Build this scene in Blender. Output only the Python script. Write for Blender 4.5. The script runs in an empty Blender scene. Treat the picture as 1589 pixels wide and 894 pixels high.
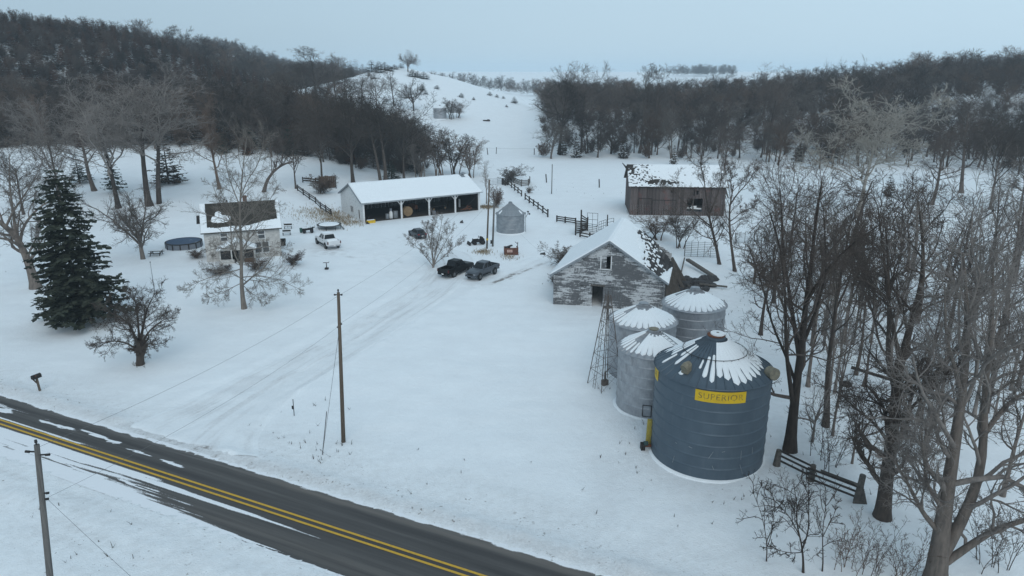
import bpy, bmesh, math, random
import numpy as np
from mathutils import Vector, Matrix, noise as mnoise

random.seed(7)
rng = np.random.default_rng(7)
SC = bpy.context.scene
COL = SC.collection
PI = math.pi

# ------------------------------------------------------------------ camera
H = 27.5                       # height of the drone over the yard, metres
FPX = 1093.0                   # focal length in pixels of the 1589 px wide photograph
PITCH = math.atan(337 / 1093)
cam_d = bpy.data.cameras.new('camera')
cam = bpy.data.objects.new('camera', cam_d)
COL.objects.link(cam)
cam.location = (0, 0, H)
cam.rotation_euler = (PI / 2 - PITCH, 0, 0)
cam_d.sensor_width = 36
cam_d.lens = FPX / 1589 * 36
cam_d.clip_start = 0.5
cam_d.clip_end = 12000
SC.camera = cam

# ------------------------------------------------------------------ sky and sun
SUN_EL, SUN_AZ = math.radians(42), math.radians(172)     # azimuth from +Y, negative = west of the view
W = bpy.data.worlds.new('World')
SC.world = W
W.use_nodes = True
wn = W.node_tree.nodes
wl = W.node_tree.links
wn.clear()
w_out = wn.new('ShaderNodeOutputWorld')
w_bg = wn.new('ShaderNodeBackground')
w_bg.inputs['Strength'].default_value = 0.1
w_sky = wn.new('ShaderNodeTexSky')
w_sky.sky_type = 'NISHITA'
w_sky.sun_disc = False
w_sky.sun_elevation = SUN_EL
w_sky.sun_rotation = SUN_AZ
w_sky.dust_density = 3
w_tc = wn.new('ShaderNodeTexCoord')
w_dot = wn.new('ShaderNodeVectorMath'); w_dot.operation = 'DOT_PRODUCT'
w_dot.inputs[1].default_value = (0.75, 0.0, -0.66)
wl.new(w_tc.outputs['Generated'], w_dot.inputs[0])
w_noi = wn.new('ShaderNodeTexNoise')
w_noi.inputs['Scale'].default_value = 1.6
w_noi.inputs['Detail'].default_value = 3
wl.new(w_tc.outputs['Generated'], w_noi.inputs['Vector'])
w_add = wn.new('ShaderNodeMath'); w_add.operation = 'MULTIPLY_ADD'
w_add.inputs[1].default_value = 0.35
wl.new(w_noi.outputs['Fac'], w_add.inputs[0])
wl.new(w_dot.outputs['Value'], w_add.inputs[2])
w_ramp = wn.new('ShaderNodeMapRange')
w_ramp.inputs['From Min'].default_value = -0.55
w_ramp.inputs['From Max'].default_value = 0.6
wl.new(w_add.outputs[0], w_ramp.inputs['Value'])
w_cloud = wn.new('ShaderNodeMix'); w_cloud.data_type = 'RGBA'
w_cloud.inputs[6].default_value = (3.7, 5.1, 6.2, 1)      # overcast deck, thicker part
w_cloud.inputs[7].default_value = (5.6, 7.45, 8.8, 1)      # thinner part
wl.new(w_ramp.outputs['Result'], w_cloud.inputs[0])
w_mix = wn.new('ShaderNodeMix'); w_mix.data_type = 'RGBA'
w_mix.inputs[0].default_value = 0.92
wl.new(w_sky.outputs['Color'], w_mix.inputs[6])
wl.new(w_cloud.outputs[2], w_mix.inputs[7])
wl.new(w_mix.outputs[2], w_bg.inputs['Color'])
wl.new(w_bg.outputs[0], w_out.inputs['Surface'])

sun_d = bpy.data.lights.new('sun', 'SUN')
sun_d.energy = 0.82
sun_d.angle = math.radians(40)
sun_d.color = (1.0, 0.985, 0.95)
sun = bpy.data.objects.new('sun', sun_d)
COL.objects.link(sun)
sdir = Vector((math.sin(SUN_AZ) * math.cos(SUN_EL), math.cos(SUN_AZ) * math.cos(SUN_EL), math.sin(SUN_EL)))
sun.rotation_euler = sdir.to_track_quat('Z', 'Y').to_euler()
sun.location = sdir * 200

vs = SC.view_settings
vs.view_transform = 'Standard'
vs.look = 'None'
vs.exposure = 0.07
vs.gamma = 1.0
SC.cycles.volume_bounces = 1
SC.cycles.max_bounces = 6
SC.cycles.use_denoising = True

# ------------------------------------------------------------------ helpers: noise, terrain, pixels
def vnoise(x, y, seed=0):
    x = np.asarray(x, float); y = np.asarray(y, float)
    xi = np.floor(x); yi = np.floor(y)
    fx = x - xi; fy = y - yi
    fx = fx * fx * (3 - 2 * fx); fy = fy * fy * (3 - 2 * fy)
    def hsh(a, b):
        v = np.sin(a * 127.1 + b * 311.7 + seed * 74.7) * 43758.5453
        return v - np.floor(v)
    a = hsh(xi, yi); b = hsh(xi + 1, yi); c = hsh(xi, yi + 1); d = hsh(xi + 1, yi + 1)
    return (a + (b - a) * fx) * (1 - fy) + (c + (d - c) * fx) * fy

def fbm(x, y, seed=0, o=4):
    s = 0; a = .5; f = 1.
    for i in range(o):
        s = s + a * vnoise(np.asarray(x) * f, np.asarray(y) * f, seed + i * 13)
        a *= .5; f *= 2.03
    return s

def ss(a, b, x):
    t = np.clip((np.asarray(x, float) - a) / (b - a), 0, 1)
    return t * t * (3 - 2 * t)

S = H / 24.0
# road centre line through two measured points
RA = np.array((-36.6, 45.3)) * S
RB = np.array((-1.8, 29.2)) * S
RD = (RB - RA) / np.linalg.norm(RB - RA)
RN = np.array((-RD[1], RD[0]))
RW = 3.05

def road_sd(x, y):
    dx = np.asarray(x, float) - RA[0]; dy = np.asarray(y, float) - RA[1]
    return dx * RD[0] + dy * RD[1], dx * RN[0] + dy * RN[1]

AX = np.array([-900, -130, -98, -65, -36, -11, 2, 12, 60, 100, 140, 180, 250, 900.])
AZ = np.array([7, 8, 16, 24, 20, 14, 11, 7, 6, 7.5, 12, 17, 21, 20.])

LX = np.array([-700, -400, -300, -220, -186, -167, -153, -143, -130, -118, -103, -90, -75, -60.])
LZ = np.array([20, 28, 34, 37.5, 38, 33, 26.5, 20.5, 16, 12, 9, 8, 8, 8])
def hills(x, y):
    x = np.asarray(x, float) / S; y = np.asarray(y, float) / S
    L = ss(100, 200, y) * ss(-14, -60, x) * 9
    A = np.clip(np.interp(x, LX, LZ) - 8, 0, None) * ss(178, 298, y) * (1 - .55 * ss(330, 480, y))
    left = L * (1 - .5 * ss(330, 520, y)) + A
    amp = np.interp(x, AX, AZ)
    r1 = ss(205, 400, y) * (1 - .62 * ss(400, 540, y))
    r2 = ss(205, 275, y) * (1 - .55 * ss(310, 480, y))
    k = ss(2, 14, x)
    mid = amp * (r1 * (1 - k) + r2 * k)
    z = np.maximum(left, mid) + .25 * np.minimum(left, mid) * (left > 0)
    z = z + 3.0 * ss(150, 260, y) * (fbm(x / 45, y / 45, 3, 3) - .5)
    D = 39 * np.exp(-((x + 262) / 80) ** 2 - ((y - 640) / 95) ** 2)
    z = np.maximum(z, D)
    F = 20.5 * ss(430, 1500, y) + 2.5 * ss(600, 1200, y) * (fbm(x / 300, y / 200, 5, 2) - .45) * (1 - .6 * ss(1500, 2500, y))
    z = np.maximum(z, F)
    # creek bank falling away east of the bins
    z = z - 1.0 * ss(20, 34, x) * (1 - ss(60, 95, y))
    return z * S

def terrain(x, y, fine=True):
    x = np.asarray(x, float); y = np.asarray(y, float)
    s, d = road_sd(x, y)
    ad = np.abs(d)
    z = hills(x, y) * ss(5, 30, ad)
    if fine:
        z = z + (.42 * (fbm(x / 9, y / 9, 1, 4) - .47) + .16 * (fbm(x / 3.1 + .4 * y / 3.1, y / 1.4, 23, 3) - .5)) * ss(3, 9, ad)
        lump = fbm(x / .8, y / .8, 9, 3)
        bank = np.exp(-((d - RW - 1.2) / .75) ** 2)
        lump2 = fbm(x / .45, y / .45, 19, 2)
        z = z + bank * (.10 + .42 * lump + .22 * (lump2 - .4)) + .10 * (lump2 - .5) * ss(7, 1, np.abs(d - RW - 2.4))
        bank2 = np.exp(-((d + RW + 2.6) / 1.3) ** 2)
        z = z + bank2 * (.05 + .24 * lump + .12 * (lump2 - .4))
        z = z + .05 * (fbm(x / 1.7, y / 1.7, 21, 3) - .5)
        z = np.where(ad < RW + .6, np.maximum(z, .045), z)
        z = np.where(ad < RW - .05, -.14, z)
    for cx, cy, ux, uy, hx, hy, pz in PADS:
        a = np.abs((x - cx) * ux + (y - cy) * uy) - hx; b = np.abs(-(x - cx) * uy + (y - cy) * ux) - hy
        w = 1 - ss(0, 5, np.maximum(a, b))
        z = z * (1 - w) + pz * w
    return z
PADS = []

def _shed_pad():
    a = G(564.5, 346); b = G(745, 326); u = b - a; L = u.length; u.normalize()
    c = a + u * (L / 2) + Vector((-u.y, u.x, 0)) * 6.5
    return (c.x, c.y, u.x, u.y, L / 2 + .4, 6.9, 0.)
def hz(x, y):
    return float(terrain(x, y))

CP, SP = math.cos(PITCH), math.sin(PITCH)
def ray(px, py):
    u = (px - 794.5) / FPX; v = (447 - py) / FPX
    return np.array((u, CP + v * SP, -SP + v * CP))
_T = np.exp(np.linspace(math.log(24), math.log(4200), 3500))
def P(px, py):
    """ground point seen at a place of the photograph"""
    d = ray(px, py)
    x = d[0] * _T; y = d[1] * _T; z = H + d[2] * _T
    g = z - terrain(x, y)
    k = np.argmax(g < 0)
    if g[k] >= 0: k = len(_T) - 1
    a, b = g[k - 1], g[k]
    t = _T[k - 1] + (_T[k] - _T[k - 1]) * (a / (a - b) if a != b else 0)
    return Vector((d[0] * t, d[1] * t, H + d[2] * t))
def G(px, py, z=0.):
    d = ray(px, py); t = (z - H) / d[2]
    return Vector((d[0] * t, d[1] * t, z))
def ZY(px, py, Y):
    d = ray(px, py); t = Y / d[1]
    return Vector((d[0] * t, Y, H + d[2] * t))
PADS.append(_shed_pad())
def onto(x, y, dz=0.):
    return Vector((x, y, hz(x, y) + dz))

# ------------------------------------------------------------------ helpers: materials
def M(name, c1, c2=None, scale=3., stretch=(1, 1, 1), lo=.35, hi=.65, rough=.8, metal=0., bump=0., bscale=None, tint=0., spec=.3, detail=6):
    m = bpy.data.materials.new(name)
    m.use_nodes = True
    n = m.node_tree.nodes; l = m.node_tree.links
    b = n['Principled BSDF']
    b.inputs['Roughness'].default_value = rough
    b.inputs['Metallic'].default_value = metal
    b.inputs['Specular IOR Level'].default_value = spec
    tc = n.new('ShaderNodeTexCoord')
    mp = n.new('ShaderNodeMapping')
    mp.inputs['Scale'].default_value = stretch
    l.new(tc.outputs['Object'], mp.inputs['Vector'])
    nz = n.new('ShaderNodeTexNoise')
    nz.inputs['Scale'].default_value = scale
    nz.inputs['Detail'].default_value = detail
    nz.inputs['Roughness'].default_value = .62
    l.new(mp.outputs[0], nz.inputs['Vector'])
    mr = n.new('ShaderNodeMapRange')
    mr.inputs['From Min'].default_value = lo; mr.inputs['From Max'].default_value = hi
    l.new(nz.outputs['Fac'], mr.inputs['Value'])
    mx = n.new('ShaderNodeMix'); mx.data_type = 'RGBA'
    if c2 is None: c2 = tuple(v * .72 for v in c1)
    mx.inputs[6].default_value = (*c1, 1); mx.inputs[7].default_value = (*c2, 1)
    l.new(mr.outputs[0], mx.inputs[0])
    out = mx.outputs[2]
    if tint:
        oi = n.new('ShaderNodeObjectInfo')
        hs = n.new('ShaderNodeHueSaturation')
        m2 = n.new('ShaderNodeMapRange')
        m2.inputs['To Min'].default_value = 1 - tint; m2.inputs['To Max'].default_value = 1 + tint
        l.new(oi.outputs['Random'], m2.inputs['Value'])
        l.new(m2.outputs[0], hs.inputs['Value'])
        l.new(out, hs.inputs['Color'])
        out = hs.outputs['Color']
    l.new(out, b.inputs['Base Color'])
    if bump:
        bp = n.new('ShaderNodeBump')
        bp.inputs['Strength'].default_value = bump
        bp.inputs['Distance'].default_value = .05
        src = nz
        if bscale:
            src = n.new('ShaderNodeTexNoise')
            src.inputs['Scale'].default_value = bscale
            src.inputs['Detail'].default_value = 4
            l.new(mp.outputs[0], src.inputs['Vector'])
        l.new(src.outputs['Fac'], bp.inputs['Height'])
        l.new(bp.outputs[0], b.inputs['Normal'])
    return m

def layer(m, c, scale, stretch, lo, hi, detail=5):
    """lay a second blotchy colour over a material made by M"""
    n = m.node_tree.nodes; l = m.node_tree.links
    b = n['Principled BSDF']
    old = b.inputs['Base Color'].links[0].from_socket
    tc = n.new('ShaderNodeTexCoord'); mp = n.new('ShaderNodeMapping')
    mp.inputs['Scale'].default_value = stretch
    mp.inputs['Location'].default_value = (3.1, 7.7, 1.3)
    l.new(tc.outputs['Object'], mp.inputs['Vector'])
    nz = n.new('ShaderNodeTexNoise')
    nz.inputs['Scale'].default_value = scale; nz.inputs['Detail'].default_value = detail
    nz.inputs['Roughness'].default_value = .65
    l.new(mp.outputs[0], nz.inputs['Vector'])
    mr = n.new('ShaderNodeMapRange')
    mr.inputs['From Min'].default_value = lo; mr.inputs['From Max'].default_value = hi
    l.new(nz.outputs['Fac'], mr.inputs['Value'])
    mx = n.new('ShaderNodeMix'); mx.data_type = 'RGBA'
    l.new(mr.outputs[0], mx.inputs[0])
    l.new(old, mx.inputs[6]); mx.inputs[7].default_value = (*c, 1)
    l.new(mx.outputs[2], b.inputs['Base Color'])
    return m

def peel(m, c):
    """old paint left in streaks along the boards, gone in whole stretches elsewhere"""
    n = m.node_tree.nodes; l = m.node_tree.links
    b = n['Principled BSDF']; old = b.inputs['Base Color'].links[0].from_socket
    tc = n.new('ShaderNodeTexCoord'); tot = None
    for sc, st, w in ((.33, (1, 1, 1.3), .95), (1., (1.1, 1.1, 11), .62), (1., (5.5, 5.5, 4), .38), (1., (.5, .5, 5.3), .45)):
        mp = n.new('ShaderNodeMapping'); mp.inputs['Scale'].default_value = st; mp.inputs['Location'].default_value = (w * 9, 3.3, w * 5)
        l.new(tc.outputs['Object'], mp.inputs['Vector'])
        z = n.new('ShaderNodeTexNoise'); z.inputs['Scale'].default_value = sc; z.inputs['Detail'].default_value = 4; z.inputs['Roughness'].default_value = .6
        l.new(mp.outputs[0], z.inputs['Vector'])
        a = n.new('ShaderNodeMath'); a.operation = 'MULTIPLY_ADD'; a.inputs[1].default_value = w
        l.new(z.outputs['Fac'], a.inputs[0])
        if tot is None: a.inputs[2].default_value = 0
        else: l.new(tot, a.inputs[2])
        tot = a.outputs[0]
    mr = n.new('ShaderNodeMapRange'); mr.inputs['From Min'].default_value = 1.185; mr.inputs['From Max'].default_value = 1.29
    l.new(tot, mr.inputs['Value'])
    mx = n.new('ShaderNodeMix'); mx.data_type = 'RGBA'
    l.new(mr.outputs[0], mx.inputs[0]); l.new(old, mx.inputs[6]); mx.inputs[7].default_value = (*c, 1)
    l.new(mx.outputs[2], b.inputs['Base Color'])

MT = {}
SNOW = (.87, .90, .92)
MT['snow'] = M('snow', SNOW, (.84, .865, .885), 2., rough=.65, bump=.25, bscale=9)
MT['bark'] = M('bark', (.120, .094, .080), (.070, .057, .050), 6, (1, 1, .25), tint=.42, rough=.95)
MT['bark_dark'] = M('bark_dark', (.080, .063, .053), (.048, .039, .034), 6, (1, 1, .25), tint=.35, rough=.95)
MT['bark_grey'] = M('bark_grey', (.18, .15, .13), (.105, .09, .08), 5, (1, 1, .25), tint=.35, rough=.95)
MT['bark_pale'] = M('bark_pale', (.40, .365, .32), (.27, .245, .215), 5, (1, 1, .25), tint=.1, rough=.95)
MT['bark_brown'] = M('bark_brown', (.15, .102, .076), (.090, .064, .05), 6, (1, 1, .25), tint=.42, rough=.95)
MT['twig_red'] = M('twig_red', (.10, .062, .048), (.06, .04, .034), 6, tint=.2, rough=.95)
MT['needles'] = M('needles', (.030, .048, .032), (.018, .030, .022), 2.5, tint=.2, rough=.9)
MT['needles_blue'] = M('needles_blue', (.058, .066, .045), (.024, .031, .023), 1.1, tint=.0, rough=.9)
MT['cedar'] = M('cedar', (.036, .034, .022), (.062, .037, .023), 1.2, tint=.45, rough=.9)
MT['cedar_rust'] = M('cedar_rust', (.112, .048, .026), (.060, .033, .021), 1.2, tint=.45, rough=.9)
MT['oakleaf'] = M('oakleaf', (.085, .066, .054), (.058, .047, .04), 2, tint=.2, rough=.9)
MT['drygrass'] = M('dry_grass', (.36, .27, .16), (.22, .165, .10), 3, rough=.95)
MT['weed'] = M('weed', (.10, .08, .06), (.06, .05, .04), 3, rough=.95)
MT['polewood'] = M('pole_wood', (.15, .115, .085), (.09, .07, .055), 4, (3, 3, .15), rough=.9, bump=.3)
MT['polegrey'] = M('pole_wood_grey', (.17, .16, .15), (.10, .095, .09), 4, (3, 3, .15), rough=.9, bump=.3)
MT['oldwood'] = M('old_wood', (.15, .135, .12), (.075, .068, .062), 4, (1, 1, 1), rough=.9, bump=.3)
MT['darkwood'] = M('dark_wood', (.055, .045, .04), (.03, .027, .025), 4, rough=.9)
MT['black'] = M('black_rubber', (.018, .018, .019), None, 8, rough=.8)
MT['iron'] = M('dark_iron', (.045, .042, .042), (.03, .026, .024), 6, rough=.6, metal=.4)
MT['steel'] = M('galvanised_steel', (.42, .43, .45), (.30, .31, .33), 2.2, (1, 1, .6), rough=.5, metal=.55, bump=.05)
layer(MT['steel'], (.24, .24, .25), 1.1, (1, 1, .35), .56, .74)
MT['steel_old'] = M('weathered_steel', (.34, .36, .38), (.24, .26, .28), 1.5, rough=.55, metal=.5)
MT['bluesteel'] = M('blue_painted_steel', (.098, .130, .160), (.080, .108, .136), .9, (1, 1, .5), rough=.5, metal=.25)
layer(MT['bluesteel'], (.15, .175, .20), 1.3, (1.5, 1.5, .12), .58, .85)
MT['yellow'] = M('yellow_enamel', (.72, .47, .015), (.62, .40, .02), 2, rough=.5)
MT['letter'] = M('faded_lettering', (.16, .12, .05), (.62, .41, .03), 3.2, (1, 1, 1), .42, .62, rough=.6)
MT['rust'] = M('rust', (.20, .075, .04), (.11, .05, .03), 5, rough=.9)
MT['rustpale'] = M('weathered_tan_metal', (.30, .27, .20), (.20, .18, .14), 4, rough=.7, metal=.3)
MT['glass'] = M('window_glass', (.012, .014, .016), None, 1, rough=.12, spec=.35)
MT['rimgrey'] = M('wheel_alloy', (.20, .205, .21), (.14, .145, .15), 5, rough=.5, metal=.4)
MT['pane'] = M('dull_pane', (.11, .12, .13), (.06, .065, .07), 1.5, rough=.3)
MT['white'] = M('white_paint', (.72, .72, .71), (.60, .60, .60), 2, rough=.6)
MT['housewhite'] = M('house_siding_paint', (.62, .60, .57), (.42, .405, .385), 1.4, (1, 1, 3), rough=.7)
MT['shedwhite'] = M('flaking_white_paint', (.76, .76, .75), (.62, .62, .62), 1.2, (1, 1, 6), rough=.8)
layer(MT['shedwhite'], (.22, .20, .18), 1.3, (.7, .7, 5), .60, .66)
MT['barngrey'] = M('grey_barn_board', (.165, .167, .172), (.095, .097, .102), 3, (.5, .5, 9), rough=.95)
peel(MT['barngrey'], (.54, .545, .55))
MT['barnside'] = M('grey_barn_side', (.15, .135, .12), (.08, .072, .066), 3, (4, 4, .3), rough=.95)
MT['barnred'] = M('worn_red_board', (.130, .104, .098), (.082, .067, .064), 2.5, (5, 5, .3), rough=.95, tint=.38)
layer(MT['barnred'], (.18, .066, .058), .35, (1, 1, .9), .57, .72)
layer(MT['barnred'], (.17, .16, .155), .8, (3, 3, .25), .6, .74)
MT['shingle'] = M('dark_shingle', (.075, .066, .058), (.048, .043, .04), 5, rough=.95, bump=.3)
MT['roofplank'] = M('bare_roof_boards', (.070, .064, .062), (.035, .032, .032), 4, (8, 1, 1), rough=.95, tint=.5)
MT['houseshingle'] = M('brown_shingle', (.060, .053, .042), (.040, .036, .031), 3, (1, 1, 1), rough=.95, bump=.3)
MT['dirt'] = M('dirt_floor', (.055, .046, .038), (.035, .03, .026), 1.5, rough=.95)
MT['brick'] = M('chimney_brick', (.17, .085, .065), (.11, .06, .05), 8, rough=.9)
MT['tan'] = M('tan_wood', (.33, .22, .12), (.22, .15, .09), 4, rough=.9)
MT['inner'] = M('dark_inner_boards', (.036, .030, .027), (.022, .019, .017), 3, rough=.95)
MT['brownpanel'] = M('brown_panel', (.12, .075, .05), (.08, .055, .04), 3, rough=.9)
MT['poolblue'] = M('blue_pool_cover', (.055, .092, .155), (.04, .068, .115), 2, rough=.6)
layer(MT['poolblue'], (.70, .74, .80), .6, (1, 2, 1), .62, .70)
MT['greyplastic'] = M('grey_plastic', (.20, .22, .25), (.15, .165, .19), 3, rough=.6)
MT['greenplastic'] = M('green_plastic', (.04, .12, .10), None, 3, rough=.6)
MT['stone'] = M('dark_stone', (.07, .068, .07), (.04, .04, .042), 4, rough=.9, bump=.3)
MT['concrete'] = M('concrete', (.36, .35, .34), (.28, .27, .265), 3, rough=.9)
MT['rustbox'] = M('rusty_red_steel', (.17, .075, .052), (.10, .052, .04), 4, rough=.8)
MT['bark_fog'] = M('bark_fog', (.27, .238, .215), (.185, .163, .15), 5, (1, 1, .25), tint=.15, rough=.95)
MT['bark_tan'] = M('bark_tan', (.235, .205, .175), (.15, .13, .115), 5, (1, 1, .25), rough=.95)
MT['paint_black'] = M('black_car_paint', (.006, .0065, .007), (.010, .0105, .011), 2, rough=.4, spec=.22)
MT['paint_grey'] = M('grey_car_paint', (.095, .105, .12), (.08, .09, .105), 2, rough=.3, metal=.4)
MT['paint_white'] = M('white_car_paint', (.74, .75, .76), (.68, .69, .70), 2, rough=.35)
MT['paint_dark'] = M('charcoal_car_paint', (.042, .047, .056), (.03, .035, .042), 2, rough=.3, metal=.3)
MT['redlens'] = M('red_lens', (.30, .018, .018), None, 5, rough=.25)
MT['darklens'] = M('smoked_red_lens', (.10, .010, .011), None, 5, rough=.25)
MT['clearlens'] = M('clear_lens', (.30, .31, .33), None, 5, rough=.15)
MT['chrome'] = M('bright_metal', (.45, .46, .48), None, 5, rough=.3, metal=.8)
MT['towersteel'] = M('tower_steel', (.15, .125, .11), (.10, .08, .07), 4, rough=.8)
MT['wire'] = M('cable', (.16, .16, .165), None, 5, rough=.7)

# ------------------------------------------------------------------ helpers: meshes
def new_mesh(name, verts, faces, mat=None, smooth=False):
    """verts (N,3) array, faces (F,k) array or list of arrays with one k each"""
    me = bpy.data.meshes.new(name)
    if not isinstance(faces, list): faces = [faces]
    faces = [np.asarray(f) for f in faces if len(f)]
    verts = np.asarray(verts, dtype=np.float32)
    me.vertices.add(len(verts))
    me.vertices.foreach_set('co', verts.ravel())
    nl = sum(f.size for f in faces); nf = sum(len(f) for f in faces)
    me.loops.add(nl); me.polygons.add(nf)
    me.loops.foreach_set('vertex_index', np.concatenate([f.ravel() for f in faces]).astype(np.int32))
    starts = []; o = 0
    for f in faces:
        starts.append(o + np.arange(len(f)) * f.shape[1]); o += f.size
    me.polygons.foreach_set('loop_start', np.concatenate(starts).astype(np.int32))
    if smooth:
        me.polygons.foreach_set('use_smooth', np.ones(nf, dtype=bool))
    me.update(calc_edges=True)
    if mat: me.materials.append(mat)
    return me

def link(name, me, parent=None, loc=None):
    o = bpy.data.objects.new(name, me)
    COL.objects.link(o)
    if parent is not None: o.parent = parent
    if loc is not None: o.location = loc
    return o

def tag(o, label=None, cat=None, group=None, kind=None):
    if label: o['label'] = label
    if cat: o['category'] = cat
    if group: o['group'] = group
    if kind: o['kind'] = kind
    return o

def thing(name, loc, rz, label, cat, group=None):
    o = bpy.data.objects.new(name, None)
    o.empty_display_size = .3
    COL.objects.link(o)
    o.location = loc; o.rotation_euler = (0, 0, rz)
    return tag(o, label, cat, group)

class MB:
    """collects faces of one mesh"""
    def __init__(s): s.v = []; s.f = []
    def add(s, vs_, fs):
        o = len(s.v); s.v += [tuple(v) for v in vs_]; s.f += [tuple(i + o for i in f) for f in fs]; return s
    def box(s, c, d, rz=0., mat=None):
        x, y, z = [k / 2 for k in d]
        vs_ = [(a, b, e) for a in (-x, x) for b in (-y, y) for e in (-z, z)]
        m = mat if mat is not None else Matrix.Rotation(rz, 3, 'Z')
        c = Vector(c)
        vs_ = [c + m @ Vector(v) for v in vs_]
        return s.add(vs_, [(0, 1, 3, 2), (4, 6, 7, 5), (0, 4, 5, 1), (2, 3, 7, 6), (0, 2, 6, 4), (1, 5, 7, 3)])
    def bar(s, a, b, w, h=None, up=(0, 0, 1)):
        a = Vector(a); b = Vector(b); h = h or w
        d = (b - a); L = d.length
        if L < 1e-6: return s
        d.normalize(); up = Vector(up)
        if abs(d.dot(up)) > .98: up = Vector((0, 1, 0))
        n = d.cross(up).normalized(); u = n.cross(d).normalized()
        m = Matrix((d, n, u)).transposed()
        return s.box((a + b) / 2, (L, w, h), mat=m)
    def tube(s, pts, rad, n=8, cap=True):
        pts = [Vector(p) for p in pts]
        if not hasattr(rad, '__len__'): rad = [rad] * len(pts)
        o = len(s.v); ref = None
        for i, p in enumerate(pts):
            t = (pts[min(i + 1, len(pts) - 1)] - pts[max(i - 1, 0)]).normalized()
            if ref is None:
                ref = Vector((0, 0, 1)) if abs(t.z) < .9 else Vector((1, 0, 0))
            a = t.cross(ref).normalized(); b = t.cross(a).normalized()
            for k in range(n):
                q = 2 * PI * k / n
                s.v.append(tuple(p + (a * math.cos(q) + b * math.sin(q)) * rad[i]))
        for i in range(len(pts) - 1):
            for k in range(n):
                s.f.append((o + i * n + k, o + i * n + (k + 1) % n, o + (i + 1) * n + (k + 1) % n, o + (i + 1) * n + k))
        if cap:
            s.f.append(tuple(o + k for k in reversed(range(n))))
            e = o + (len(pts) - 1) * n
            s.f.append(tuple(e + k for k in range(n)))
        return s
    def lathe(s, prof, n=32, c=(0, 0, 0), a0=0., a1=2 * PI):
        o = len(s.v); full = abs(a1 - a0 - 2 * PI) < 1e-6
        m = n if full else n + 1
        for r, z in prof:
            for k in range(m):
                q = a0 + (a1 - a0) * k / n
                s.v.append((c[0] + r * math.cos(q), c[1] + r * math.sin(q), c[2] + z))
        for i in range(len(prof) - 1):
            for k in range(n):
                k2 = (k + 1) % m
                s.f.append((o + i * m + k, o + i * m + k2, o + (i + 1) * m + k2, o + (i + 1) * m + k))
        return s
    def prism(s, poly, vec):
        """polygon (3d points) pushed along vec"""
        o = len(s.v); n = len(poly); vec = Vector(vec)
        s.v += [tuple(p) for p in poly] + [tuple(Vector(p) + vec) for p in poly]
        s.f.append(tuple(o + i for i in range(n)))
        s.f.append(tuple(o + n + i for i in reversed(range(n))))
        for i in range(n):
            j = (i + 1) % n
            s.f.append((o + i, o + n + i, o + n + j, o + j))
        return s
    def loft(s, rings, cap=True):
        o = len(s.v); n = len(rings[0])
        for r in rings: s.v += [tuple(p) for p in r]
        for i in range(len(rings) - 1):
            for k in range(n):
                k2 = (k + 1) % n
                s.f.append((o + i * n + k, o + i * n + k2, o + (i + 1) * n + k2, o + (i + 1) * n + k))
        if cap:
            s.f.append(tuple(o + k for k in reversed(range(n))))
            e = o + (len(rings) - 1) * n
            s.f.append(tuple(e + k for k in range(n)))
        return s
    def mesh(s, name, mat, smooth=False):
        me = bpy.data.meshes.new(name)
        me.from_pydata(s.v, [], s.f)
        bm = bmesh.new(); bm.from_mesh(me)
        bmesh.ops.recalc_face_normals(bm, faces=bm.faces)
        bm.to_mesh(me); bm.free()
        if smooth:
            for p in me.polygons: p.use_smooth = True
        me.materials.append(mat)
        return me
    def build(s, name, mat, parent=None, loc=None, smooth=False, bevel=0, label=None):
        o = link(name, s.mesh(name, mat, smooth), parent, loc)
        if bevel:
            b = o.modifiers.new('bevel', 'BEVEL'); b.width = bevel; b.segments = 2; b.limit_method = 'ANGLE'
        if label: o['label'] = label
        return o

def snow_sheet(o, u, v, nu, nv, thick, mask, name, parent, mat=None):
    """snow lying on the slope o + a*u + b*v (a, b in 0..1), thick where mask(a, b) > 0"""
    o = Vector(o); u = Vector(u); v = Vector(v)
    n = u.cross(v).normalized()
    if n.z < 0: n = -n
    A, B = np.meshgrid(np.linspace(0, 1, nu), np.linspace(0, 1, nv), indexing='ij')
    m = np.clip(mask(A, B), 0, 1)
    edge = np.minimum(np.minimum(A, 1 - A) * u.length, np.minimum(B, 1 - B) * v.length)
    t = thick * m ** .5 * np.clip(.45 + edge / .4, 0, 1) * (.8 + .4 * fbm(A * u.length / 1.3, B * v.length / 1.3, 4, 3))
    pts = np.array(o)[None, None] + A[..., None] * np.array(u) + B[..., None] * np.array(v) + (t + np.where(m > 0, .006, -.012))[..., None] * np.array(n)
    idx = np.arange(nu * nv).reshape(nu, nv)
    f = np.stack([idx[:-1, :-1], idx[1:, :-1], idx[1:, 1:], idx[:-1, 1:]], -1).reshape(-1, 4)
    keep = (m.ravel()[f] > 0).any(1)
    f = f[keep]
    verts = [pts.reshape(-1, 3)]; faces = [f]
    # closed rim down to the roof
    c = 0
    key = np.sort(np.concatenate([f[:, [0, 1]], f[:, [1, 2]], f[:, [2, 3]], f[:, [3, 0]]]), 1)
    kk, cnt = np.unique(key, axis=0, return_counts=True)
    rim = kk[cnt == 1]
    allp = pts.reshape(-1, 3)
    low = allp - np.array(n) * (t.ravel() + .02)[:, None]
    N = len(allp)
    verts.append(low)
    rf = np.stack([rim[:, 0], rim[:, 1], rim[:, 1] + N, rim[:, 0] + N], -1)
    me = new_mesh(name, np.concatenate(verts), [f, rf], mat or MT['snow'], smooth=True)
    # drop unused vertices
    bm = bmesh.new(); bm.from_mesh(me)
    loose = [q for q in bm.verts if not q.link_faces]
    bmesh.ops.delete(bm, geom=loose, context='VERTS')
    bmesh.ops.recalc_face_normals(bm, faces=bm.faces)
    bm.to_mesh(me); bm.free()
    return link(name, me, parent)

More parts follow.
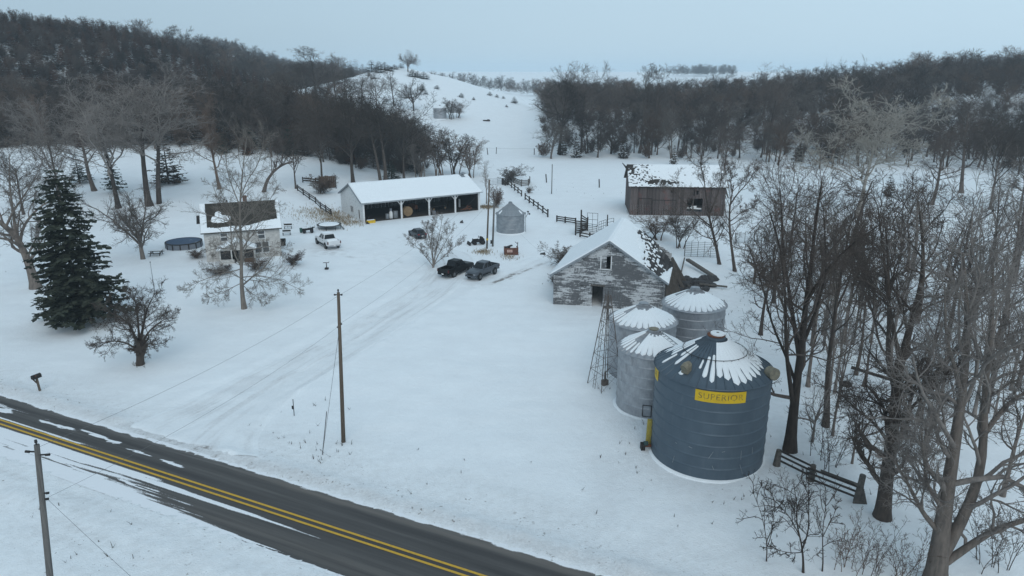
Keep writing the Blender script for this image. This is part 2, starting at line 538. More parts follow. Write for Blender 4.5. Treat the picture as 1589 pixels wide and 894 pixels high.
# ------------------------------------------------------------------ ground sheet
def axis(parts):
    out = []
    for a, b, st in parts: out.append(np.arange(a, b, st))
    return np.concatenate(out)
def grow_axis(a, b, s0, k=1.12):
    v = [a]; st = s0
    while v[-1] < b: v.append(v[-1] + st); st *= k
    return np.array(v)
xr = grow_axis(340, 4200, 5); xl = -xr[::-1]
gx = np.concatenate([xl, axis([(-340, -70, 5.4), (-70, -46, .95), (-46, 26, .42), (26, 60, .95), (60, 340, 5.4)]), xr])
gy = np.concatenate([np.arange(-80, 20, 5), axis([(20, 30, .8), (30, 118, .40), (118, 175, 1.0), (175, 620, 5.2)]), grow_axis(620, 4600, 5)])
GX, GY = np.meshgrid(gx, gy, indexing='ij')
GZ = terrain(GX, GY)
dirt = np.zeros_like(GX); speck = np.zeros_like(GX); litter = np.zeros_like(GX)

def poly_dist(pl, X, Y):
    best = np.full(X.shape, 1e9); along = np.zeros(X.shape); side = np.zeros(X.shape); acc = 0
    for a, b in zip(pl[:-1], pl[1:]):
        ax, ay = a; dx, dy = b[0] - ax, b[1] - ay; L = math.hypot(dx, dy)
        t = np.clip(((X - ax) * dx + (Y - ay) * dy) / L / L, 0, 1)
        d = np.hypot(X - ax - t * dx, Y - ay - t * dy)
        sd = ((X - ax) * -dy + (Y - ay) * dx) / L
        k = d < best
        best = np.where(k, d, best); along = np.where(k, acc + t * L, along); side = np.where(k, np.sign(sd) * d, side)
        acc += L
    return best, along, side
def flat(pts): return [tuple(G(*p)[:2]) for p in pts]

near = (np.abs(GX + 10) < 45) & (GY > 25) & (GY < 135)
ii = np.where(near.any(1))[0]; jj = np.where(near.any(0))[0]
sl = (slice(ii[0], ii[-1] + 1), slice(jj[0], jj[-1] + 1))
X, Y = GX[sl], GY[sl]
Zd = np.zeros_like(X); D = np.zeros_like(X); SPK = np.zeros_like(X)
drive = flat([(215, 705), (300, 655), (400, 598), (500, 545), (600, 492), (680, 448), (735, 425)])
bd, al, sd = poly_dist(drive, X, Y)
wid = 3.6 + 2.2 * ss(12, 0, al)
inside = 1 - ss(wid - .8, wid + .8, bd)
streak = fbm(sd / .42, al / 9, 31, 3)
streak2 = fbm(sd / .16, al / 7, 35, 2)
D += inside * .05
for px_, py_ in ((712, 430), (750, 436), (508, 389), (648, 373), (520, 392)):  # painted contact shade round parked vehicles, mixed with trampled dirty snow
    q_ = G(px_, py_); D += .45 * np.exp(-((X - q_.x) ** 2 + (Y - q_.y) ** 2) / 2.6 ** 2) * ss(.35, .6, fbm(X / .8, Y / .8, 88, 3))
Zd += inside * (-.05 + .09 * (streak - .5))
edge = np.exp(-((bd - wid - .5) / .55) ** 2) * ss(-2, 6, al)
Zd += edge * .16 * fbm(X / .7, Y / .7, 41, 3)
routes = [
    ([(205, 690), (330, 640), (520, 540), (640, 470), (700, 420), (660, 392), (600, 385)], .42),
    ([(215, 700), (340, 655), (530, 552), (660, 478), (740, 440), (830, 400)], .42),
    ([(240, 715), (310, 680), (420, 610), (560, 520), (640, 455), (610, 400), (540, 385)], .36),
    ([(330, 725), (330, 690), (400, 628), (560, 540), (700, 455), (775, 428), (862, 396)], .40),
    ([(530, 392), (590, 396), (640, 400), (690, 395), (740, 400)], .36),
    ([(545, 380), (600, 372), (640, 385), (600, 410), (570, 395)], .30),
    ([(655, 378), (610, 385), (590, 400), (600, 420), (640, 440)], .30),
    ([(780, 432), (830, 410), (862, 396)], .40),
    ([(150, 672), (200, 684), (300, 668), (420, 600)], .30),
    ([(640, 470), (620, 430), (590, 400), (575, 365)], .30),
]
for k, (pl, w) in enumerate(routes):
    for off in (-.8, .8):
        b, a, s_ = poly_dist(flat(pl), X, Y)
        wob = .25 * (fbm(a / 9, a * 0 + k, 50 + k, 2) - .5)
        r = np.exp(-((s_ - off - wob) / (w * .5)) ** 2) * (b < 3)
        amt = ss(.3, .6, fbm(a / 5, s_ * 0 + k * 3., 60 + k, 3))
        Zd -= .055 * r * amt
        D += .16 * r * amt
# turning marks, bare streaks
for (a, b, n, sp) in (((768, 438), (818, 416), 30, .28), ((812, 420), (872, 396), 12, .25), ((505, 392), (570, 402), 10, 1.2), ((585, 372), (640, 402), 12, 2.)):
    pa, pb = G(*a), G(*b)
    for q in range(n):
        t = random.random(); c = pa.lerp(pb, t) + Vector((random.gauss(0, sp), random.gauss(0, sp), 0))
        dv = (pb - pa).normalized(); L = random.uniform(.3, 1.1)
        u = (X - c.x) * dv.x + (Y - c.y) * dv.y; w = -(X - c.x) * dv.y + (Y - c.y) * dv.x
        D += (1.1 if n > 13 else .5) * np.exp(-(u / L) ** 2 - (w / (.12 if n > 13 else .2)) ** 2)
s_, d_ = road_sd(X, Y)
shoulder = np.exp(-((d_ - RW - .75) / .5) ** 2)
D += shoulder * (.35 + .5 * fbm(X / 1.2, Y / 1.2, 71, 3))
SPK += ss(7, .5, np.abs(d_ - RW - 1)) * (d_ > 0) * 1.15 + ss(10, 2, np.abs(d_ + RW + 3)) * (d_ < 0) * 1.0
# wheel marks along the verge on the near side of the road
for off in (-4.4, -5.3, -6.6, -7.6):
    r = np.exp(-((d_ - off - .3 * (fbm(s_ / 12, s_ * 0 + off, 77, 2) - .5)) / .2) ** 2)
    D += .45 * r * ss(.35, .62, fbm(s_ / 4, d_ * 0 + off, 78, 3)); Zd -= .03 * r
D += 1.3 * ss(.55, .66, fbm(s_ / 1.4, d_ / .45, 85, 4)) * np.exp(-((d_ + 5.0) / .9) ** 2) * ss(14, 4, s_)
D += .8 * np.exp(-((d_ - RW - .35) / .35) ** 2) * ss(10, 13, s_) * ss(28, 22, s_) * ss(.42, .6, fbm(s_ / 1.2, d_ / .4, 86, 3))
# swept brownish arc by the road in front of the bins
b, a, s2 = poly_dist(flat([(700, 735), (800, 768), (890, 800), (935, 790), (950, 760), (930, 720)]), X, Y)
D += .22 * np.exp(-(b / .9) ** 2) * fbm(X / 1.5, Y / 1.5, 81, 3)
SPK += .35 * np.exp(-(b / 2.5) ** 2)
mouth = inside * ss(9, 5, al) * ss(RW + .1, RW + .7, d_)
GZ[sl] = GZ[sl] * (1 - .85 * mouth) + .06 * .85 * mouth
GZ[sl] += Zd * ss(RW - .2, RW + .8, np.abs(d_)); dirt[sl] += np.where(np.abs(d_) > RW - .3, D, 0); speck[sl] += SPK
# weeds poking through round the buildings and in the old lots
PATCH = [(440, 355, 9, .7), (520, 335, 8, .8), (1095, 470, 10, .8), (1230, 560, 14, .6), (1300, 700, 10, .6), (1150, 770, 6, .5), (1020, 700, 4, .7), (870, 440, 4, .4), (1010, 650, 4, .7), (600, 310, 10, .3), (560, 700, 4, .35), (470, 660, 4, .35)]
for px, py, r, a in PATCH:
    c = P(px, py); speck += a * np.exp(-((GX - c.x) ** 2 + (GY - c.y) ** 2) / r ** 2)
hh = hills(GX, GY)
speck += .35 * ss(150, 240, GY) * (GY < 700) + .20 * (GY < 180)
# leaf litter showing under the closed woods
def wood_mask(x, y):
    x = np.asarray(x, float) / S; y = np.asarray(y, float) / S
    nz = 18 * (fbm(x / 30, y / 30, 17, 3) - .5)
    right = ss(0, 6, x - (8 + .02 * (y - 205)) + nz * .3) * ss(199, 205, y + nz * (.25 + .5 * ss(40, 70, x)) + ss(72, 125, x) * 34) * (1 - ss(330, 400, y))
    lft = ss(163, 172, y + nz * .7) * (1 - ss(400, 470, y)) * (1 - ss(285, 305, y) * ss(-112, -100, x)) * (1 - ss(-84, -66, x + nz - ss(260, 180, y) * 16))
    lft = np.maximum(lft, ss(1.15, .85, np.hypot((x + 56) / 28, (y - 205) / 46) + nz * .02))
    lft = np.maximum(lft, ss(1.15, .85, np.hypot((x + 40) / 22, (y - 176) / 15) + nz * .02))
    return np.maximum(right, lft)
WM = wood_mask(GX, GY)
litter = WM * np.where(GX < -20, 1.0, .5)
f = None
n1, n2 = GX.shape
idx = np.arange(n1 * n2).reshape(n1, n2)
faces = np.stack([idx[:-1, :-1], idx[1:, :-1], idx[1:, 1:], idx[:-1, 1:]], -1).reshape(-1, 4)

m = bpy.data.materials.new('snow_ground'); m.use_nodes = True
n = m.node_tree.nodes; l = m.node_tree.links
bs = n['Principled BSDF']; bs.inputs['Roughness'].default_value = .6; bs.inputs['Specular IOR Level'].default_value = .25
tc = n.new('ShaderNodeTexCoord')
def nnoise(scale, detail, vec=None, rough=.6):
    z = n.new('ShaderNodeTexNoise'); z.inputs['Scale'].default_value = scale; z.inputs['Detail'].default_value = detail
    z.inputs['Roughness'].default_value = rough
    l.new(vec or tc.outputs['Object'], z.inputs['Vector']); return z.outputs['Fac']
def nmath(op, a, b=None, c=None):
    z = n.new('ShaderNodeMath'); z.operation = op
    for i, v in enumerate((a, b, c)):
        if v is None: continue
        if isinstance(v, (int, float)): z.inputs[i].default_value = v
        else: l.new(v, z.inputs[i])
    return z.outputs[0]
def nrange(v, a, b, c=0., d=1.):
    z = n.new('ShaderNodeMapRange'); l.new(v, z.inputs['Value'])
    for k, q in zip(('From Min', 'From Max', 'To Min', 'To Max'), (a, b, c, d)):
        if isinstance(q, (int, float)): z.inputs[k].default_value = q
        else: l.new(q, z.inputs[k])
    return z.outputs[0]
def nmix(fac, a, b):
    z = n.new('ShaderNodeMix'); z.data_type = 'RGBA'
    for i, v in ((0, fac), (6, a), (7, b)):
        if isinstance(v, (int, float)): z.inputs[i].default_value = v
        elif isinstance(v, tuple): z.inputs[i].default_value = (*v, 1)
        else: l.new(v, z.inputs[i])
    return z.outputs[2]
def nattr(name):
    z = n.new('ShaderNodeAttribute'); z.attribute_name = name; return z.outputs['Fac']
base = nmix(nrange(nnoise(.35, 5), .35, .65), SNOW, (.835, .86, .88))
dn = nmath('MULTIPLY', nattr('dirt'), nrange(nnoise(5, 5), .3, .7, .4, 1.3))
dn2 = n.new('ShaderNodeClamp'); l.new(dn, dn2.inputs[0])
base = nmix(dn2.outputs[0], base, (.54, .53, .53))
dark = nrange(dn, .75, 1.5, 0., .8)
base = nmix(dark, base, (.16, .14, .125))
# grass stubs and clods: small sparse specks, more where speck is high
thr = nrange(nattr('speck'), 0, 1.4, .80, .615)
sp = nrange(nnoise(3.3, 3, None, .7), thr, nmath('ADD', thr, .045))
big = nrange(nnoise(.45, 2), .42, .6)
base = nmix(nmath('MULTIPLY', nmath('MULTIPLY', nrange(nnoise(1.6, 7, None, .7), .42, .7), nattr('speck')), .26), base, (.55, .54, .53))
base = nmix(nmath('MULTIPLY', nmath('MULTIPLY', sp, big), .75), base, (.17, .14, .115))
# litter
lt = nrange(nnoise(.8, 6, None, .75), nrange(nattr('litter'), 0, 1, .95, .30), nrange(nattr('litter'), 0, 1, 1.1, .52))
base = nmix(lt, base, (.085, .07, .06))
l.new(base, bs.inputs['Base Color'])
bp = n.new('ShaderNodeBump'); bp.inputs['Strength'].default_value = .5; bp.inputs['Distance'].default_value = .12
l.new(nmath('ADD', nnoise(2.2, 6), nmath('MULTIPLY', nnoise(9, 4), nmath('ADD', nmath('MULTIPLY', nattr('speck'), 1.3), .3))), bp.inputs['Height'])
l.new(bp.outputs[0], bs.inputs['Normal'])
gm = new_mesh('snowy_ground', np.stack([GX, GY, GZ], -1).reshape(-1, 3), faces, m, smooth=True)
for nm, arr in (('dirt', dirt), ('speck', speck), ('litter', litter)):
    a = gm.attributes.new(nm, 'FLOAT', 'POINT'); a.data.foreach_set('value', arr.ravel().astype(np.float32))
tag(link('snowy_ground', gm), kind='structure')
def gz(x, y):
    """height of the ground sheet as built"""
    i = int(np.clip(np.searchsorted(gx, x) - 1, 0, n1 - 2)); j = int(np.clip(np.searchsorted(gy, y) - 1, 0, n2 - 2))
    u = (x - gx[i]) / (gx[i + 1] - gx[i]); v = (y - gy[j]) / (gy[j + 1] - gy[j])
    return float((GZ[i, j] * (1 - u) + GZ[i + 1, j] * u) * (1 - v) + (GZ[i, j + 1] * (1 - u) + GZ[i + 1, j + 1] * u) * v)

# ------------------------------------------------------------------ driveway: packed snow with swept wheel lines
def gzv(x, y):
    i = np.clip(np.searchsorted(gx, x) - 1, 0, n1 - 2); j = np.clip(np.searchsorted(gy, y) - 1, 0, n2 - 2)
    u = (x - gx[i]) / (gx[i + 1] - gx[i]); v = (y - gy[j]) / (gy[j + 1] - gy[j])
    return (GZ[i, j] * (1 - u) + GZ[i + 1, j] * u) * (1 - v) + (GZ[i, j + 1] * (1 - u) + GZ[i + 1, j + 1] * u) * v
dc = np.array(flat([(262, 703), (292, 676), (345, 640), (420, 594), (510, 545), (600, 495), (670, 450), (700, 418), (690, 398), (650, 388), (600, 384)]))
seg = np.r_[0, np.cumsum(np.hypot(*np.diff(dc, axis=0).T))]
ta = np.arange(0, seg[-1], .3)
cx = np.interp(ta, seg, dc[:, 0]); cy = np.interp(ta, seg, dc[:, 1])
for _ in range(60):
    cx[1:-1] = .25 * cx[:-2] + .5 * cx[1:-1] + .25 * cx[2:]; cy[1:-1] = .25 * cy[:-2] + .5 * cy[1:-1] + .25 * cy[2:]
tx = np.gradient(cx); ty = np.gradient(cy); tl = np.hypot(tx, ty); nx_, ny_ = -ty / tl, tx / tl
hw = 3.3 + 4.6 * np.exp(-ta / 7.) + 1.5 * ss(48, 62, ta)
wv = np.linspace(-1, 1, 84)
DX = cx[:, None] + nx_[:, None] * hw[:, None] * wv[None]; DY = cy[:, None] + ny_[:, None] * hw[:, None] * wv[None]
TA = np.repeat(ta[:, None], len(wv), 1); WVv = np.repeat(wv[None], len(ta), 0)
acr = WVv * 3.6
ln = fbm(acr / .13 + .25 * np.sin(TA / 6), TA / 11, 111, 2); ln2 = fbm(acr / .34 + .6 * np.sin(TA / 9 + 1), TA / 7, 112, 3); br = fbm(acr / 1.1, TA / 2.2, 113, 3)
fade = ss(1, .72, np.abs(WVv)) * ss(0, 1.5, TA) * ss(seg[-1], seg[-1] - 12, TA)
wheel_ = np.exp(-((np.abs(acr - .5 * np.sin(TA / 13)) - 1.0) / .42) ** 2) + .7 * np.exp(-((acr - 2.2) / .5) ** 2)
dd = fade * (.10 + .62 * ss(.52, .72, ln) * ss(.38, .6, br) + .38 * ss(.46, .66, ln2) + .26 * wheel_ * ss(.4, .6, br)) + fade * .9 * ss(.50, .64, br) * np.exp(-TA / 2.2)
dz_ = .05 + fade * (.025 * (ln2 - .5) - .018 * wheel_) * 1.0
rdd = np.abs(road_sd(DX, DY)[1])
far_ = rdd > RW + .25
dz_ = dz_ - .16 * ss(RW + 1.1, RW + .35, rdd)
dd = dd + .8 * fade * np.exp(-((rdd - RW - 1.1) / .8) ** 2) * ss(.40, .58, br)
idd = np.arange(DX.size).reshape(DX.shape)
fd = np.stack([idd[:-1, :-1], idd[1:, :-1], idd[1:, 1:], idd[:-1, 1:]], -1).reshape(-1, 4)
fd = fd[far_.ravel()[fd].all(1)]
edge_sink = -.14 * ss(.86, 1, np.abs(WVv))
dme = new_mesh('driveway', np.stack([DX, DY, gzv(DX, DY) + dz_ + edge_sink], -1).reshape(-1, 3), fd, m, smooth=True)
for nm, arr in (('dirt', dd * .95), ('speck', .35 + 0 * dd), ('litter', 0 * dd)):
    a = dme.attributes.new(nm, 'FLOAT', 'POINT'); a.data.foreach_set('value', arr.ravel().astype(np.float32))
tag(link('driveway', dme), kind='structure')

# ------------------------------------------------------------------ road
sv = np.concatenate([np.arange(-260, -30, 2.), np.arange(-30, 85, .32), np.arange(85, 420, 5.)])
dv = np.arange(-RW - .3, RW + .31, .09)
SV, DV = np.meshgrid(sv, dv, indexing='ij')
wig = .5 * (fbm(SV / 6, SV * 0, 90, 3) - .5)
low = ss(-.3 - .1, -.65, DV + .25 * (fbm(SV / 3, DV / .3, 91, 3) - .5))        # near lane
# near lane: packed snow to the west with the wheel path wearing through, clear asphalt further east, a thin drift between the wheel paths
sclear = 20.5
fA = fbm(SV / 6, DV / .16, 92, 4); fB = fbm(SV / 3.5, DV / .07, 93, 4); fC = fbm(SV / 1.6, DV / .22, 97, 4)
west = ss(sclear + 3.5, sclear - 3.5, SV + 16 * (fA - .5) - 3.2 * (DV + 1.7) * (DV < -1.7) + 5 * np.clip(DV + 1.7, 0, .5))
c1 = np.interp(SV, [-40, 3.8, 11, 16, 21, 30], [-2.5, -2.24, -2.10, -1.84, -1.66, -1.6]) + .05 * wig
worn = np.exp(-((DV - c1) / np.interp(SV, [-10, 10, 21], [.15, .17, .34])) ** 2) * ss(.36, .50, fB + .06)
worn2 = .8 * np.exp(-((DV - c1 - .62) / .10) ** 2) * ss(.46, .58, fB) + .6 * np.exp(-((DV - c1 + .42) / .10) ** 2) * ss(.5, .6, fB) + .7 * np.exp(-((DV + .42) / .07) ** 2) * ss(4, 18, SV) * ss(.42, .56, fB)
cov = low * west * np.clip(1 - 1.05 * worn - worn2, 0, 1)
dw = np.interp(SV, [10, 21, 27, 32, 37], [.26, .21, .14, .07, .0])
drift = (.95 - .35 * ss(24, 36, SV)) * ss(1.35, .55, np.abs(DV + .93 - .1 * wig + .12 * ss(24, 36, SV)) / np.maximum(dw, .01) + 1.5 * (fB - .47)) * (dw > .01)
up = np.exp(-((DV - .44) / .11) ** 2) * ss(15, 8, SV) * ss(.34, .5, fB + .08)
gate = np.maximum.reduce([ss(1.6, .8, np.abs(SV - c) / h) for c, h in ((4.6, 1.8), (9.8, 2.2), (12.6, 1.0), (16.6, 2.2), (-3, 2))])
mid = ss(.04, .15, .95 * (fC - .34) - .45 * ((DV - 1.52 - .22 * np.sin(SV / 5.)) / .42) ** 2) * gate * 1.1
mid = np.maximum(mid, .62 * np.exp(-((DV - 1.85) / .38) ** 2) * ss(4, -2, SV) * ss(.36, .52, fB))
rim = ss(RW - .22, RW + .10, DV + wig * .35 - .5 * (fbm(SV / .8, DV / .3, 99, 3) - .5))
lowedge = np.interp(SV, [18, 24, 32, 60, 200], [-2.35, -2.6, -3.15, -3.2, -3.2])
rim2 = ss(lowedge + .22, lowedge - .10, DV - .7 * (fB - .47) - .3 * (fC - .47)) * (1 - .8 * np.exp(-((DV - lowedge + .2) / .06) ** 2) * ss(26, 30, SV) * ss(.4, .5, fbm(SV / 4, SV * 0, 103, 2)))
rs = np.clip(np.maximum.reduce([cov, drift * .95, up, mid, rim, rim2]), 0, 1)
rm = bpy.data.materials.new('asphalt'); rm.use_nodes = True
n = rm.node_tree.nodes; l = rm.node_tree.links
bs = n['Principled BSDF']; bs.inputs['Roughness'].default_value = .75; bs.inputs['Specular IOR Level'].default_value = .25
tc = n.new('ShaderNodeTexCoord')
mp = n.new('ShaderNodeMapping'); mp.inputs['Scale'].default_value = (.05, 1.6, 1); l.new(tc.outputs['Object'], mp.inputs['Vector'])
asp = nmix(nrange(nnoise(1.2, 5, mp.outputs[0]), .35, .65), (.050, .048, .048), (.085, .081, .078))
asp = nmix(nrange(nnoise(18, 3), .55, .8, 0, .5), asp, (.11, .105, .10))
asp = nmix(nmath('MULTIPLY', nrange(nattr('salt'), 0, 1), nrange(nnoise(3, 5, mp.outputs[0]), .3, .7)), asp, (.20, .19, .18))
sf = nrange(nmath('ADD', nattr('snow'), nrange(nnoise(10, 6), 0, 1, -.42, .42)), .34, .68)
asp = nmix(nmath('MULTIPLY', nattr('gravel'), nrange(nnoise(2.5, 6, mp.outputs[0]), .3, .6)), asp, (.15, .135, .122))
l.new(nmix(sf, asp, (.80, .815, .84)), bs.inputs['Base Color'])
salt = np.clip(.7 * ss(RW - .9, RW - .2, DV) + .30 * np.exp(-((DV - 1.5) / .35) ** 2) + .25 * np.exp(-((DV - .4) / .25) ** 2) + .35 * np.exp(-((DV + 2) / .9) ** 2) + .25 * west * ss(0, .6, -DV), 0, 1)
zr = .012 + .02 * rs
idx = np.arange(SV.size).reshape(SV.shape)
fr = np.stack([idx[:-1, :-1], idx[1:, :-1], idx[1:, 1:], idx[:-1, 1:]], -1).reshape(-1, 4)
rme = new_mesh('road', np.stack([SV, DV, zr], -1).reshape(-1, 3), fr, rm, smooth=True)
for nm, arr in (('snow', rs), ('salt', salt), ('gravel', np.clip(ss(2.25, 2.55, DV + .3 * (fC - .47)) * ss(20, 30, SV) + .5 * np.exp(-(DV / .3) ** 2) * ss(22, 8, SV) + .4 * np.exp(-((DV + 2.2) / .5) ** 2), 0, 1))):
    a = rme.attributes.new(nm, 'FLOAT', 'POINT'); a.data.foreach_set('value', arr.ravel().astype(np.float32))
road = tag(link('road', rme), kind='structure')
RZ = math.atan2(RD[1], RD[0])
road.location = (RA[0], RA[1], 0); road.rotation_euler = (0, 0, RZ)
ylm = M('worn_yellow_paint', (.60, .36, .04), (.40, .25, .05), 6, (1, 2, 1), .45, .75, rough=.7)
for off in (-.22, .22):
    sv2 = np.concatenate([np.arange(-260, -30, 5.), np.arange(-30, 110, .5), np.arange(110, 420, 10.)])
    vv = np.stack([np.stack([sv2, sv2 * 0 + off - .085, sv2 * 0 + .036], -1), np.stack([sv2, sv2 * 0 + off + .085, sv2 * 0 + .036], -1)], 1).reshape(-1, 3)
    k = np.arange(len(sv2) - 1) * 2
    yo = tag(link('road_marking', new_mesh('road_marking', vv, np.stack([k, k + 2, k + 3, k + 1], -1), ylm)), kind='structure')
    yo.location = road.location; yo.rotation_euler = road.rotation_euler

# ------------------------------------------------------------------ trees
def norm(v): return v / np.maximum(np.linalg.norm(v, axis=-1, keepdims=True), 1e-9)
def resample(pl, K):
    pl = np.asarray(pl, float)
    d = np.r_[0, np.cumsum(np.linalg.norm(np.diff(pl[:, :3], axis=0), axis=1))]
    t = np.linspace(0, d[-1], K)
    return np.stack([np.interp(t, d, pl[:, i]) for i in range(pl.shape[1])], -1)
def smooth_line(pl, K=14):
    p = resample(pl, K)
    for _ in range(2): p[1:-1] = .25 * p[:-2] + .5 * p[1:-1] + .25 * p[2:]
    return p

def sprout(pts, rad, sp, r):
    """children of every parent path; pts [P,K,3], rad [P,K]"""
    Pn, K, _ = pts.shape; nch = sp['n']
    i = np.arange(nch)[None, :]
    t = sp.get('t0', .25) + (sp.get('t1', 1.) - sp.get('t0', .25)) * (i + r.random((Pn, nch))) / nch
    t = np.clip(t, 0, .995); fi = t * (K - 1); i0 = fi.astype(int); fr_ = (fi - i0)[..., None]
    pi = np.arange(Pn)[:, None]
    a = pts[pi, i0]; b = pts[pi, i0 + 1]
    pos = a + (b - a) * fr_
    rp = rad[pi, i0] * (1 - fr_[..., 0]) + rad[pi, i0 + 1] * fr_[..., 0]
    tan = norm(b - a)
    ref = np.where(np.abs(tan[..., 2:3]) < .9, np.array([0, 0, 1.]), np.array([1., 0, 0]))
    nn = norm(np.cross(tan, ref)); bb = np.cross(tan, nn)
    ph = r.random((Pn, 1)) * 2 * PI + i * 2.399 + r.normal(0, .4, (Pn, nch))
    ang = np.radians(sp['ang'] + sp.get('av', 10) * r.normal(0, 1, (Pn, nch)))
    d = tan * np.cos(ang)[..., None] + (nn * np.cos(ph)[..., None] + bb * np.sin(ph)[..., None]) * np.sin(ang)[..., None]
    L = np.linalg.norm(np.diff(pts, axis=1), axis=-1).sum(1)[:, None]
    ln = L * sp['ratio'] * (1 - sp.get('taper', .4) * t) * r.uniform(.65, 1.25, (Pn, nch))
    if 'maxlen' in sp: ln = np.minimum(ln, sp['maxlen'])
    r0 = np.maximum(rp * sp.get('rr', .6), sp.get('rmin', .008))
    Kc = sp.get('K', 4); C = Pn * nch
    pos = pos.reshape(C, 3); d = d.reshape(C, 3); ln = ln.reshape(C); r0 = r0.reshape(C)
    out = np.zeros((C, Kc, 3)); out[:, 0] = pos
    st = (ln / (Kc - 1))[:, None]
    for k in range(1, Kc):
        d = norm(d + sp.get('wander', .2) * r.normal(0, 1, (C, 3)) + sp.get('trop', .1) * np.array([0, 0, 1.]))
        pos = pos + d * st; out[:, k] = pos
    ro = r0[:, None] * np.linspace(1, sp.get('tip', .35), Kc)[None]
    return out, np.maximum(ro, sp.get('rend', .005))

def tubes(pts, rad, sides):
    Pn, K, _ = pts.shape
    t = np.empty_like(pts)
    t[:, 1:-1] = pts[:, 2:] - pts[:, :-2]; t[:, 0] = pts[:, 1] - pts[:, 0]; t[:, -1] = pts[:, -1] - pts[:, -2]
    t = norm(t)
    ref = np.where(np.abs(t[:, :1, 2:3]) < .85, np.array([0, 0, 1.]), np.array([1., 0, 0]))
    ref = np.broadcast_to(ref, t.shape)
    a = norm(np.cross(t, ref)); b = np.cross(t, a)
    q = np.arange(sides) * 2 * PI / sides
    v = pts[:, :, None] + (a[:, :, None] * np.cos(q)[None, None, :, None] + b[:, :, None] * np.sin(q)[None, None, :, None]) * rad[:, :, None, None]
    base = (np.arange(Pn) * K * sides)[:, None, None] + (np.arange(K - 1) * sides)[None, :, None]
    k = np.arange(sides)[None, None]; k2 = (k + 1) % sides
    f = np.stack([base + k, base + k2, base + sides + k2, base + sides + k], -1).reshape(-1, 4)
    return v.reshape(-1, 3), f
def tube_mesh(name, levels, mat):
    vs_ = []; fs = []; o = 0
    for pts, rad, s in levels:
        v, f = tubes(pts, rad, s); vs_.append(v); fs.append(f + o); o += len(v)
    return new_mesh(name, np.concatenate(vs_), np.concatenate(fs), mat, smooth=True)

def bare(seedn, trunks, specs, mat, sides=(10, 6, 4, 3, 3), name='bare_tree'):
    """trunks: list of (polyline [k,3], r0, r1). Returns (trunk mesh, crown mesh)"""
    r = np.random.default_rng(seedn)
    K0 = 14
    tp = np.stack([smooth_line(np.asarray(p, float), K0) for p, a, b in trunks])
    tr = np.stack([a + (b - a) * np.linspace(0, 1, K0) ** .8 for p, a, b in trunks])
    flare = 1 + .45 * np.exp(-np.linspace(0, 1, K0) * 14)
    for i, (p, a, b) in enumerate(trunks):
        if i == 0 or abs(p[0][2]) < .3: tr[i] *= flare
    tm = tube_mesh('trunk', [(tp, tr, sides[0])], mat)
    lev = []; cp, cr = tp, tr
    for i, sp in enumerate(specs):
        cp, cr = sprout(cp, cr, sp, r)
        lev.append((cp, cr, sides[min(i + 1, len(sides) - 1)]))
    return tm, tube_mesh('crown', lev, mat)

def spread_specs(n=(8, 7, 6, 4), Ht=15., dense=1., ang=42, rend=.009, trop=.10):
    return [
        dict(n=n[0], t0=.45, t1=1, ang=ang, av=12, ratio=.72, taper=.25, rr=.62, K=7, wander=.24, trop=trop, tip=.3, rend=.02),
        dict(n=n[1], t0=.22, t1=1, ang=42, av=12, ratio=.50, taper=.35, rr=.6, K=5, wander=.27, trop=trop * .8, tip=.4, rend=.012),
        dict(n=n[2], t0=.15, t1=1, ang=40, av=14, ratio=.52, taper=.3, rr=.6, K=4, wander=.22, trop=.05, tip=.5, rend=rend),
        dict(n=n[3], t0=.15, t1=1, ang=38, av=14, ratio=.60, taper=.2, rr=.75, K=2, wander=.22, trop=.03, tip=.6, rend=rend),
    ]

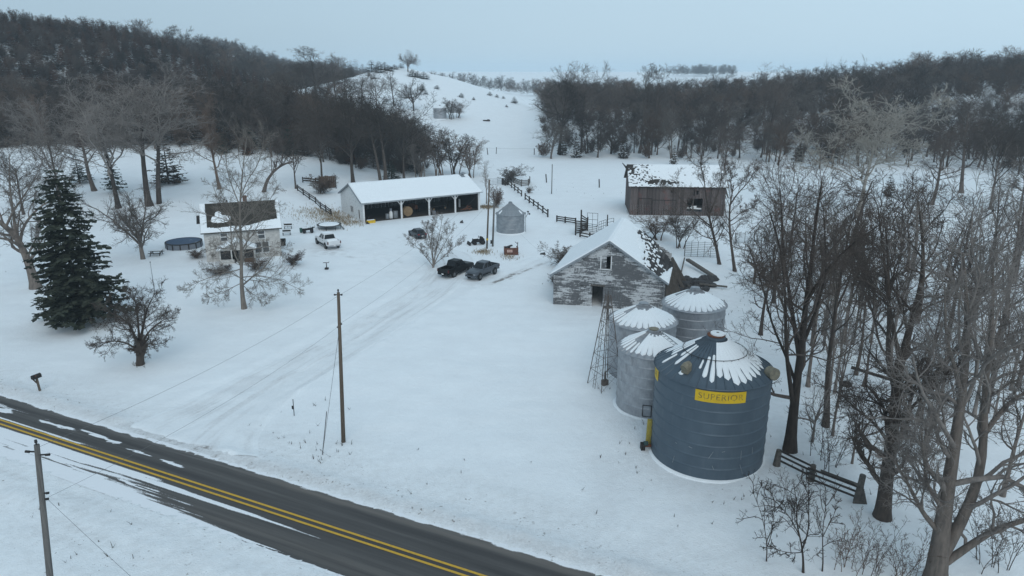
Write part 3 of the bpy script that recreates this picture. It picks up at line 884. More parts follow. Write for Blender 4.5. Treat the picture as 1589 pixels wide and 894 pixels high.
VAR = {}
def variant(key, seedn, Ht, kind, mat, rend=.012, n=None):
    r = np.random.default_rng(seedn + 500)
    def trunk(x, y, lean, h, wob=.03):
        k = 8; t = np.linspace(0, 1, k)
        a = r.random() * 2 * PI
        px = x + lean * math.cos(a) * h * t ** 1.3 + np.cumsum(r.normal(0, wob * h / k, k)) * (t > 0)
        py = y + lean * math.sin(a) * h * t ** 1.3 + np.cumsum(r.normal(0, wob * h / k, k)) * (t > 0)
        return np.stack([px, py, h * t - .3 * (t == 0)], -1)
    if kind == 'spread':
        tr = [(trunk(0, 0, .05, Ht * .62), Ht * .0125, Ht * .0045)]
        sp = spread_specs(n or (12, 7, 7, 6), Ht, rend=rend)
        sp[0].update(ratio=.80, t0=.36)
    elif kind == 'twin':
        tr = [(trunk(-.02 * Ht, 0, .08, Ht * .7), Ht * .014, Ht * .0045), (trunk(.02 * Ht, .01 * Ht, .12, Ht * .66), Ht * .012, Ht * .0045)]
        sp = spread_specs(n or (9, 7, 6, 5), Ht, rend=rend)
        sp[0]['ratio'] = .62
    elif kind == 'tall':
        tr = [(trunk(0, 0, .06, Ht * .9, .04), Ht * .014, Ht * .003)]
        sp = spread_specs(n or (16, 7, 6, 4), Ht, ang=38, rend=rend, trop=.14)
        sp[0].update(t0=.32, ratio=.34, taper=.35)
    elif kind == 'round':
        tr = [(trunk(0, 0, .03, Ht * .34), Ht * .03, Ht * .018)]
        sp = spread_specs(n or (10, 8, 7, 6), Ht, ang=48, rend=rend, trop=.07)
        sp[0].update(t0=.45, ratio=1.75, taper=.15, K=8); sp[1].update(ratio=.48)
    elif kind == 'clump':
        tr = [(trunk(r.normal(0, .03 * Ht), r.normal(0, .03 * Ht), r.uniform(.1, .32), Ht * r.uniform(.65, .95), .05), Ht * .009, Ht * .002) for _ in range(6)]
        sp = spread_specs(n or (10, 6, 5, 3), Ht, ang=32, rend=rend, trop=.12)[:3] + [dict(n=4, t0=.2, ang=35, ratio=.55, K=2, rr=.75, rend=rend)]
        sp[0].update(t0=.25, ratio=.36)
    elif kind == 'bush':
        tr = [(trunk(r.normal(0, .06 * Ht), r.normal(0, .06 * Ht), r.uniform(.15, .7), Ht * r.uniform(.55, .9), .06), Ht * .010, Ht * .003) for _ in range(12)]
        sp = [dict(n=9, t0=.15, ang=34, ratio=.45, K=4, rr=.6, wander=.25, trop=.1, rend=rend), dict(n=8, t0=.15, ang=36, ratio=.5, K=3, rr=.7, wander=.25, trop=.06, rend=rend), dict(n=6, t0=.2, ang=36, ratio=.55, K=2, rr=.8, rend=rend)]
    elif kind == 'wisp':
        tr = [(trunk(r.normal(0, .10 * Ht), r.normal(0, .10 * Ht), r.uniform(.08, .4), Ht * r.uniform(.5, .95), .06), Ht * .006, Ht * .0015) for _ in range(8)]
        sp = [dict(n=8, t0=.2, ang=34, ratio=.36, K=4, rr=.55, wander=.2, trop=.1, rend=.005), dict(n=4, t0=.2, ang=36, ratio=.45, K=3, rr=.7, wander=.2, trop=.06, rend=rend), dict(n=3, t0=.2, ang=36, ratio=.5, K=2, rr=.8, rend=rend)]
    elif kind == 'wood':
        tr = [(trunk(0, 0, .06, Ht * .72, .04), Ht * .013, Ht * .004)]
        sp = [dict(n=12, t0=.18, ang=42, av=14, ratio=.46, taper=.2, rr=.55, K=5, wander=.18, trop=.10, rend=.02),
              dict(n=9, t0=.15, ang=40, av=14, ratio=.5, taper=.25, rr=.55, K=3, wander=.2, trop=.06, rend=rend),
              dict(n=10, t0=.12, ang=38, av=14, ratio=.58, taper=.2, rr=.75, K=2, wander=.2, trop=.04, rend=rend)]
    s_ = dict(spread=(10, 6, 4, 3, 3), wood=(6, 4, 3, 3, 3), bush=(4, 3, 3, 3), clump=(6, 4, 3, 3, 3)).get(kind, (9, 6, 4, 3, 3))
    tm, cm = bare(seedn, tr, sp, mat, s_)
    co = np.empty(len(cm.vertices) * 3, dtype=np.float32); cm.vertices.foreach_get('co', co); co = co.reshape(-1, 3)
    ht = float(np.percentile(co[:, 2], 99.7)); hw = float(np.percentile(np.abs(co[:, :2]), 97))
    VAR[key] = (tm, cm, ht, hw)

def put_tree(key, loc, h, hw, label, mat=None, name='bare_tree', group=None, cat='tree', rz=None, parts=True, lean=None):
    tm, cm, ht, w0 = VAR[key]
    sz = h / ht; sx = (hw / w0) if hw else sz * random.uniform(.9, 1.1)
    o = thing(name, loc, random.random() * 2 * PI if rz is None else rz, label, cat, group)
    o.scale = (sx, sx, sz)
    for nm, me in (('trunk', tm), ('crown', cm)):
        c = link(nm, me, o)
        if mat:
            c.material_slots[0].link = 'OBJECT'; c.material_slots[0].material = MT[mat.split('/')[0 if nm == 'trunk' else -1]]
    return o
def tree_px(key, base, top, hwpx, label, mat=None, name='bare_tree', group=None, cat='tree', rz=None):
    b = P(*base); b.z = gz(b.x, b.y) - .05
    dep = b.y * CP + (H - b.z) * SP
    h = ZY(base[0], top, b.y).z - b.z
    return put_tree(key, b, h, hwpx / FPX * dep, label, mat, name, group, cat, rz)

variant('spreadA', 11, 20, 'spread', MT['bark'], .014)
variant('spreadB', 12, 20, 'spread', MT['bark'], .014)
variant('spreadC', 13, 18, 'spread', MT['bark_grey'], .013)
variant('twinA', 21, 20, 'twin', MT['bark'], .014)
variant('tallA', 31, 18, 'tall', MT['bark'], .011)
variant('tallB', 32, 18, 'tall', MT['bark'], .011)
variant('roundA', 41, 8, 'round', MT['bark_grey'], .009)
variant('roundB', 42, 9, 'round', MT['bark'], .009)
variant('airyA', 35, 12, 'tall', MT['bark_grey'], .006, (13, 6, 4, 3))
variant('airyB', 45, 9, 'round', MT['bark_grey'], .006, (8, 6, 4, 4))
variant('airyC', 36, 13, 'tall', MT['bark_grey'], .006, (11, 6, 4, 3))
variant('clumpA', 51, 8, 'clump', MT['bark'], .008)
variant('clumpB', 52, 9, 'clump', MT['bark_brown'], .008)
variant('bushA', 61, 2.6, 'bush', MT['twig_red'], .006)
variant('wispA', 65, 3.2, 'wisp', MT['bark_brown'], .004)
variant('wispB', 66, 3.6, 'wisp', MT['bark'], .004)
variant('bushB', 62, 3, 'bush', MT['bark_brown'], .006)
for k in range(6): variant('wood%d' % k, 71 + k, 14, 'wood', MT['bark'], .020)

# conifers: needle sprays on drooping or rising boughs
def conifer(seedn, Ht, R, whorls, per, sprays, mat, droop=.25, fill=1., shape=.85, spray=.5, bare_base=.06, ragged=.25):
    r = np.random.default_rng(seedn)
    tr = np.stack([np.linspace(0, 0, 8), np.linspace(0, 0, 8), np.linspace(-.3, Ht * .97, 8)], -1)[None]
    trr = np.linspace(Ht * .018, .02, 8)[None]
    tm = tube_mesh('trunk', [(tr, trr, 8)], MT['bark_dark'])
    V = []; bo = []; br = []
    for w in range(whorls):
        zf = bare_base + (1 - bare_base) * ((w + r.random() * .7) / whorls) ** 1.05
        nb = max(3, int(per * (1 - .35 * zf)))
        for q in range(nb):
            L = R * (1 - zf) ** shape * r.uniform(1 - ragged, 1 + ragged * .7) + .12 * R * r.random() * (1 - zf) + .05 * R
            a = 2 * PI * (q + r.random() * .8) / nb + w * .7
            d = np.array([math.cos(a), math.sin(a), 0])
            k = 5; t = np.linspace(0, 1, k)
            up = (.25 - droop) * L
            pts = d[None] * (L * t)[:, None] + np.array([0, 0, 1.])[None] * (Ht * zf + up * t - droop * .8 * L * t * t + droop * .7 * L * t ** 3)[:, None]
            bo.append(pts); br.append(np.linspace(.02 + .006 * L, .008, k))
            side = np.array([-d[1], d[0], 0])
            ns = max(3, int(sprays * (L / R) ** .8))
            tt = .18 + .82 * r.random(ns) ** .8
            for u in tt:
                c = np.array([np.interp(u, t, pts[:, i]) for i in range(3)])
                wd = spray * (1.15 - .55 * u) * r.uniform(.6, 1.3) * (.5 + .5 * L / R)
                s1 = side * r.choice([-1, 1]) * wd * r.uniform(.5, 1.1) + d * wd * r.uniform(.1, .9) + np.array([0, 0, r.normal(-.18, .22) * wd])
                nrm = np.array([r.normal(0, .35), r.normal(0, .35), 1.])
                s2 = np.cross(nrm, s1); s2 *= wd * r.uniform(.30, .5) / max(np.linalg.norm(s2), 1e-6)
                V.append([c - s2 * .5, c + s1 * .5 - s2, c + s1, c + s1 * .55 + s2])
                if r.random() < fill:
                    s3 = np.array([r.normal(0, .3), r.normal(0, .3), -.8]) * wd * .55
                    V.append([c, c + s1 * .35 + s3 * .6, c + s3 + d * wd * .25, c + d * wd * .35 + s3 * .3])
    V = np.array(V)
    f1 = np.arange(len(V) * 4).reshape(-1, 4)
    bv, bf = tubes(np.array(bo), np.array(br), 3)
    me = new_mesh('crown', np.concatenate([V.reshape(-1, 3), bv]), [f1, bf + len(V) * 4], mat)
    return tm, me, Ht, R
VAR['spruce'] = conifer(5, 17.5, 4.3, 40, 9, 26, MT['needles_blue'], droop=.36, spray=.95, shape=.46, bare_base=.085, ragged=.36, fill=.7)
VAR['cedarA'] = conifer(6, 7, 1.7, 17, 7, 9, MT['cedar'], droop=.02, spray=.6, shape=.75, bare_base=.03)
VAR['cedarB'] = conifer(7, 8, 1.8, 18, 7, 9, MT['cedar'], droop=.05, spray=.62, shape=.62, bare_base=.02, ragged=.4)
VAR['cedarC'] = conifer(8, 6, 1.9, 14, 7, 9, MT['cedar'], droop=.0, spray=.62, shape=.5, bare_base=.02, ragged=.4)
VAR['firA'] = conifer(9, 9, 2.2, 20, 7, 11, MT['needles'], droop=.25, spray=.6, shape=.9, bare_base=.1, ragged=.3)

# ------------------------------------------------------------------ boarded walls
def cut(a, b, holes):
    segs = [(a, b)]
    for h0, h1 in holes:
        nx = []
        for p, q in segs:
            if h1 <= p or h0 >= q: nx.append((p, q)); continue
            if h0 > p: nx.append((p, h0))
            if h1 < q: nx.append((h1, q))
        segs = nx
    return [s for s in segs if s[1] - s[0] > .03]

def lap_wall(o, u, n, width, top, row, holes=(), thick=.05, gap=0., miss=0.):
    """horizontal boards; u along the wall, n outward, top(x) wall height, holes (x0, x1, z0, z1)"""
    o = Vector(o); u = Vector(u).normalized(); n = Vector(n).normalized(); mb = MB()
    zmax = max(top(width * k / 40) for k in range(41)); z = 0.
    while z < zmax - .02:
        z1 = min(z + row, zmax); zc = (z + z1) / 2
        xs = [width * k / 160 for k in range(161) if top(width * k / 160) >= zc]
        if xs:
            a, b = min(xs), max(xs)
            for p, q in cut(a, b, [(h[0], h[1]) for h in holes if h[2] < zc < h[3]]):
                if random.random() < miss: continue
                t0 = thick + random.uniform(0, .012); j = random.uniform(-.008, .008)
                A = o + u * p + Vector((0, 0, z + gap)); B = o + u * q + Vector((0, 0, z + gap + j))
                C = o + u * q + Vector((0, 0, z1)); D_ = o + u * p + Vector((0, 0, z1))
                ins = -n * .07
                mb.add([A + n * t0, B + n * t0, C + n * .006, D_ + n * .006, A + ins, B + ins, C + ins, D_ + ins],
                       [(0, 1, 2, 3), (5, 4, 7, 6), (4, 5, 1, 0), (3, 2, 6, 7), (4, 0, 3, 7), (1, 5, 6, 2)])
        z = z1
    return mb

def plank_list(o, u, n, width, top, bw, holes=(), thick=.04, jit=.05, bot=None):
    """upright boards, yields one MB per board"""
    o = Vector(o); u = Vector(u).normalized(); n = Vector(n).normalized(); x = 0.
    out = []
    while x < width - .02:
        w = min(bw * random.uniform(.85, 1.15), width - x); xc = x + w / 2
        b0 = bot(xc) if bot else 0.
        for p, q in cut(b0, top(xc), [(h[2], h[3]) for h in holes if h[0] < xc < h[1]]):
            q2 = q - random.uniform(0, jit) if q == top(xc) else q
            p2 = p + (random.uniform(0, jit) if p == b0 else 0)
            off = n * random.uniform(-.01, .02); g = .012
            A = [o + u * (x + g) + Vector((0, 0, p2)) + off, o + u * (x + w - g) + Vector((0, 0, p2)) + off,
                 o + u * (x + w - g) + Vector((0, 0, q2)) + off, o + u * (x + g) + Vector((0, 0, q2)) + off]
            out.append(MB().prism(A, -n * thick))
        x += w
    return out
def merge(mbs):
    r = MB()
    for b in mbs: r.add(b.v, b.f)
    return r

def dirvec(az):                                  # unit vector, az from +X counter-clockwise
    return Vector((math.cos(az), math.sin(az), 0))

# ------------------------------------------------------------------ long open machine shed
def build_shed():
    a = G(564.5, 346); b = G(745, 326)
    u = (b - a); u.z = 0; Lf = u.length; u.normalize(); v = Vector((-u.y, u.x, 0))
    rz = math.atan2(u.y, u.x); D_ = 13.0; EV = 3.9; RG = 6.5; OB = .5
    base = Vector((a.x, a.y, -.04))
    t = thing('machine_shed', base, rz, 'long white open-fronted machine shed with snow-covered roof and four dark bays', 'shed')
    EX, EY, EZ = Vector((1, 0, 0)), Vector((0, 1, 0)), Vector((0, 0, 1))
    gable = lambda x: EV + (RG - EV) * (1 - abs(x - D_ / 2) / (D_ / 2))
    win = (6.0, 7.6, 1.1, 2.3); door = (9.9, 10.9, .1, 2.2)
    # west gable: boards run along -y from the back, so x = 0 is the back corner
    west = link('west_wall', lap_wall((0, D_, 0), -EY, -EX, D_, gable, .24, [win, (10.6, 11.3, .5, 2.2)]).mesh('west_wall', MT['shedwhite']), t)
    east = link('east_wall', lap_wall((Lf, 0, 0), EY, EX, D_, gable, .24).mesh('east_wall', MT['shedwhite']), t)
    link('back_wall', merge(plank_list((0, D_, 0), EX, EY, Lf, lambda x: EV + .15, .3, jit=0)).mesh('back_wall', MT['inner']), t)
    for x in (.16, Lf - .16):
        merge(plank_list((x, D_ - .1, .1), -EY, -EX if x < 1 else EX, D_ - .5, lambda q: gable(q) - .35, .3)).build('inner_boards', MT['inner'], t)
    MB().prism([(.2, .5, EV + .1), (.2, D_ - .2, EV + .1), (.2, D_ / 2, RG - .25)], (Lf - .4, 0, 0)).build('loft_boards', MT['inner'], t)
    for nm, (x0, x1, z0, z1), pan in (('window', win, 2), ('window', (10.6, 11.3, .5, 2.2), 1)):
        f = MB(); yc = lambda x: D_ - x
        for (p, q, r, s) in ((x0 - .1, x0, z0 - .1, z1 + .1), (x1, x1 + .1, z0 - .1, z1 + .1), (x0, x1, z0 - .1, z0), (x0, x1, z1, z1 + .1)):
            f.box((-.06, yc((p + q) / 2), (r + s) / 2), (.1, q - p, s - r))
        if pan == 2: f.box((-.06, yc((x0 + x1) / 2), (z0 + z1) / 2), (.08, .12, z1 - z0))
        w = f.build(nm, MT['white'], t)
        MB().box((-.01, yc((x0 + x1) / 2), (z0 + z1) / 2), (.03, x1 - x0, z1 - z0)).build('pane', MT['glass'], w)
    # posts of the bays
    cuts = [0, .31 * Lf, .545 * Lf, .775 * Lf, Lf]
    for i, c in enumerate(cuts):
        x = min(max(c, .15), Lf - .2)
        p = MB().box((x, .15, EV / 2 - .2), (.30, .28, EV - .4))
        if 0 < i < 4:
            for s in (-1, 1): p.bar((x + s * .14, .15, EV - 1.1), (x + s * .75, .15, EV - .35), .12)
        p.build('post', MT['shedwhite'], t)
    MB().box((Lf / 2, .16, EV - .18), (Lf, .2, .45)).build('header_beam', MT['shedwhite'], t)
    for i in range(1, 4):
        MB().box((cuts[i], D_ / 2, EV - .1), (.14, D_ - .6, .25)).build('tie_beam', MT['darkwood'], t)
    MB().box((Lf / 2, D_ / 2, .06), (Lf - .2, D_ - .3, .1)).build('floor', MT['dirt'], t)
    # roof: two slopes plus snow
    hs = math.hypot(D_ / 2, RG - EV); ex = 1 + OB / (D_ / 2)
    for s, y0 in ((1, 0), (-1, D_)):
        low = Vector((0, D_ / 2 - s * (D_ / 2) * ex, RG - (RG - EV) * ex)); top = Vector((0, D_ / 2, RG))
        q = [low + Vector((-.45, 0, .02)), low + Vector((Lf + .45, 0, .02)), top + Vector((Lf + .45, 0, .02)), top + Vector((-.45, 0, .02))]
        MB().prism(q, (0, 0, .12)).build('roof_slope', MT['steel_old'], t)
        def msk(A, B):
            m = np.ones_like(A)
            m *= 1 - ((np.abs(A - .945) < .022) & (B > .80)) * 1.0 * (s > 0)
            return m
        snow_sheet(q[0] + Vector((.03, 0, .14)), (Lf + .84, 0, 0), top - low, 90, 26, .2, msk, 'roof_snow', t)
    MB().tube([(Lf * .945 + k * .45, D_ / 2 - .25 + .1 * k, RG + .1 + .34 * math.sin(k * .9)) for k in range(5)], .24, 8).build('lifted_ridge_cap', MT['steel_old'], t)
    MB().box((-.5, D_ * .25, (RG + EV) / 2 + .05), (.08, hs + .4, .2), mat=Matrix.Rotation(math.atan2(RG - EV, D_ / 2), 3, 'X')).build('rake_board', MT['steel_old'], t)
    MB().box((-.5, D_ * .75, (RG + EV) / 2 + .05), (.08, hs + .4, .2), mat=Matrix.Rotation(-math.atan2(RG - EV, D_ / 2), 3, 'X')).build('rake_board', MT['steel_old'], t)
    return t, Matrix.Translation(base) @ Matrix.Rotation(rz, 4, 'Z'), Lf, cuts
SHED, SHED_M, SHED_L, SHED_C = build_shed()

# ------------------------------------------------------------------ farmhouse
def build_house():
    a = ZY(322, 409, 102.5); a.z = gz(a.x, a.y)
    b = ZY(438, 404, 106.2)
    u = Vector((b.x - a.x, b.y - a.y, 0)); L = u.length; rz = math.atan2(u.y, u.x)
    a.z = min(gz(a.x, a.y), gz(b.x, b.y)) - .15
    D_ = 7.6; EV = 4.9; RG = 8.2; OB = .45
    t = thing('farmhouse', a, rz, 'two-storey white farmhouse with brown shingle roof and edges of snow', 'house')
    EX, EY = Vector((1, 0, 0)), Vector((0, 1, 0))
    wins_f = [(2.3, 3.2, 3.2, 4.4), (7.6, 8.5, 3.2, 4.4), (7.0, 7.85, 1.0, 2.6), (8.1, 8.95, 1.0, 2.6)]
    gable = lambda x: EV + (RG - EV) * (1 - abs(x - D_ / 2) / (D_ / 2))
    lap_wall((0, 0, 0), EX, -EY, L, lambda x: EV, .16, wins_f + [(3.5, 4.5, .2, 2.3)], .03).build('front_wall', MT['housewhite'], t)
    ws = [(3.2, 4.2, 3.1, 4.5), (3.2, 4.2, .9, 2.4)]
    lap_wall((0, D_, 0), -EY, -EX, D_, gable, .16, ws, .03).build('west_wall', MT['housewhite'], t)
    lap_wall((L, 0, 0), EY, EX, D_, gable, .16, ws, .03).build('east_wall', MT['housewhite'], t)
    MB().box((L / 2, D_, EV / 2), (L, .12, EV)).build('back_wall', MT['housewhite'], t)
    MB().box((L / 2, D_ / 2, .1), (L - .3, D_ - .3, .2)).build('floor', MT['darkwood'], t)
    MB().box((L / 2, D_ / 2, 2.6), (L - .3, D_ - .3, .2)).build('floor', MT['darkwood'], t)
    def window(x0, x1, z0, z1, o, uu, nn):
        f = MB(); o = Vector(o); uu = Vector(uu); nn = Vector(nn)
        P3 = lambda x, z, k=.03: o + uu * x + Vector((0, 0, z)) + nn * k
        for p, q in (((x0 - .06, z0), (x0 - .06, z1)), ((x1 + .06, z0), (x1 + .06, z1)), ((x0 - .12, z1 + .06), (x1 + .12, z1 + .06)), ((x0 - .16, z0 - .06), (x1 + .16, z0 - .06)), ((x0, (z0 + z1) / 2), (x1, (z0 + z1) / 2))):
            f.bar(P3(*p), P3(*q), .12, .12, up=tuple(nn))
        w = f.build('window', MT['white'], t)
        c = P3((x0 + x1) / 2, (z0 + z1) / 2, -.02)
        d = (abs(uu.x) * (x1 - x0) + .02, abs(uu.y) * (x1 - x0) + .02, z1 - z0)
        MB().box(c, d).build('pane', MT['pane'], w)
    for w in wins_f: window(*w, (0, 0, 0), EX, -EY)
    for w in ws:
        window(*w, (0, D_, 0), -EY, -EX); window(*w, (L, 0, 0), EY, EX)
    ex = 1 + OB / (D_ / 2)
    for s in (1, -1):
        low = Vector((-.4, D_ / 2 - s * (D_ / 2) * ex, RG - (RG - EV) * ex)); top = Vector((-.4, D_ / 2, RG))
        q = [low, low + Vector((L + .8, 0, 0)), top + Vector((L + .8, 0, 0)), top]
        rf = MB().prism(q, (0, 0, .13)).build('roof_slope', MT['houseshingle'], t)
        def msk(A, B):
            x = A * (L + .8); nz = .5 * (fbm(x / 1.1, B * 4, 71, 4) - .5)
            m = (B < .16 + .16 * ss(.55, .95, A) + nz * .22) | (A < .085 - .02 * B + nz * .02) | (A > .955 + nz * .02)
            m = m | ((np.abs(x - 2.9) / 1.35) ** 3 + (np.abs(B - .44) / .12) ** 3 + nz * 2.2 < 1) | ((np.abs(x - 2.6) / .45) ** 2 + ((B - .60) / .10) ** 2 + nz * 2 < 1)
            if s < 0: m = fbm(x / 2, B * 3, 12, 3) > .36
            return m * 1.
        snow_sheet(low + Vector((.02, 0, .14)), (L + .76, 0, 0), top - low, 110, 60, .10, msk, 'roof_snow', t)
    # shingle courses on the front slope, real laps
    cr = MB(); nrow = 22
    low = Vector((-.4, D_ / 2 - (D_ / 2) * ex, RG - (RG - EV) * ex)); top = Vector((-.4, D_ / 2, RG)); sv_ = (top - low)
    nn = Vector((0, -sv_.z, sv_.y)).normalized(); nn = nn if nn.z > 0 else -nn
    for i in range(nrow):
        p = low + sv_ * (i / nrow) + Vector((.02, 0, .13)); q = low + sv_ * ((i + 1) / nrow) + Vector((.02, 0, .13)); X_ = Vector((L + .76, 0, 0))
        cr.add([p + nn * .035, p + nn * .035 + X_, q + nn * .004 + X_, q + nn * .004, p - nn * .02, p - nn * .02 + X_], [(0, 1, 2, 3), (4, 5, 1, 0)])
    tag(cr.build('shingle_courses', MT['houseshingle'], t), kind='stuff')
    MB().box((6.2, D_ / 2 + .3, RG + .35), (.6, .6, 1.3)).build('chimney', MT['brick'], t)
    MB().tube([(3.6, D_ / 2 + .4, RG - .3), (3.6, D_ / 2 + .4, RG + .5)], .1, 8).build('vent_pipe', MT['iron'], t)
    # gabled front porch
    px0, px1, dp, pe, pr = 1.9, 6.9, 2.6, 2.35, 3.55; xc = (px0 + px1) / 2
    for s in (1, -1):
        e = Vector((xc - s * (xc - px0 + .3), -dp - .3, pe - .15)); r_ = Vector((xc, -dp - .3, pr))
        q = [e, r_, r_ + Vector((0, dp + .25, 0)), e + Vector((0, dp + .25, 0))]
        MB().prism(q, (0, 0, .12)).build('porch_roof', MT['shedwhite'], t)
        snow_sheet(e + Vector((0, .02, .14)), (0, dp + .2, 0), r_ - e, 30, 30, .12, lambda A, B: (fbm(A * 3, B * 3, 3 + s, 3) > .36) * 1., 'porch_snow', t)
    lap_wall((px0, -dp, pe - .1), EX, -EY, px1 - px0, lambda x: .05 + (pr - pe) * (1 - abs(x - (px1 - px0) / 2) / ((px1 - px0) / 2)), .16, (), .03).build('porch_gable', MT['housewhite'], t)
    for x in (px0 + .1, px0 + 1.7, px1 - 1.7, px1 - .1): MB().box((x, -dp + .1, pe / 2), (.18, .18, pe)).build('porch_post', MT['housewhite'], t)
    lap_wall((px0, -dp + .08, 0), EX, -EY, px1 - px0, lambda x: .85, .16, [(2.0, 3.0, 0, 1)], .03).build('porch_parapet', MT['housewhite'], t)
    MB().box((xc + 1.4, -dp + .06, .5), (2.1, .06, .8)).build('porch_panel', MT['brownpanel'], t)
    for s in (px0 + .9, px1 - .9): MB().box((s, -dp + .12, 1.6), (1.4, .03, 1.3)).build('porch_screen', MT['iron'], t)
    MB().box((xc, -dp / 2, .15), (px1 - px0 - .2, dp - .2, .2)).build('porch_floor', MT['polegrey'], t)
    # small lean-to roof on the west gable
    MB().prism([(-.05, 2.2, 5.6), (-.05, 5.4, 5.6), (-.05, 3.8, 6.6)], (-.9, 0, 0)).build('gable_bay', MT['iron'], t)
    return t
HOUSE = build_house()

# ------------------------------------------------------------------ weathered front barn
def build_barn():
    a = G(859, 471); a.z = 0
    az = math.radians(-15.5); W_ = 13.3; L = 13.5; EV = 4.1; RG = 8.5; OB = .45
    g0 = min(gz(a.x, a.y), gz(a.x + W_, a.y - 3)) - .1
    t = thing('weathered_barn', (a.x, a.y, g0), az, 'grey weathered barn with peeling white paint and broken snow-covered roof', 'barn')
    EX, EY = Vector((1, 0, 0)), Vector((0, 1, 0))
    gable = lambda x: EV + (RG - EV) * (1 - abs(x - W_ / 2) / (W_ / 2))
    dr = (4.75, 6.05, .0, 2.75); lo = (6.35, 6.75, 5.15, 6.55)
    lap_wall((0, 0, 0), EX, -EY, W_, gable, .19, [(3.05, 8.5, 0, 2.85), (5.75, 6.85, 5.1, 6.6)], .045, miss=.004).build('front_wall', MT['barngrey'], t)
    # door leaves of upright planks either side of the opening, each plank its own part
    for x0, w in ((3.05, 1.7), (6.05, 2.45)):
        for mb in plank_list((x0, -.02, 0), EX, -EY, w, lambda x: 2.85, .27, (), .05, .12): mb.build('door_plank', MT['barngrey'], t)
    for x0, w in ((5.75, .6),):
        for mb in plank_list((x0, -.02, 5.1), EX, -EY, w, lambda x: 1.5, .2, (), .04, .05): mb.build('loft_door_plank', MT['barngrey'], t)
    MB().box((5.4, -.06, 2.95), (1.7, .09, .16)).build('lintel', MT['barnside'], t)
    for x in (5.68, 6.92): MB().box((x, -.07, 5.85), (.12, .1, 1.7)).build('loft_trim', MT['shedwhite'], t)
    MB().box((6.3, -.07, 5.02), (1.5, .1, .12)).build('loft_trim', MT['shedwhite'], t)
    for x in (.06, W_ - .06): MB().box((x, -.06, EV / 2), (.2, .14, EV)).build('corner_board', MT['barngrey'], t)
    lap_wall((0, L, 0), -EY, -EX, L, lambda x: EV, .19, (), .045).build('west_wall', MT['barngrey'], t)
    lap_wall((W_, 0, 0), EY, EX, L, lambda x: EV * (1 - .3 * ss(6, 12, x)), .19, [(5.5, 9, .0, 3.)], .045, miss=.05).build('east_wall', MT['barnside'], t)
    lap_wall((W_, L, 0), -EX, EY, W_, gable, .19, (), .045).build('back_wall', MT['barngrey'], t)
    MB().box((W_ / 2, L / 2, .05), (W_ - .3, L - .3, .08)).build('floor', MT['dirt'], t)
    for y in (L * .33, L * .66):
        for x in (W_ * .3, W_ * .7): MB().box((x, y, EV / 2), (.2, .2, EV + 1.2)).build('post', MT['darkwood'], t)
    ex = 1 + OB / (W_ / 2); sag = lambda b: -.25 * math.sin(PI * b)
    # slope toward west: whole; toward east: boards bare at the back
    for s in (1, -1):
        low = Vector((W_ / 2 - s * (W_ / 2) * ex, -.4, RG - (RG - EV) * ex)); top = Vector((W_ / 2, -.4, RG)); Y_ = Vector((0, L + .8, 0))
        if s > 0:
            MB().prism([low, low + Y_, top + Y_, top], (0, 0, .1)).build('roof_slope', MT['shingle'], t)
            snow_sheet(low + Vector((0, .02, .12)), Y_ - Vector((0, .04, 0)), top - low, 60, 40, .16, lambda A, B: np.ones_like(A), 'roof_snow', t)
        else:
            sl_ = top - low; nrow = 30
            MB().prism([low - Vector((0, 0, .10)), low + Y_ * .62 - Vector((0, 0, .10)), top + Y_ - Vector((0, 0, .10)), top - Vector((0, 0, .10))], (0, 0, .06)).build('roof_deck', MT['darkwood'], t)
            for i in range(nrow):
                p = low + sl_ * (i / nrow); q = low + sl_ * ((i + 1.02) / nrow)
                fr = i / nrow
                ln = 1 - (.30 * (1 - min(1, fr / .4)) + random.uniform(-.02, .07)) if fr < .7 else 1 - random.uniform(0, .03)
                k0 = 0.
                while k0 < ln - .01:
                    k1 = min(ln, k0 + random.uniform(.14, .3))
                    if not (k0 > .6 and random.random() < .16):
                        MB().prism([p + Y_ * k0, p + Y_ * (k1 - .004), q + Y_ * (k1 - .004), q + Y_ * k0], (0, 0, .05 + random.uniform(0, .06) * (k0 > .5))).build('roof_board', MT['roofplank'], t)
                    k0 = k1
            def msk(A, B):
                x = A * (L + .8)
                edge = .36 + .36 * A ** 1.2
                nz = fbm(x / 1.7, B * 30, 61, 3); fine = vnoise(x / .7, np.floor(B * 30) * 5.3, 8)
                d = B - edge + .20 * (nz - .5) + .26 * (fine - .5)
                m = d > 0
                m = m * np.clip(d / .12, .12, 1)
                m = np.maximum(m, .10 * ((vnoise(x / .5, np.floor(B * 30) * 7.1, 62) > .72) & (d > -.30)))
                m = np.maximum(m, .6 * ((B + .35 * A + .08 * (nz - .5) < .17) & (fine > .12)))
                for (cx, cb) in ((.36, .40), (.42, .385), (.60, .66), (.66, .38)):
                    m = m * ~(((A - cx) / .022) ** 2 + ((B - cb) / .03) ** 2 < 1)
                return m * 1.
            snow_sheet(low + Vector((0, .02, .10)), Y_ - Vector((0, .04, 0)), sl_, 130, 90, .15, msk, 'roof_snow', t)
        # rake trim
        MB().bar(low + Vector((0, -.03, .02)), top + Vector((0, -.03, .02)), .06, .22).build('rake_board', MT['steel_old'], t)
    # collapsed east side: boards hanging from the eave and lying out
    for k in range(44):
        y = .4 + (L - .8) * k / 44 + random.uniform(-.15, .15)
        z0 = EV * random.uniform(.8, 1.02) ; out = random.uniform(.7, 1.5) * (.6 + k / 44)
        MB().bar((W_ + .1, y, z0), (W_ + out, y + random.uniform(-.5, .6), random.uniform(.05, .6)), .24, .04, up=(0, 1, 0)).build('hanging_board', MT['barnside'], t)
    return t
BARN = build_barn()

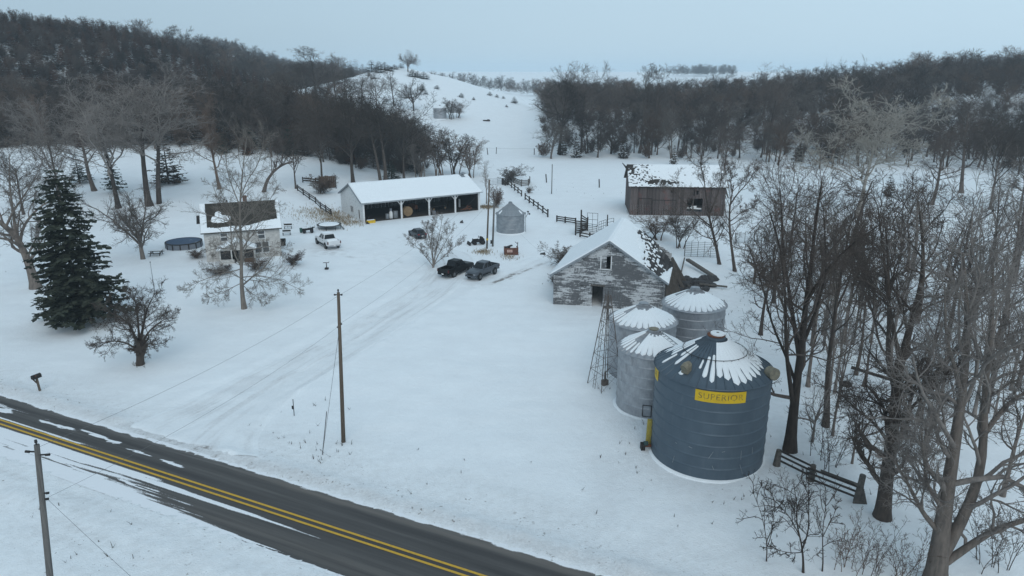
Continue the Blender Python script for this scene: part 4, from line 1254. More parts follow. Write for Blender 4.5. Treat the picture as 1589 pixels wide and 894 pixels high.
# ------------------------------------------------------------------ red barn
def build_red_barn():
    a = G(977, 333.5); b = G(1120, 335.5)
    u = Vector((b.x - a.x, b.y - a.y, 0)); L = u.length + .4; rz = math.atan2(u.y, u.x)
    D_ = 11.5; EV = 6.1; RG = 9.4; OB = .5
    t = thing('red_barn', (a.x, a.y, min(gz(a.x, a.y), gz(b.x, b.y)) - .15), rz, 'worn red plank barn with patchy snow on its shingle roof and a broken doorway', 'barn')
    EX, EY = Vector((1, 0, 0)), Vector((0, 1, 0))
    gable = lambda x: EV + (RG - EV) * (1 - abs(x - D_ / 2) / (D_ / 2))
    holes = [(11.1, 14.2, 1.0, 3.6), (12.1, 12.5, 4.1, 5.4), (12.9, 13.2, 4.4, 5.2), (13.7, 13.95, 4.6, 5.3), (7.8, 8.0, 4.7, 5.2)]
    for mb in plank_list((0, 0, 0), EX, -EY, L, lambda x: EV - .02, .34, holes, .04, .06): mb.build('plank', MT['barnred'], t)
    for x0, x1, z1 in ((1.6, 4.2, 3.5), (4.4, 9.0, 3.2)):
        MB().box(((x0 + x1) / 2, -.06, z1), (x1 - x0, .06, .12)).build('door_track', MT['darkwood'], t)
        for x in (x0, (x0 + x1) / 2, x1): MB().box((x, -.05, z1 / 2 + .2), (.08, .05, z1 - .5)).build('batten', MT['darkwood'], t)
    merge(plank_list((0, D_, 0), -EY, -EX, D_, gable, .34)).build('west_wall', MT['barnred'], t)
    merge(plank_list((L, 0, 0), EY, EX, D_, lambda x: gable(x), .34, [(1.5, 3, .3, 3), (5, 7, 4.5, 6.8)])).build('east_wall', MT['barnside'], t)
    MB().box((L / 2, D_, EV / 2), (L, .1, EV)).build('back_wall', MT['barnside'], t)
    MB().box((L / 2, D_ / 2, .05), (L - .2, D_ - .2, .08)).build('floor', MT['dirt'], t)
    MB().bar((11.2, .3, 1.7), (14.1, .5, 1.5), .12, .3).build('rail', MT['shedwhite'], t)
    MB().bar((12.35, .1, 0), (12.3, .15, 3.7), .16).build('post', MT['barnside'], t)
    MB().box((12.6, .5, 1.9), (1.0, .2, .35)).build('board', MT['shedwhite'], t)
    ex = 1 + OB / (D_ / 2)
    for s in (1, -1):
        low = Vector((-.5, D_ / 2 - s * (D_ / 2) * ex, RG - (RG - EV) * ex)); top = Vector((-.5, D_ / 2, RG)); X_ = Vector((L + .9, 0, 0)); sl_ = top - low
        MB().prism([low, low + X_, top + X_, top], (0, 0, .08)).build('roof_deck', MT['shingle'], t)
        if s < 0:
            snow_sheet(low + Vector((.02, 0, .10)), X_ * .996, sl_, 40, 30, .12, lambda A, B: np.ones_like(A), 'roof_snow', t); continue
        # curled shingles in courses, one joined part
        cr = MB(); nn = Vector((0, -sl_.z, sl_.y)).normalized()
        for i in range(26):
            p = low + sl_ * (i / 26) + Vector((0, 0, .08)); q = low + sl_ * ((i + 1) / 26) + Vector((0, 0, .08)); x = 0.
            while x < L + .85:
                w = random.uniform(.2, .45); w = min(w, L + .9 - x)
                if random.random() > .07:
                    c = random.uniform(.02, .09)
                    e = Vector((x, 0, 0)); g = Vector((x + w - .02, 0, 0))
                    cr.add([p + e + nn * c, p + g + nn * (c + random.uniform(-.02, .02)), q + g + nn * .01, q + e + nn * .01, p + e - nn * .01, p + g - nn * .01], [(0, 1, 2, 3), (4, 5, 1, 0)])
                x += w
        tag(cr.build('shingles', MT['shingle'], t), kind='stuff')
        def msk(A, B):
            x = A * (L + .9)
            course = vnoise(x / .45, np.floor(B * 26), 77); nz = fbm(x / 3, B * 3.4, 78, 4)
            one = vnoise(x / .28, np.floor(B * 26) * 3.7, 79)
            pr = .03 + .42 * ss(.46, .06, A) * ss(.05, .3, B) + .62 * np.exp(-((B - .20) / .11) ** 2) * ss(.62, .5, A) * ss(.12, .26, A) + .25 * ss(.9, 1, A) * ss(.3, 0, B) + .5 * ss(.1, .02, A) * ss(.6, .9, B)
            return ((.55 * one + .30 * course + .35 * nz) > .27 + pr * .78) * 1.
        snow_sheet(low + Vector((.02, 0, .10)), X_ * .996, sl_, 190, 70, .10, msk, 'roof_snow', t)
    # peak hoods
    MB().prism([(-.5, D_ / 2 - 1.9, RG - 1.1), (-.5, D_ / 2 + 1.2, RG - .6), (-1.5, D_ / 2, RG + .35)], (.1, 0, .05)).build('hay_hood', MT['shingle'], t)
    MB().prism([(L + .3, D_ / 2 - 2.6, RG - 1.4), (L + .3, D_ / 2 + 1.6, RG - .8), (L + .35, D_ / 2 - .4, RG + .6)], (.15, 0, 0)).build('broken_gable_peak', MT['barnred'], t)
    for k in range(9):
        z = EV - .2 - random.random() * .6
        MB().bar((L + .1, 1 + k * 1.1, z), (L + random.uniform(.4, 1.6), 1 + k * 1.1 + random.uniform(-.6, .6), z - random.uniform(.6, 3)), .26, .05, up=(0, 1, 0)).build('loose_board', MT['barnside'], t)
    return t
REDBARN = build_red_barn()

# ------------------------------------------------------------------ round grain bins
def grain_bin(loc, R, WH, RH, rings, npan, wall, roof, label, snow, group=None, cap=.45, capmat=None, rz=0., ribh=.05):
    t = thing('grain_bin', loc, 0, label, 'grain bin', group)
    hr = WH / rings
    prof = []
    nc = max(3, int(hr / .13))
    for i in range(nc * 2 + 1):
        prof.append((R - (.014 if i % 2 else 0), hr * i / (nc * 2)))
    ringme = MB().lathe([(R + .03, 0), (R + .03, .05), (R + .004, .06)] + prof[2:-1] + [(R - .004, hr)], 64).mesh('wall_ring', wall, True)
    for i in range(rings):
        o = link('wall_ring', ringme, t, (0, 0, i * hr)); o.rotation_euler.z = i * .21
    ov = R + .14; sl_ = RH / R
    zr = lambda r: WH + .03 + (R - r) * sl_
    w = 2 * PI / npan; e = w * .085
    mb = MB(); rows = [ov, R * .8, R * .55, cap + .1, cap]
    for r in rows:
        for q, h in ((-w / 2, 0), (-w / 2 + e * .5, ribh), (-w / 2 + e, ribh * .9), (-w / 2 + e * 1.7, 0), (w / 2, 0)):
            mb.v.append((r * math.cos(q), r * math.sin(q), zr(r) + h))
    for i in range(len(rows) - 1):
        for k in range(4): mb.f.append((i * 5 + k, i * 5 + k + 1, i * 5 + 6 + k, i * 5 + 5 + k))
    pm = mb.mesh('roof_panel', roof)
    for k in range(npan):
        o = link('roof_panel', pm, t); o.rotation_euler.z = rz + k * w
    for k in range(npan):
        ang = rz + k * w + w * .06; a = (math.degrees(ang) + 180) % 360 - 180
        for ra, rb, fw in snow(a):
            ra = max(ra * R, cap + .12); rb = min(rb * R, R + .10)
            if rb - ra < .15: continue
            mb = MB(); n = 14; half = w / 2 * (.94 if fw >= 1 else .86) * fw
            for i in range(n + 1):
                f = i / n; r = ra + (rb - ra) * f
                wd = half * min(1, math.sqrt(max(0, 1 - max(0, (f - .86) / .14) ** 2)) + .02) * min(1, .35 + f * 4 + (.3 if ra > .5 * R else 1))
                full = fw >= 1 and f < .76 + .06 * math.sin(k * 2.3)
                wd = w / 2 * .995 if full else wd * (1 + .08 * math.sin(f * 9 + k))
                th = .10 * min(1, (1 - f) * 9 + .25)
                for q, h in ((-1, .8 * th if full else .004), (-.6, .9 * th), (0, th), (.6, .9 * th), (1, .8 * th if full else .004)):
                    aa = q * wd
                    mb.v.append((r * math.cos(aa), r * math.sin(aa), zr(r) + h + .004))
            for i in range(n):
                for q in range(4): mb.f.append((i * 5 + q, i * 5 + q + 1, i * 5 + 6 + q, i * 5 + 5 + q))
            o = mb.build('snow_patch', MT['snow'], t, smooth=True); o.rotation_euler.z = ang
    c = MB().lathe([(cap + .06, zr(cap) - .05), (cap + .06, zr(cap) + .16), (cap - .03, zr(cap) + .2)], 24).build('roof_collar', roof, t, smooth=False)
    MB().lathe([(cap - .02, zr(cap) + .20), (cap + .02, zr(cap) + .27), (cap * .5, zr(cap) + .33), (0.01, zr(cap) + .36)], 24).build('cap_lid', capmat or roof, t)
    MB().lathe([(R + .14, WH - .04), (R + .17, WH + .0), (R + .14, WH + .05)], 64).build('eave_ring', roof, t)
    MB().lathe([(R + .30, -.3), (R + .24, .03), (R + .12, .09), (R - .02, .12)], 64).build('base_snow', MT['snow'], t, smooth=True)
    for k in range(int(2 * PI * R / 2.6)):                 # bolted seams of the sheets
        a = k * 2.6 / R
        for i in range(0, rings):
            aa = a + (i % 2) * 1.3 / R
            pass
    return t, zr

def at_ang(r, deg, z): return Vector((r * math.cos(math.radians(deg)), r * math.sin(math.radians(deg)), z))

def build_bins():
    bb = Vector((14.65, 47.3, 0)); bb.z = gz(bb.x, bb.y) - .06
    def sn(a):
        r = random.random
        a = (a + 106.8 + 180) % 360 - 180
        if -26 < a < 150:
            if a < 8: return [(.40 + .1 * r(), .72 + .006 * (a + 26) + .05 * r(), .75)] if a > -14 else ([(.55, .70, .45)] if r() < .8 else [])
            return [(.20, .95 - .07 * r() - .10 * ss(24, 8, a) - .10 * ss(45, 85, a), 1.)]
        if a >= 150 or a < -95: return [(.25, .85 + .1 * r(), .9)]
        if -95 <= a < -48: return [(.35, .62 + .2 * r(), .7)] if r() < .6 else [(.66, .92, .4)]
        if -48 <= a < -26: return [(.72, .90, .8)] if abs(a + 36) < 5 else []
        return []
    t, zr = grain_bin(bb, 4.1, 7.05, 2.5, 8, 40, MT['bluesteel'], MT['bluesteel'], 'big dark blue grain bin with yellow banner and half-snowy ribbed roof', sn, 'grain bins', cap=.62, capmat=MT['rust'], ribh=.07)
    MB().lathe([(.50, zr(.62) + .30), (.50, zr(.62) + .42), (.1, zr(.62) + .44)], 20, (.1, 0, 0)).build('snow_on_cap', MT['snow'], t)
    R = 4.1
    for c, half in ((-97.5, 24), (-196, 24)):
        z0, z1 = 6.05, 6.88
        m = MB(); n = 24
        for z in (z0, z1):
            for k in range(n + 1): m.v.append(tuple(at_ang(R + .03, c - half + 2 * half * k / n, z)))
        for k in range(n): m.f.append((k, k + 1, n + 2 + k, n + 1 + k))
        b = m.build('banner', MT['yellow'], t)
        cu = bpy.data.curves.new('lettering', 'FONT'); cu.body = 'SUPERIOR'; cu.size = .62; cu.align_x = 'CENTER'; cu.align_y = 'CENTER'; cu.space_character = 1.12
        to = bpy.data.objects.new('lettering_source', cu); COL.objects.link(to)
        bpy.context.view_layer.update()
        me = bpy.data.meshes.new_from_object(to)
        bpy.data.objects.remove(to)
        co = np.empty(len(me.vertices) * 3, dtype=np.float32); me.vertices.foreach_get('co', co); co = co.reshape(-1, 3)
        ang = math.radians(c) + co[:, 0] * 1.0 / R
        nv = np.stack([(R + .042) * np.cos(ang), (R + .042) * np.sin(ang), 6.465 + co[:, 1] * 1.0], -1)
        me.vertices.foreach_set('co', nv.astype(np.float32).ravel()); me.update()
        me.materials.clear(); me.materials.append(MT['letter'])
        link('lettering', me, b)
    # roof walk ring, vents, chute
    ring = [at_ang(2.25, k * 7.5, zr(2.25) + .17) for k in range(49)]
    g = MB().tube(ring, .022, 5, cap=False)
    for k in range(0, 48, 2): g.bar(at_ang(2.25, k * 7.5, zr(2.25)), at_ang(2.25, k * 7.5, zr(2.25) + .17), .03)
    g.build('roof_ring', MT['iron'], t)
    a = -139; p = at_ang(3.35, a, zr(3.35) + .1); d = at_ang(1, a, 0)
    v = MB().box(p + Vector((0, 0, .1)), (.5, .5, .5), rz=math.radians(a)).tube([p + Vector((0, 0, .38)) - d * .25, p + Vector((0, 0, .38)) + d * .05, p + d * .35 + Vector((0, 0, .25))], [.27, .29, .27], 10)
    v.build('roof_vent', MT['rustpale'], t)
    a = -30; p = at_ang(4.05, a, 7.35)
    MB().tube([p + Vector((-.12, .25, 0)), p + Vector((.10, -.35, .05))], [.44, .44], 20).build('exhaust_fan', MT['rustpale'], t)
    MB().box(p + Vector((-.1, .0, -.45)), (.3, .35, .5)).build('fan_bracket', MT['bluesteel'], t)
    a = -190
    MB().bar(at_ang(4.3, a, .2), at_ang(4.25, a, 2.3), .35, .3, up=(0, 1, 0)).build('unload_chute', M('chute_yellow', (.42, .33, .06), (.3, .25, .07), 4), t)
    MB().box(at_ang(4.12, 150, 3.6), (.12, .9, 1.6), rz=math.radians(150)).build('door', MT['bluesteel'], t)
    for ang_ in (-138, -120, -100, -92, -72, -58):       # open seams with light streaks
        for z in (.5, 1.6):
            if random.random() < .7: MB().bar(at_ang(4.115, ang_ + random.uniform(-4, 4), z + random.random()), at_ang(4.115, ang_, z + .75), .03).build('seam', MT['steel_old'], t)
    # silver ones
    def sfull(lo, hi, bare_l, seed_):
        rr = random.Random(seed_)
        def f(a):
            if bare_l[0] < a < bare_l[1]: return [(.55 + .1 * rr.random(), .95, .55)]
            a = (a + 102 + 180) % 360 - 180
            k = ss(-15, -95, a) if a < 0 else ss(150, 180, a)
            return [(lo + .12 * rr.random(), hi - .05 * rr.random(), 1. if k < .35 else 1. - .32 * float(k))]
        return f
    out = [t]
    for (x, y, R, WH, RH, lab, sf, cp, cm, rings) in (
        (11.85, 55.2, 2.85, 5.4, 1.55, 'silver grain bin touching the blue bin, with rust-lidded cap and roof ladder', sfull(.2, .97, (-170, -135), 1), .40, MT['rustpale'], 6),
        (12.25, 62.1, 3.1, 5.3, 1.55, 'silver grain bin beside the lattice windmill tower with snowy ribbed roof', sfull(.2, 1.0, (-200, -160), 2), .42, None, 6),
        (18.25, 67.0, 3.08, 5.3, 1.6, 'silver grain bin behind the blue bin next to the barn rubble', sfull(.22, 1.0, (150, 179), 3), .42, None, 6)):
        z = gz(x, y) - .06
        b, zr = grain_bin((x, y, z), R, WH, RH, rings, 30, MT['steel'], MT['steel'], lab, sf, 'grain bins', cap=cp, capmat=cm)
        out.append(b)
        if cm:
            m = MB(); q = -35
            for s in (-.18, .18):
                m.bar(at_ang(.6, q, zr(.6) + .12) + Vector((s, s * .6, 0)), at_ang(R, q, zr(R) + .12) + Vector((s, s * .6, 0)), .04)
            for k in range(8):
                r = .7 + k * .3; c = at_ang(r, q, zr(r) + .12); m.bar(c + Vector((-.18, -.11, 0)), c + Vector((.18, .11, 0)), .035)
            m.build('roof_ladder', MT['steel_old'], b)
            mm = MB(); 
            for za in (.3, 1.3): mm.bar(at_ang(R + .02, -112, za), at_ang(R + .02, -98, za), .05, .05)
            for aa in (-112, -98): mm.bar(at_ang(R + .02, aa, .3), at_ang(R + .02, aa, 1.3), .05, .05)
            mm.build('door_frame', MT['iron'], b)
        else:
            MB().bar(at_ang(R + .05, -122, .0), at_ang(R + .05, -122, 1.4), .09).build('drain_pipe', MT['iron'], b)
    # small dull bin in the yard
    c = G(792, 362); x, y = c.x, c.y + 1.2
    b, zr = grain_bin((x, y, gz(x, y) - .06), 2.5, 3.3, 2.0, 4, 24, MT['steel_old'], MT['steel_old'], 'small squat grey bin with bare cone roof beside two poles', lambda a: [(.7, .95, .9)] if (-160 < a < -140 or -40 < a < -25) else [], 'grain bins', cap=.3)
    out.append(b)
    m = MB(); m.bar((2.7, -.3, 0), (2.7, -.3, 3.6), .07)
    m.bar((2.7, -.3, 2.6), (3.2, -.5, 3.6), .07)
    m.build('brace_pole', MT['iron'], b)
    MB().box((3.1, -.5, 3.7), (.35, .25, .2)).box((3.35, -.5, 3.3), (.3, .2, .25)).build('flood_lamp', MT['iron'], b)
    # far bin on the hill
    c = P(682, 186); c.y += 2.8; c.z = gz(c.x, c.y) - .2
    b, zr = grain_bin(c, 2.9, 4.6, 1.2, 5, 20, MT['steel'], MT['steel'], 'lone pale grain bin standing far up the snowy hillside', lambda a: [(.2, 1., 1.15)], 'grain bins', cap=.4)
    return out
BINS = build_bins()

# ------------------------------------------------------------------ poles, lines, tower
def pole(base, top, r0, r1, label, mat='polewood', arms=()):
    base = Vector(base); top = Vector(top)
    t = thing('utility_pole', base, 0, label, 'pole', 'utility poles')
    d = top - base
    MB().tube([d * (-.04), d * .5, d], [r0, (r0 + r1) / 2, r1], 12).build('shaft', MT[mat], t, smooth=True)
    for f, sx, kind in arms:
        c = d * f; m = MB()
        if kind == 'pin':
            m.tube([c + Vector((0, 0, -.1)), c + Vector((0, 0, .28))], .035, 6); m.tube([c + Vector((0, 0, .22)), c + Vector((0, 0, .36))], [.07, .06], 8)
        elif kind == 'side':
            m.bar(c, c + Vector((sx, 0, .02)), .06); m.tube([c + Vector((sx * .75, 0, 0)), c + Vector((sx * 1.15, 0, .02))], .065, 8)
        elif kind == 'box':
            m.box(c + Vector((sx, 0, 0)), (.3, .3, .55))
        elif kind == 'band':
            m.tube([c + Vector((0, 0, -.15)), c + Vector((0, 0, .15))], r0 * 1.12, 12)
        m.build('insulator' if kind in ('pin', 'side') else 'meter_box' if kind == 'box' else 'marker_band', MT['yellow'] if kind == 'band' else MT['iron'], t)
    return top
def cable(a, b, sag, label, r=.008, name='power_line'):
    a = Vector(a); b = Vector(b); n = 24
    pts = [a.lerp(b, k / n) - Vector((0, 0, 4 * sag * (k / n) * (1 - k / n))) for k in range(n + 1)]
    return tag(MB().tube(pts, r, 4).build(name, MT['wire']), label, 'cable', 'overhead cables')

pb = P(533, 686); pb.z = gz(pb.x, pb.y)
pt = ZY(525, 454, pb.y - .1)
pole(pb, pt, .17, .11, 'tall single wooden utility pole standing alone between driveway and road', 'polewood', [(.99, .14, 'pin'), (.985, -.28, 'side'), (.985, .25, 'side'), (.80, .16, 'side'), (.78, -.16, 'side')])
lt_ = ZY(57, 690, 29.9)
lb = Vector((-23.5, 29.4, gz(-23.5, 29.4) - .3))
pole(lb, lt_, .17, .12, 'grey leaning utility pole on the near side of the road', 'polegrey', [(.99, .1, 'pin'), (.95, .5, 'side'), (.965, -.5, 'side'), (.76, .3, 'side'), (.73, .26, 'side')])
gb = P(500, 706); gb.z = gz(gb.x, gb.y) - .1
gw = MB().tube([gb, pt - (pt - pb) * .22], .014, 4); gw.tube([gb, gb.lerp(pt, .28)], .035, 6)
tag(gw.build('guy_wire', MT['wire']), 'guy wire with guard sleeve anchored in snow beside the lone pole', 'cable')
y1 = G(755.5, 386); y1.z = gz(y1.x, y1.y); y1t = ZY(759.5, 279, y1.y)
pole(y1, y1t, .15, .11, 'taller of two yard poles, with a yellow band near its foot', 'polewood', [(.14, 0, 'band'), (.93, .2, 'side')])
y2 = G(764.5, 382); y2.z = gz(y2.x, y2.y); y2t = ZY(767, 312, y2.y)
pole(y2, y2t, .16, .14, 'shorter dark yard pole carrying a meter box beside the small bin', 'polegrey', [(.10, -.25, 'box'), (.95, -.25, 'side')])
fp = P(856, 301); fp.z = gz(fp.x, fp.y)
pole(fp, ZY(857, 255, fp.y), .11, .09, 'slim bare pole standing alone in the white pasture', 'polegrey')
dl = lt_ - lb; dp_ = pt - pb
cable(lb + dl * .985, pt - dp_ * .02, .5, 'upper cable spanning the road between the two poles')
cable(lb + dl * .74 + Vector((.3, 0, 0)), pt - dp_ * .21, .6, 'lower cable spanning the road between the two poles')
cable(pt - dp_ * .02, y1t - Vector((0, 0, .5)), 1.0, 'upper cable from lone pole across the yard to the taller yard pole')
cable(pt - dp_ * .2, y1t - Vector((0, 0, 3.5)), 1.0, 'lower cable from lone pole across the yard to the taller yard pole')
cable(lb + dl * .73 + Vector((.26, 0, 0)), (4, 9.0, 8.3), .5, 'roadside cable running from grey leaning pole out of view')
cable(y2t - Vector((0, 0, .3)), (6.2, 83.2, 4.3), .8, 'sagging cable from short yard pole to weathered barn')

def windmill():
    c = G(938, 598); c.z = gz(c.x, c.y)
    top = ZY(942, 458, c.y).z - c.z
    t = thing('windmill_tower', c, math.radians(28), 'skeletal steel windmill tower without its wheel, beside the silver bins', 'tower')
    w0, w1 = 1.12, .16; hs = [0, .18, .36, .54, .72, .88, 1.]
    cor = lambda f, i: Vector((((-1, 1, 1, -1)[i]) * (w0 + (w1 - w0) * f), ((-1, -1, 1, 1)[i]) * (w0 + (w1 - w0) * f), f * top))
    for i in range(4):
        MB().bar(cor(-.02, i), cor(1, i), .052, .052).build('leg', MT['towersteel'], t)
    for h in hs[1:]:
        for i in range(4): MB().bar(cor(h, i), cor(h, (i + 1) % 4), .028).build('girt', MT['towersteel'], t)
    for a, b in zip(hs[:-1], hs[1:]):
        for i in range(4):
            m = MB().bar(cor(a, i), cor(b, (i + 1) % 4), .014).bar(cor(a, (i + 1) % 4), cor(b, i), .014)
            m.build('brace', MT['towersteel'], t)
    for s in (.3, .4): pass
    lad = MB()
    for s in (-.16, .16): lad.bar(cor(0, 0).lerp(cor(0, 3), .5) + Vector((-.05, s, 0)), cor(1, 0).lerp(cor(1, 3), .5) + Vector((-.05, s, 0)), .03)
    for k in range(1, 22):
        q = cor(k / 22, 0).lerp(cor(k / 22, 3), .5) + Vector((-.05, 0, 0)); lad.bar(q + Vector((0, -.16, 0)), q + Vector((0, .16, 0)), .022)
    lad.build('ladder', MT['towersteel'], t)
    MB().box((0, 0, top * .87), (.62, .62, .08)).build('platform', MT['oldwood'], t)
    MB().bar((0, 0, .0), (0, 0, top + .4), .05).build('pump_rod', MT['oldwood'], t)
    p = MB().tube([(.1, .1, 0), (.1, .1, 1.3)], .09, 8).box((.1, .1, .25), (.55, .4, .5)).bar((.1, .1, 1.2), (.8, .3, 1.5), .05)
    p.build('hand_pump', MT['towersteel'], t)
windmill()

# ------------------------------------------------------------------ fences and gates
def fence_run(pts, ph, rails, label, name='wooden_fence', mat='darkwood', pw=.16, rw=.14, rt=.05, sub=1, skip=(), cat='fence', group=None, jit=.05):
    pts = [Vector((p[0], p[1], gz(p[0], p[1]))) for p in pts]
    t = thing(name, pts[0], 0, label, cat, group)
    o = pts[0]; full = []
    for a, b in zip(pts[:-1], pts[1:]):
        for k in range(sub):
            q = a.lerp(b, k / sub); q.z = gz(q.x, q.y); full.append(q)
    full.append(pts[-1])
    tops = []
    for q in full:
        h = ph * random.uniform(1 - jit, 1 + jit)
        MB().box(q - o + Vector((0, 0, h / 2 - .15)), (pw, pw, h + .3), rz=random.random()).build('post', MT[mat], t)
    for i, (a, b) in enumerate(zip(full[:-1], full[1:])):
        if i in skip: continue
        for r in rails:
            d1, d2 = random.uniform(-jit, jit) * .6, random.uniform(-jit, jit) * .6
            nrm = Vector((-(b - a).y, (b - a).x, 0)).normalized() * (pw / 2 + rt / 2)
            MB().bar(a - o + Vector((0, 0, r + d1)) - nrm, b - o + Vector((0, 0, r + d2)) - nrm, rt, rw).build('rail', MT[mat], t)
    return t
def tube_gate(a, b, h, bars, label, mat='iron', group='tube gates of the corral', lift=.2, uprights=2):
    a = Vector((a[0], a[1], gz(a[0], a[1]))); b = Vector((b[0], b[1], gz(b[0], b[1])))
    t = thing('corral_gate', a, 0, label, 'gate', group); d = b - a
    fr = MB()
    for p, q in ((Vector((0, 0, lift)), Vector((0, 0, h))), (d + Vector((0, 0, lift)), d + Vector((0, 0, h)))): fr.bar(p, q, .07)
    fr.build('gate_frame', MT[mat], t)
    for k in range(bars):
        z = lift + (h - lift) * k / (bars - 1)
        MB().bar(Vector((0, 0, z)), d + Vector((0, 0, z)), .055).build('bar', MT[mat], t)
    for k in range(1, uprights): MB().bar(d * (k / uprights) + Vector((0, 0, lift)), d * (k / uprights) + Vector((0, 0, h)), .05).build('stay', MT[mat], t)
    return t
def g2(px, py):
    p = P(px, py); return (p.x, p.y)
fence_run([g2(789, 287), g2(815, 310), g2(850, 337)], 1.5, (.55, 1.25), 'dark two-rail wooden fence running down from the pen to the corral', sub=5, pw=.22, rw=.2, rt=.07, skip=(4,), jit=.08)
fence_run([g2(864, 344), g2(877, 346), g2(893, 348)], 1.2, (.35, .7, 1.05), 'low weathered board fence leading into the corral', sub=1, pw=.2, rw=.2, rt=.06)
ch = thing('loading_chute', P(895, 364), 0, 'dark wooden cattle loading chute with tall end posts beside the corral', 'chute')
o = ch.location
pA = [Vector(P(893, 365)) - o, Vector(P(893.5, 349)) - o, Vector(P(911, 358)) - o]
for q, h in ((pA[0], 2.3), (pA[0] + Vector((1.0, .9, 0)), 4.3), (pA[2], 2.1), (pA[2] + Vector((.2, 1.4, 0)), 2.2), ((pA[0] + pA[2]) / 2, 1.6)):
    MB().box(q + Vector((0, 0, h / 2)), (.24, .24, h)).build('post', MT['darkwood'], ch)
for k in range(7):
    z0 = .35 + k * .36
    MB().bar(pA[0] + Vector((0, 0, z0)), pA[2] + Vector((0, 0, max(.2, z0 * .62))), .06, .2).build('rail', MT['darkwood'], ch)
    MB().bar(pA[0] + Vector((1.0, .9, z0 * 1.35)), pA[2] + Vector((.2, 1.4, max(.25, z0 * .7))), .06, .2).build('rail', MT['darkwood'], ch)
tube_gate(g2(911, 352), g2(927, 353), 2.6, 3, 'tall corral gate frame right of the loading chute', uprights=2)
tube_gate(g2(912, 360), g2(926, 362), 1.5, 5, 'low five-bar gate in front of the tall corral frame')
tube_gate(g2(929, 359), g2(940, 355), 1.7, 4, 'short corral gate meeting the barn roof in view', uprights=3)
tube_gate(g2(942, 352), g2(952, 350), 1.4, 3, 'outermost corral gate swung open beside a tall post', uprights=1)
fence_run([g2(900, 368), g2(915, 371), g2(928, 369)], 1.1, (.35, .8), 'low plank fence along the corral foot', pw=.2, rw=.2, sub=1)
p0 = P(942, 356); m = MB().box((0, 0, 1.3), (.18, .18, 2.8)); q = m.build('fence_post', MT['darkwood'], loc=(p0.x, p0.y, gz(p0.x, p0.y))); tag(q, 'tall dark post at the corral end', 'post', 'lone fence posts')
fence_run([g2(797, 284), g2(809, 289), g2(820, 288), g2(822, 284)], 1.7, (.3, .65, 1.0, 1.35), 'small weathered board pen in the snowy pasture', 'cattle_pen', 'oldwood', .2, .2, .06, cat='pen')
tube_gate(g2(758, 288), g2(772, 287), 1.6, 5, 'pale tube gate between shed and brushy fence corner', 'steel_old', 'tube gates of the corral', uprights=2)
tube_gate(g2(773, 287), g2(782, 286), 1.5, 4, 'short tube gate against the dark fence corner', 'steel_old', 'tube gates of the corral', uprights=1)
fence_run([g2(780, 287), g2(784, 288), g2(788, 287)], 1.6, (.4, .8, 1.2), 'dark solid fence corner under a bare shrub', pw=.4, rw=.35, rt=.1)
for i, (px, py, h, lab) in enumerate(((757, 240, 2.4, 'first of the small fence posts crossing the far pasture'), (770, 239, 2.4, 'second small fence post crossing the far pasture'), (829, 240, 2.2, 'small fence post below the valley wood edge'), (840, 241, 1.6, 'shortest fence post below the valley wood edge'), (848, 283, 2.3, 'tilted fence post left of the slim pasture pole'), (930, 291, 2.2, 'fence post alone between pasture pole and red barn'), (735, 241, 1.8, 'fence post near thicket on the pasture edge'))):
    p = P(px, py); m = MB().box((0, 0, h / 2 - .2), (.2, .2, h + .2))
    q = m.build('fence_post', MT['darkwood'], loc=(p.x, p.y, gz(p.x, p.y))); q.rotation_euler = (0, random.uniform(-.12, .12), random.random())
    tag(q, lab, 'post', 'lone fence posts')
fw = cable(P(735, 236) + Vector((0, 0, 1.6)), P(840, 237) + Vector((0, 0, 1.4)), .2, 'thin fence wire strung along the far pasture posts', .02, 'fence_wire')
# rail fence near the lower edge, with stump posts
a, b = P(1205, 722), P(1329, 778)
a.z = gz(a.x, a.y); b.z = gz(b.x, b.y)
t = thing('rail_fence', a, 0, 'old dark three-rail fence between a stump post and a bundle of stakes', 'fence'); d = b - a
MB().tube([(0, 0, -.2), (.02, 0, .6), (.06, 0, 1.25)], [.30, .24, .2], 8).build('stump_post', MT['oldwood'], t)
mid = d * .45; mid.z = gz(a.x + mid.x, a.y + mid.y) - a.z
MB().tube([mid + Vector((0, 0, -.2)), mid + Vector((.05, 0, 1.25))], [.26, .18], 8).build('stump_post', MT['oldwood'], t)
MB().tube([d + Vector((0, 0, -.2)), d + Vector((.15, 0, 2.0))], [.24, .2], 8).build('stump_post', MT['oldwood'], t)
for z in (.35, .75, 1.12):
    MB().bar(Vector((.1, -.05, z + .1)), mid + Vector((.1, -.12, z)), .07, .13).build('rail', MT['darkwood'], t)
    MB().bar(mid + Vector((-.4, -.14, z)), d + Vector((0, -.1, z)), .07, .13).build('rail', MT['darkwood'], t)
MB().bar(mid + Vector((.5, -.2, .9)), d + Vector((0, -.2, 1.3)), .05, .22).build('rail', MT['oldwood'], t)
for k in range(8):
    f = k / 7
    MB().bar(d + Vector((-.35 + f * .9, -.25 - .1 * f, -.15)), d + Vector((.02 + f * .35, -.1, 1.75 - f * 1.05)), .11, .05).build('stake', MT['oldwood'], t)
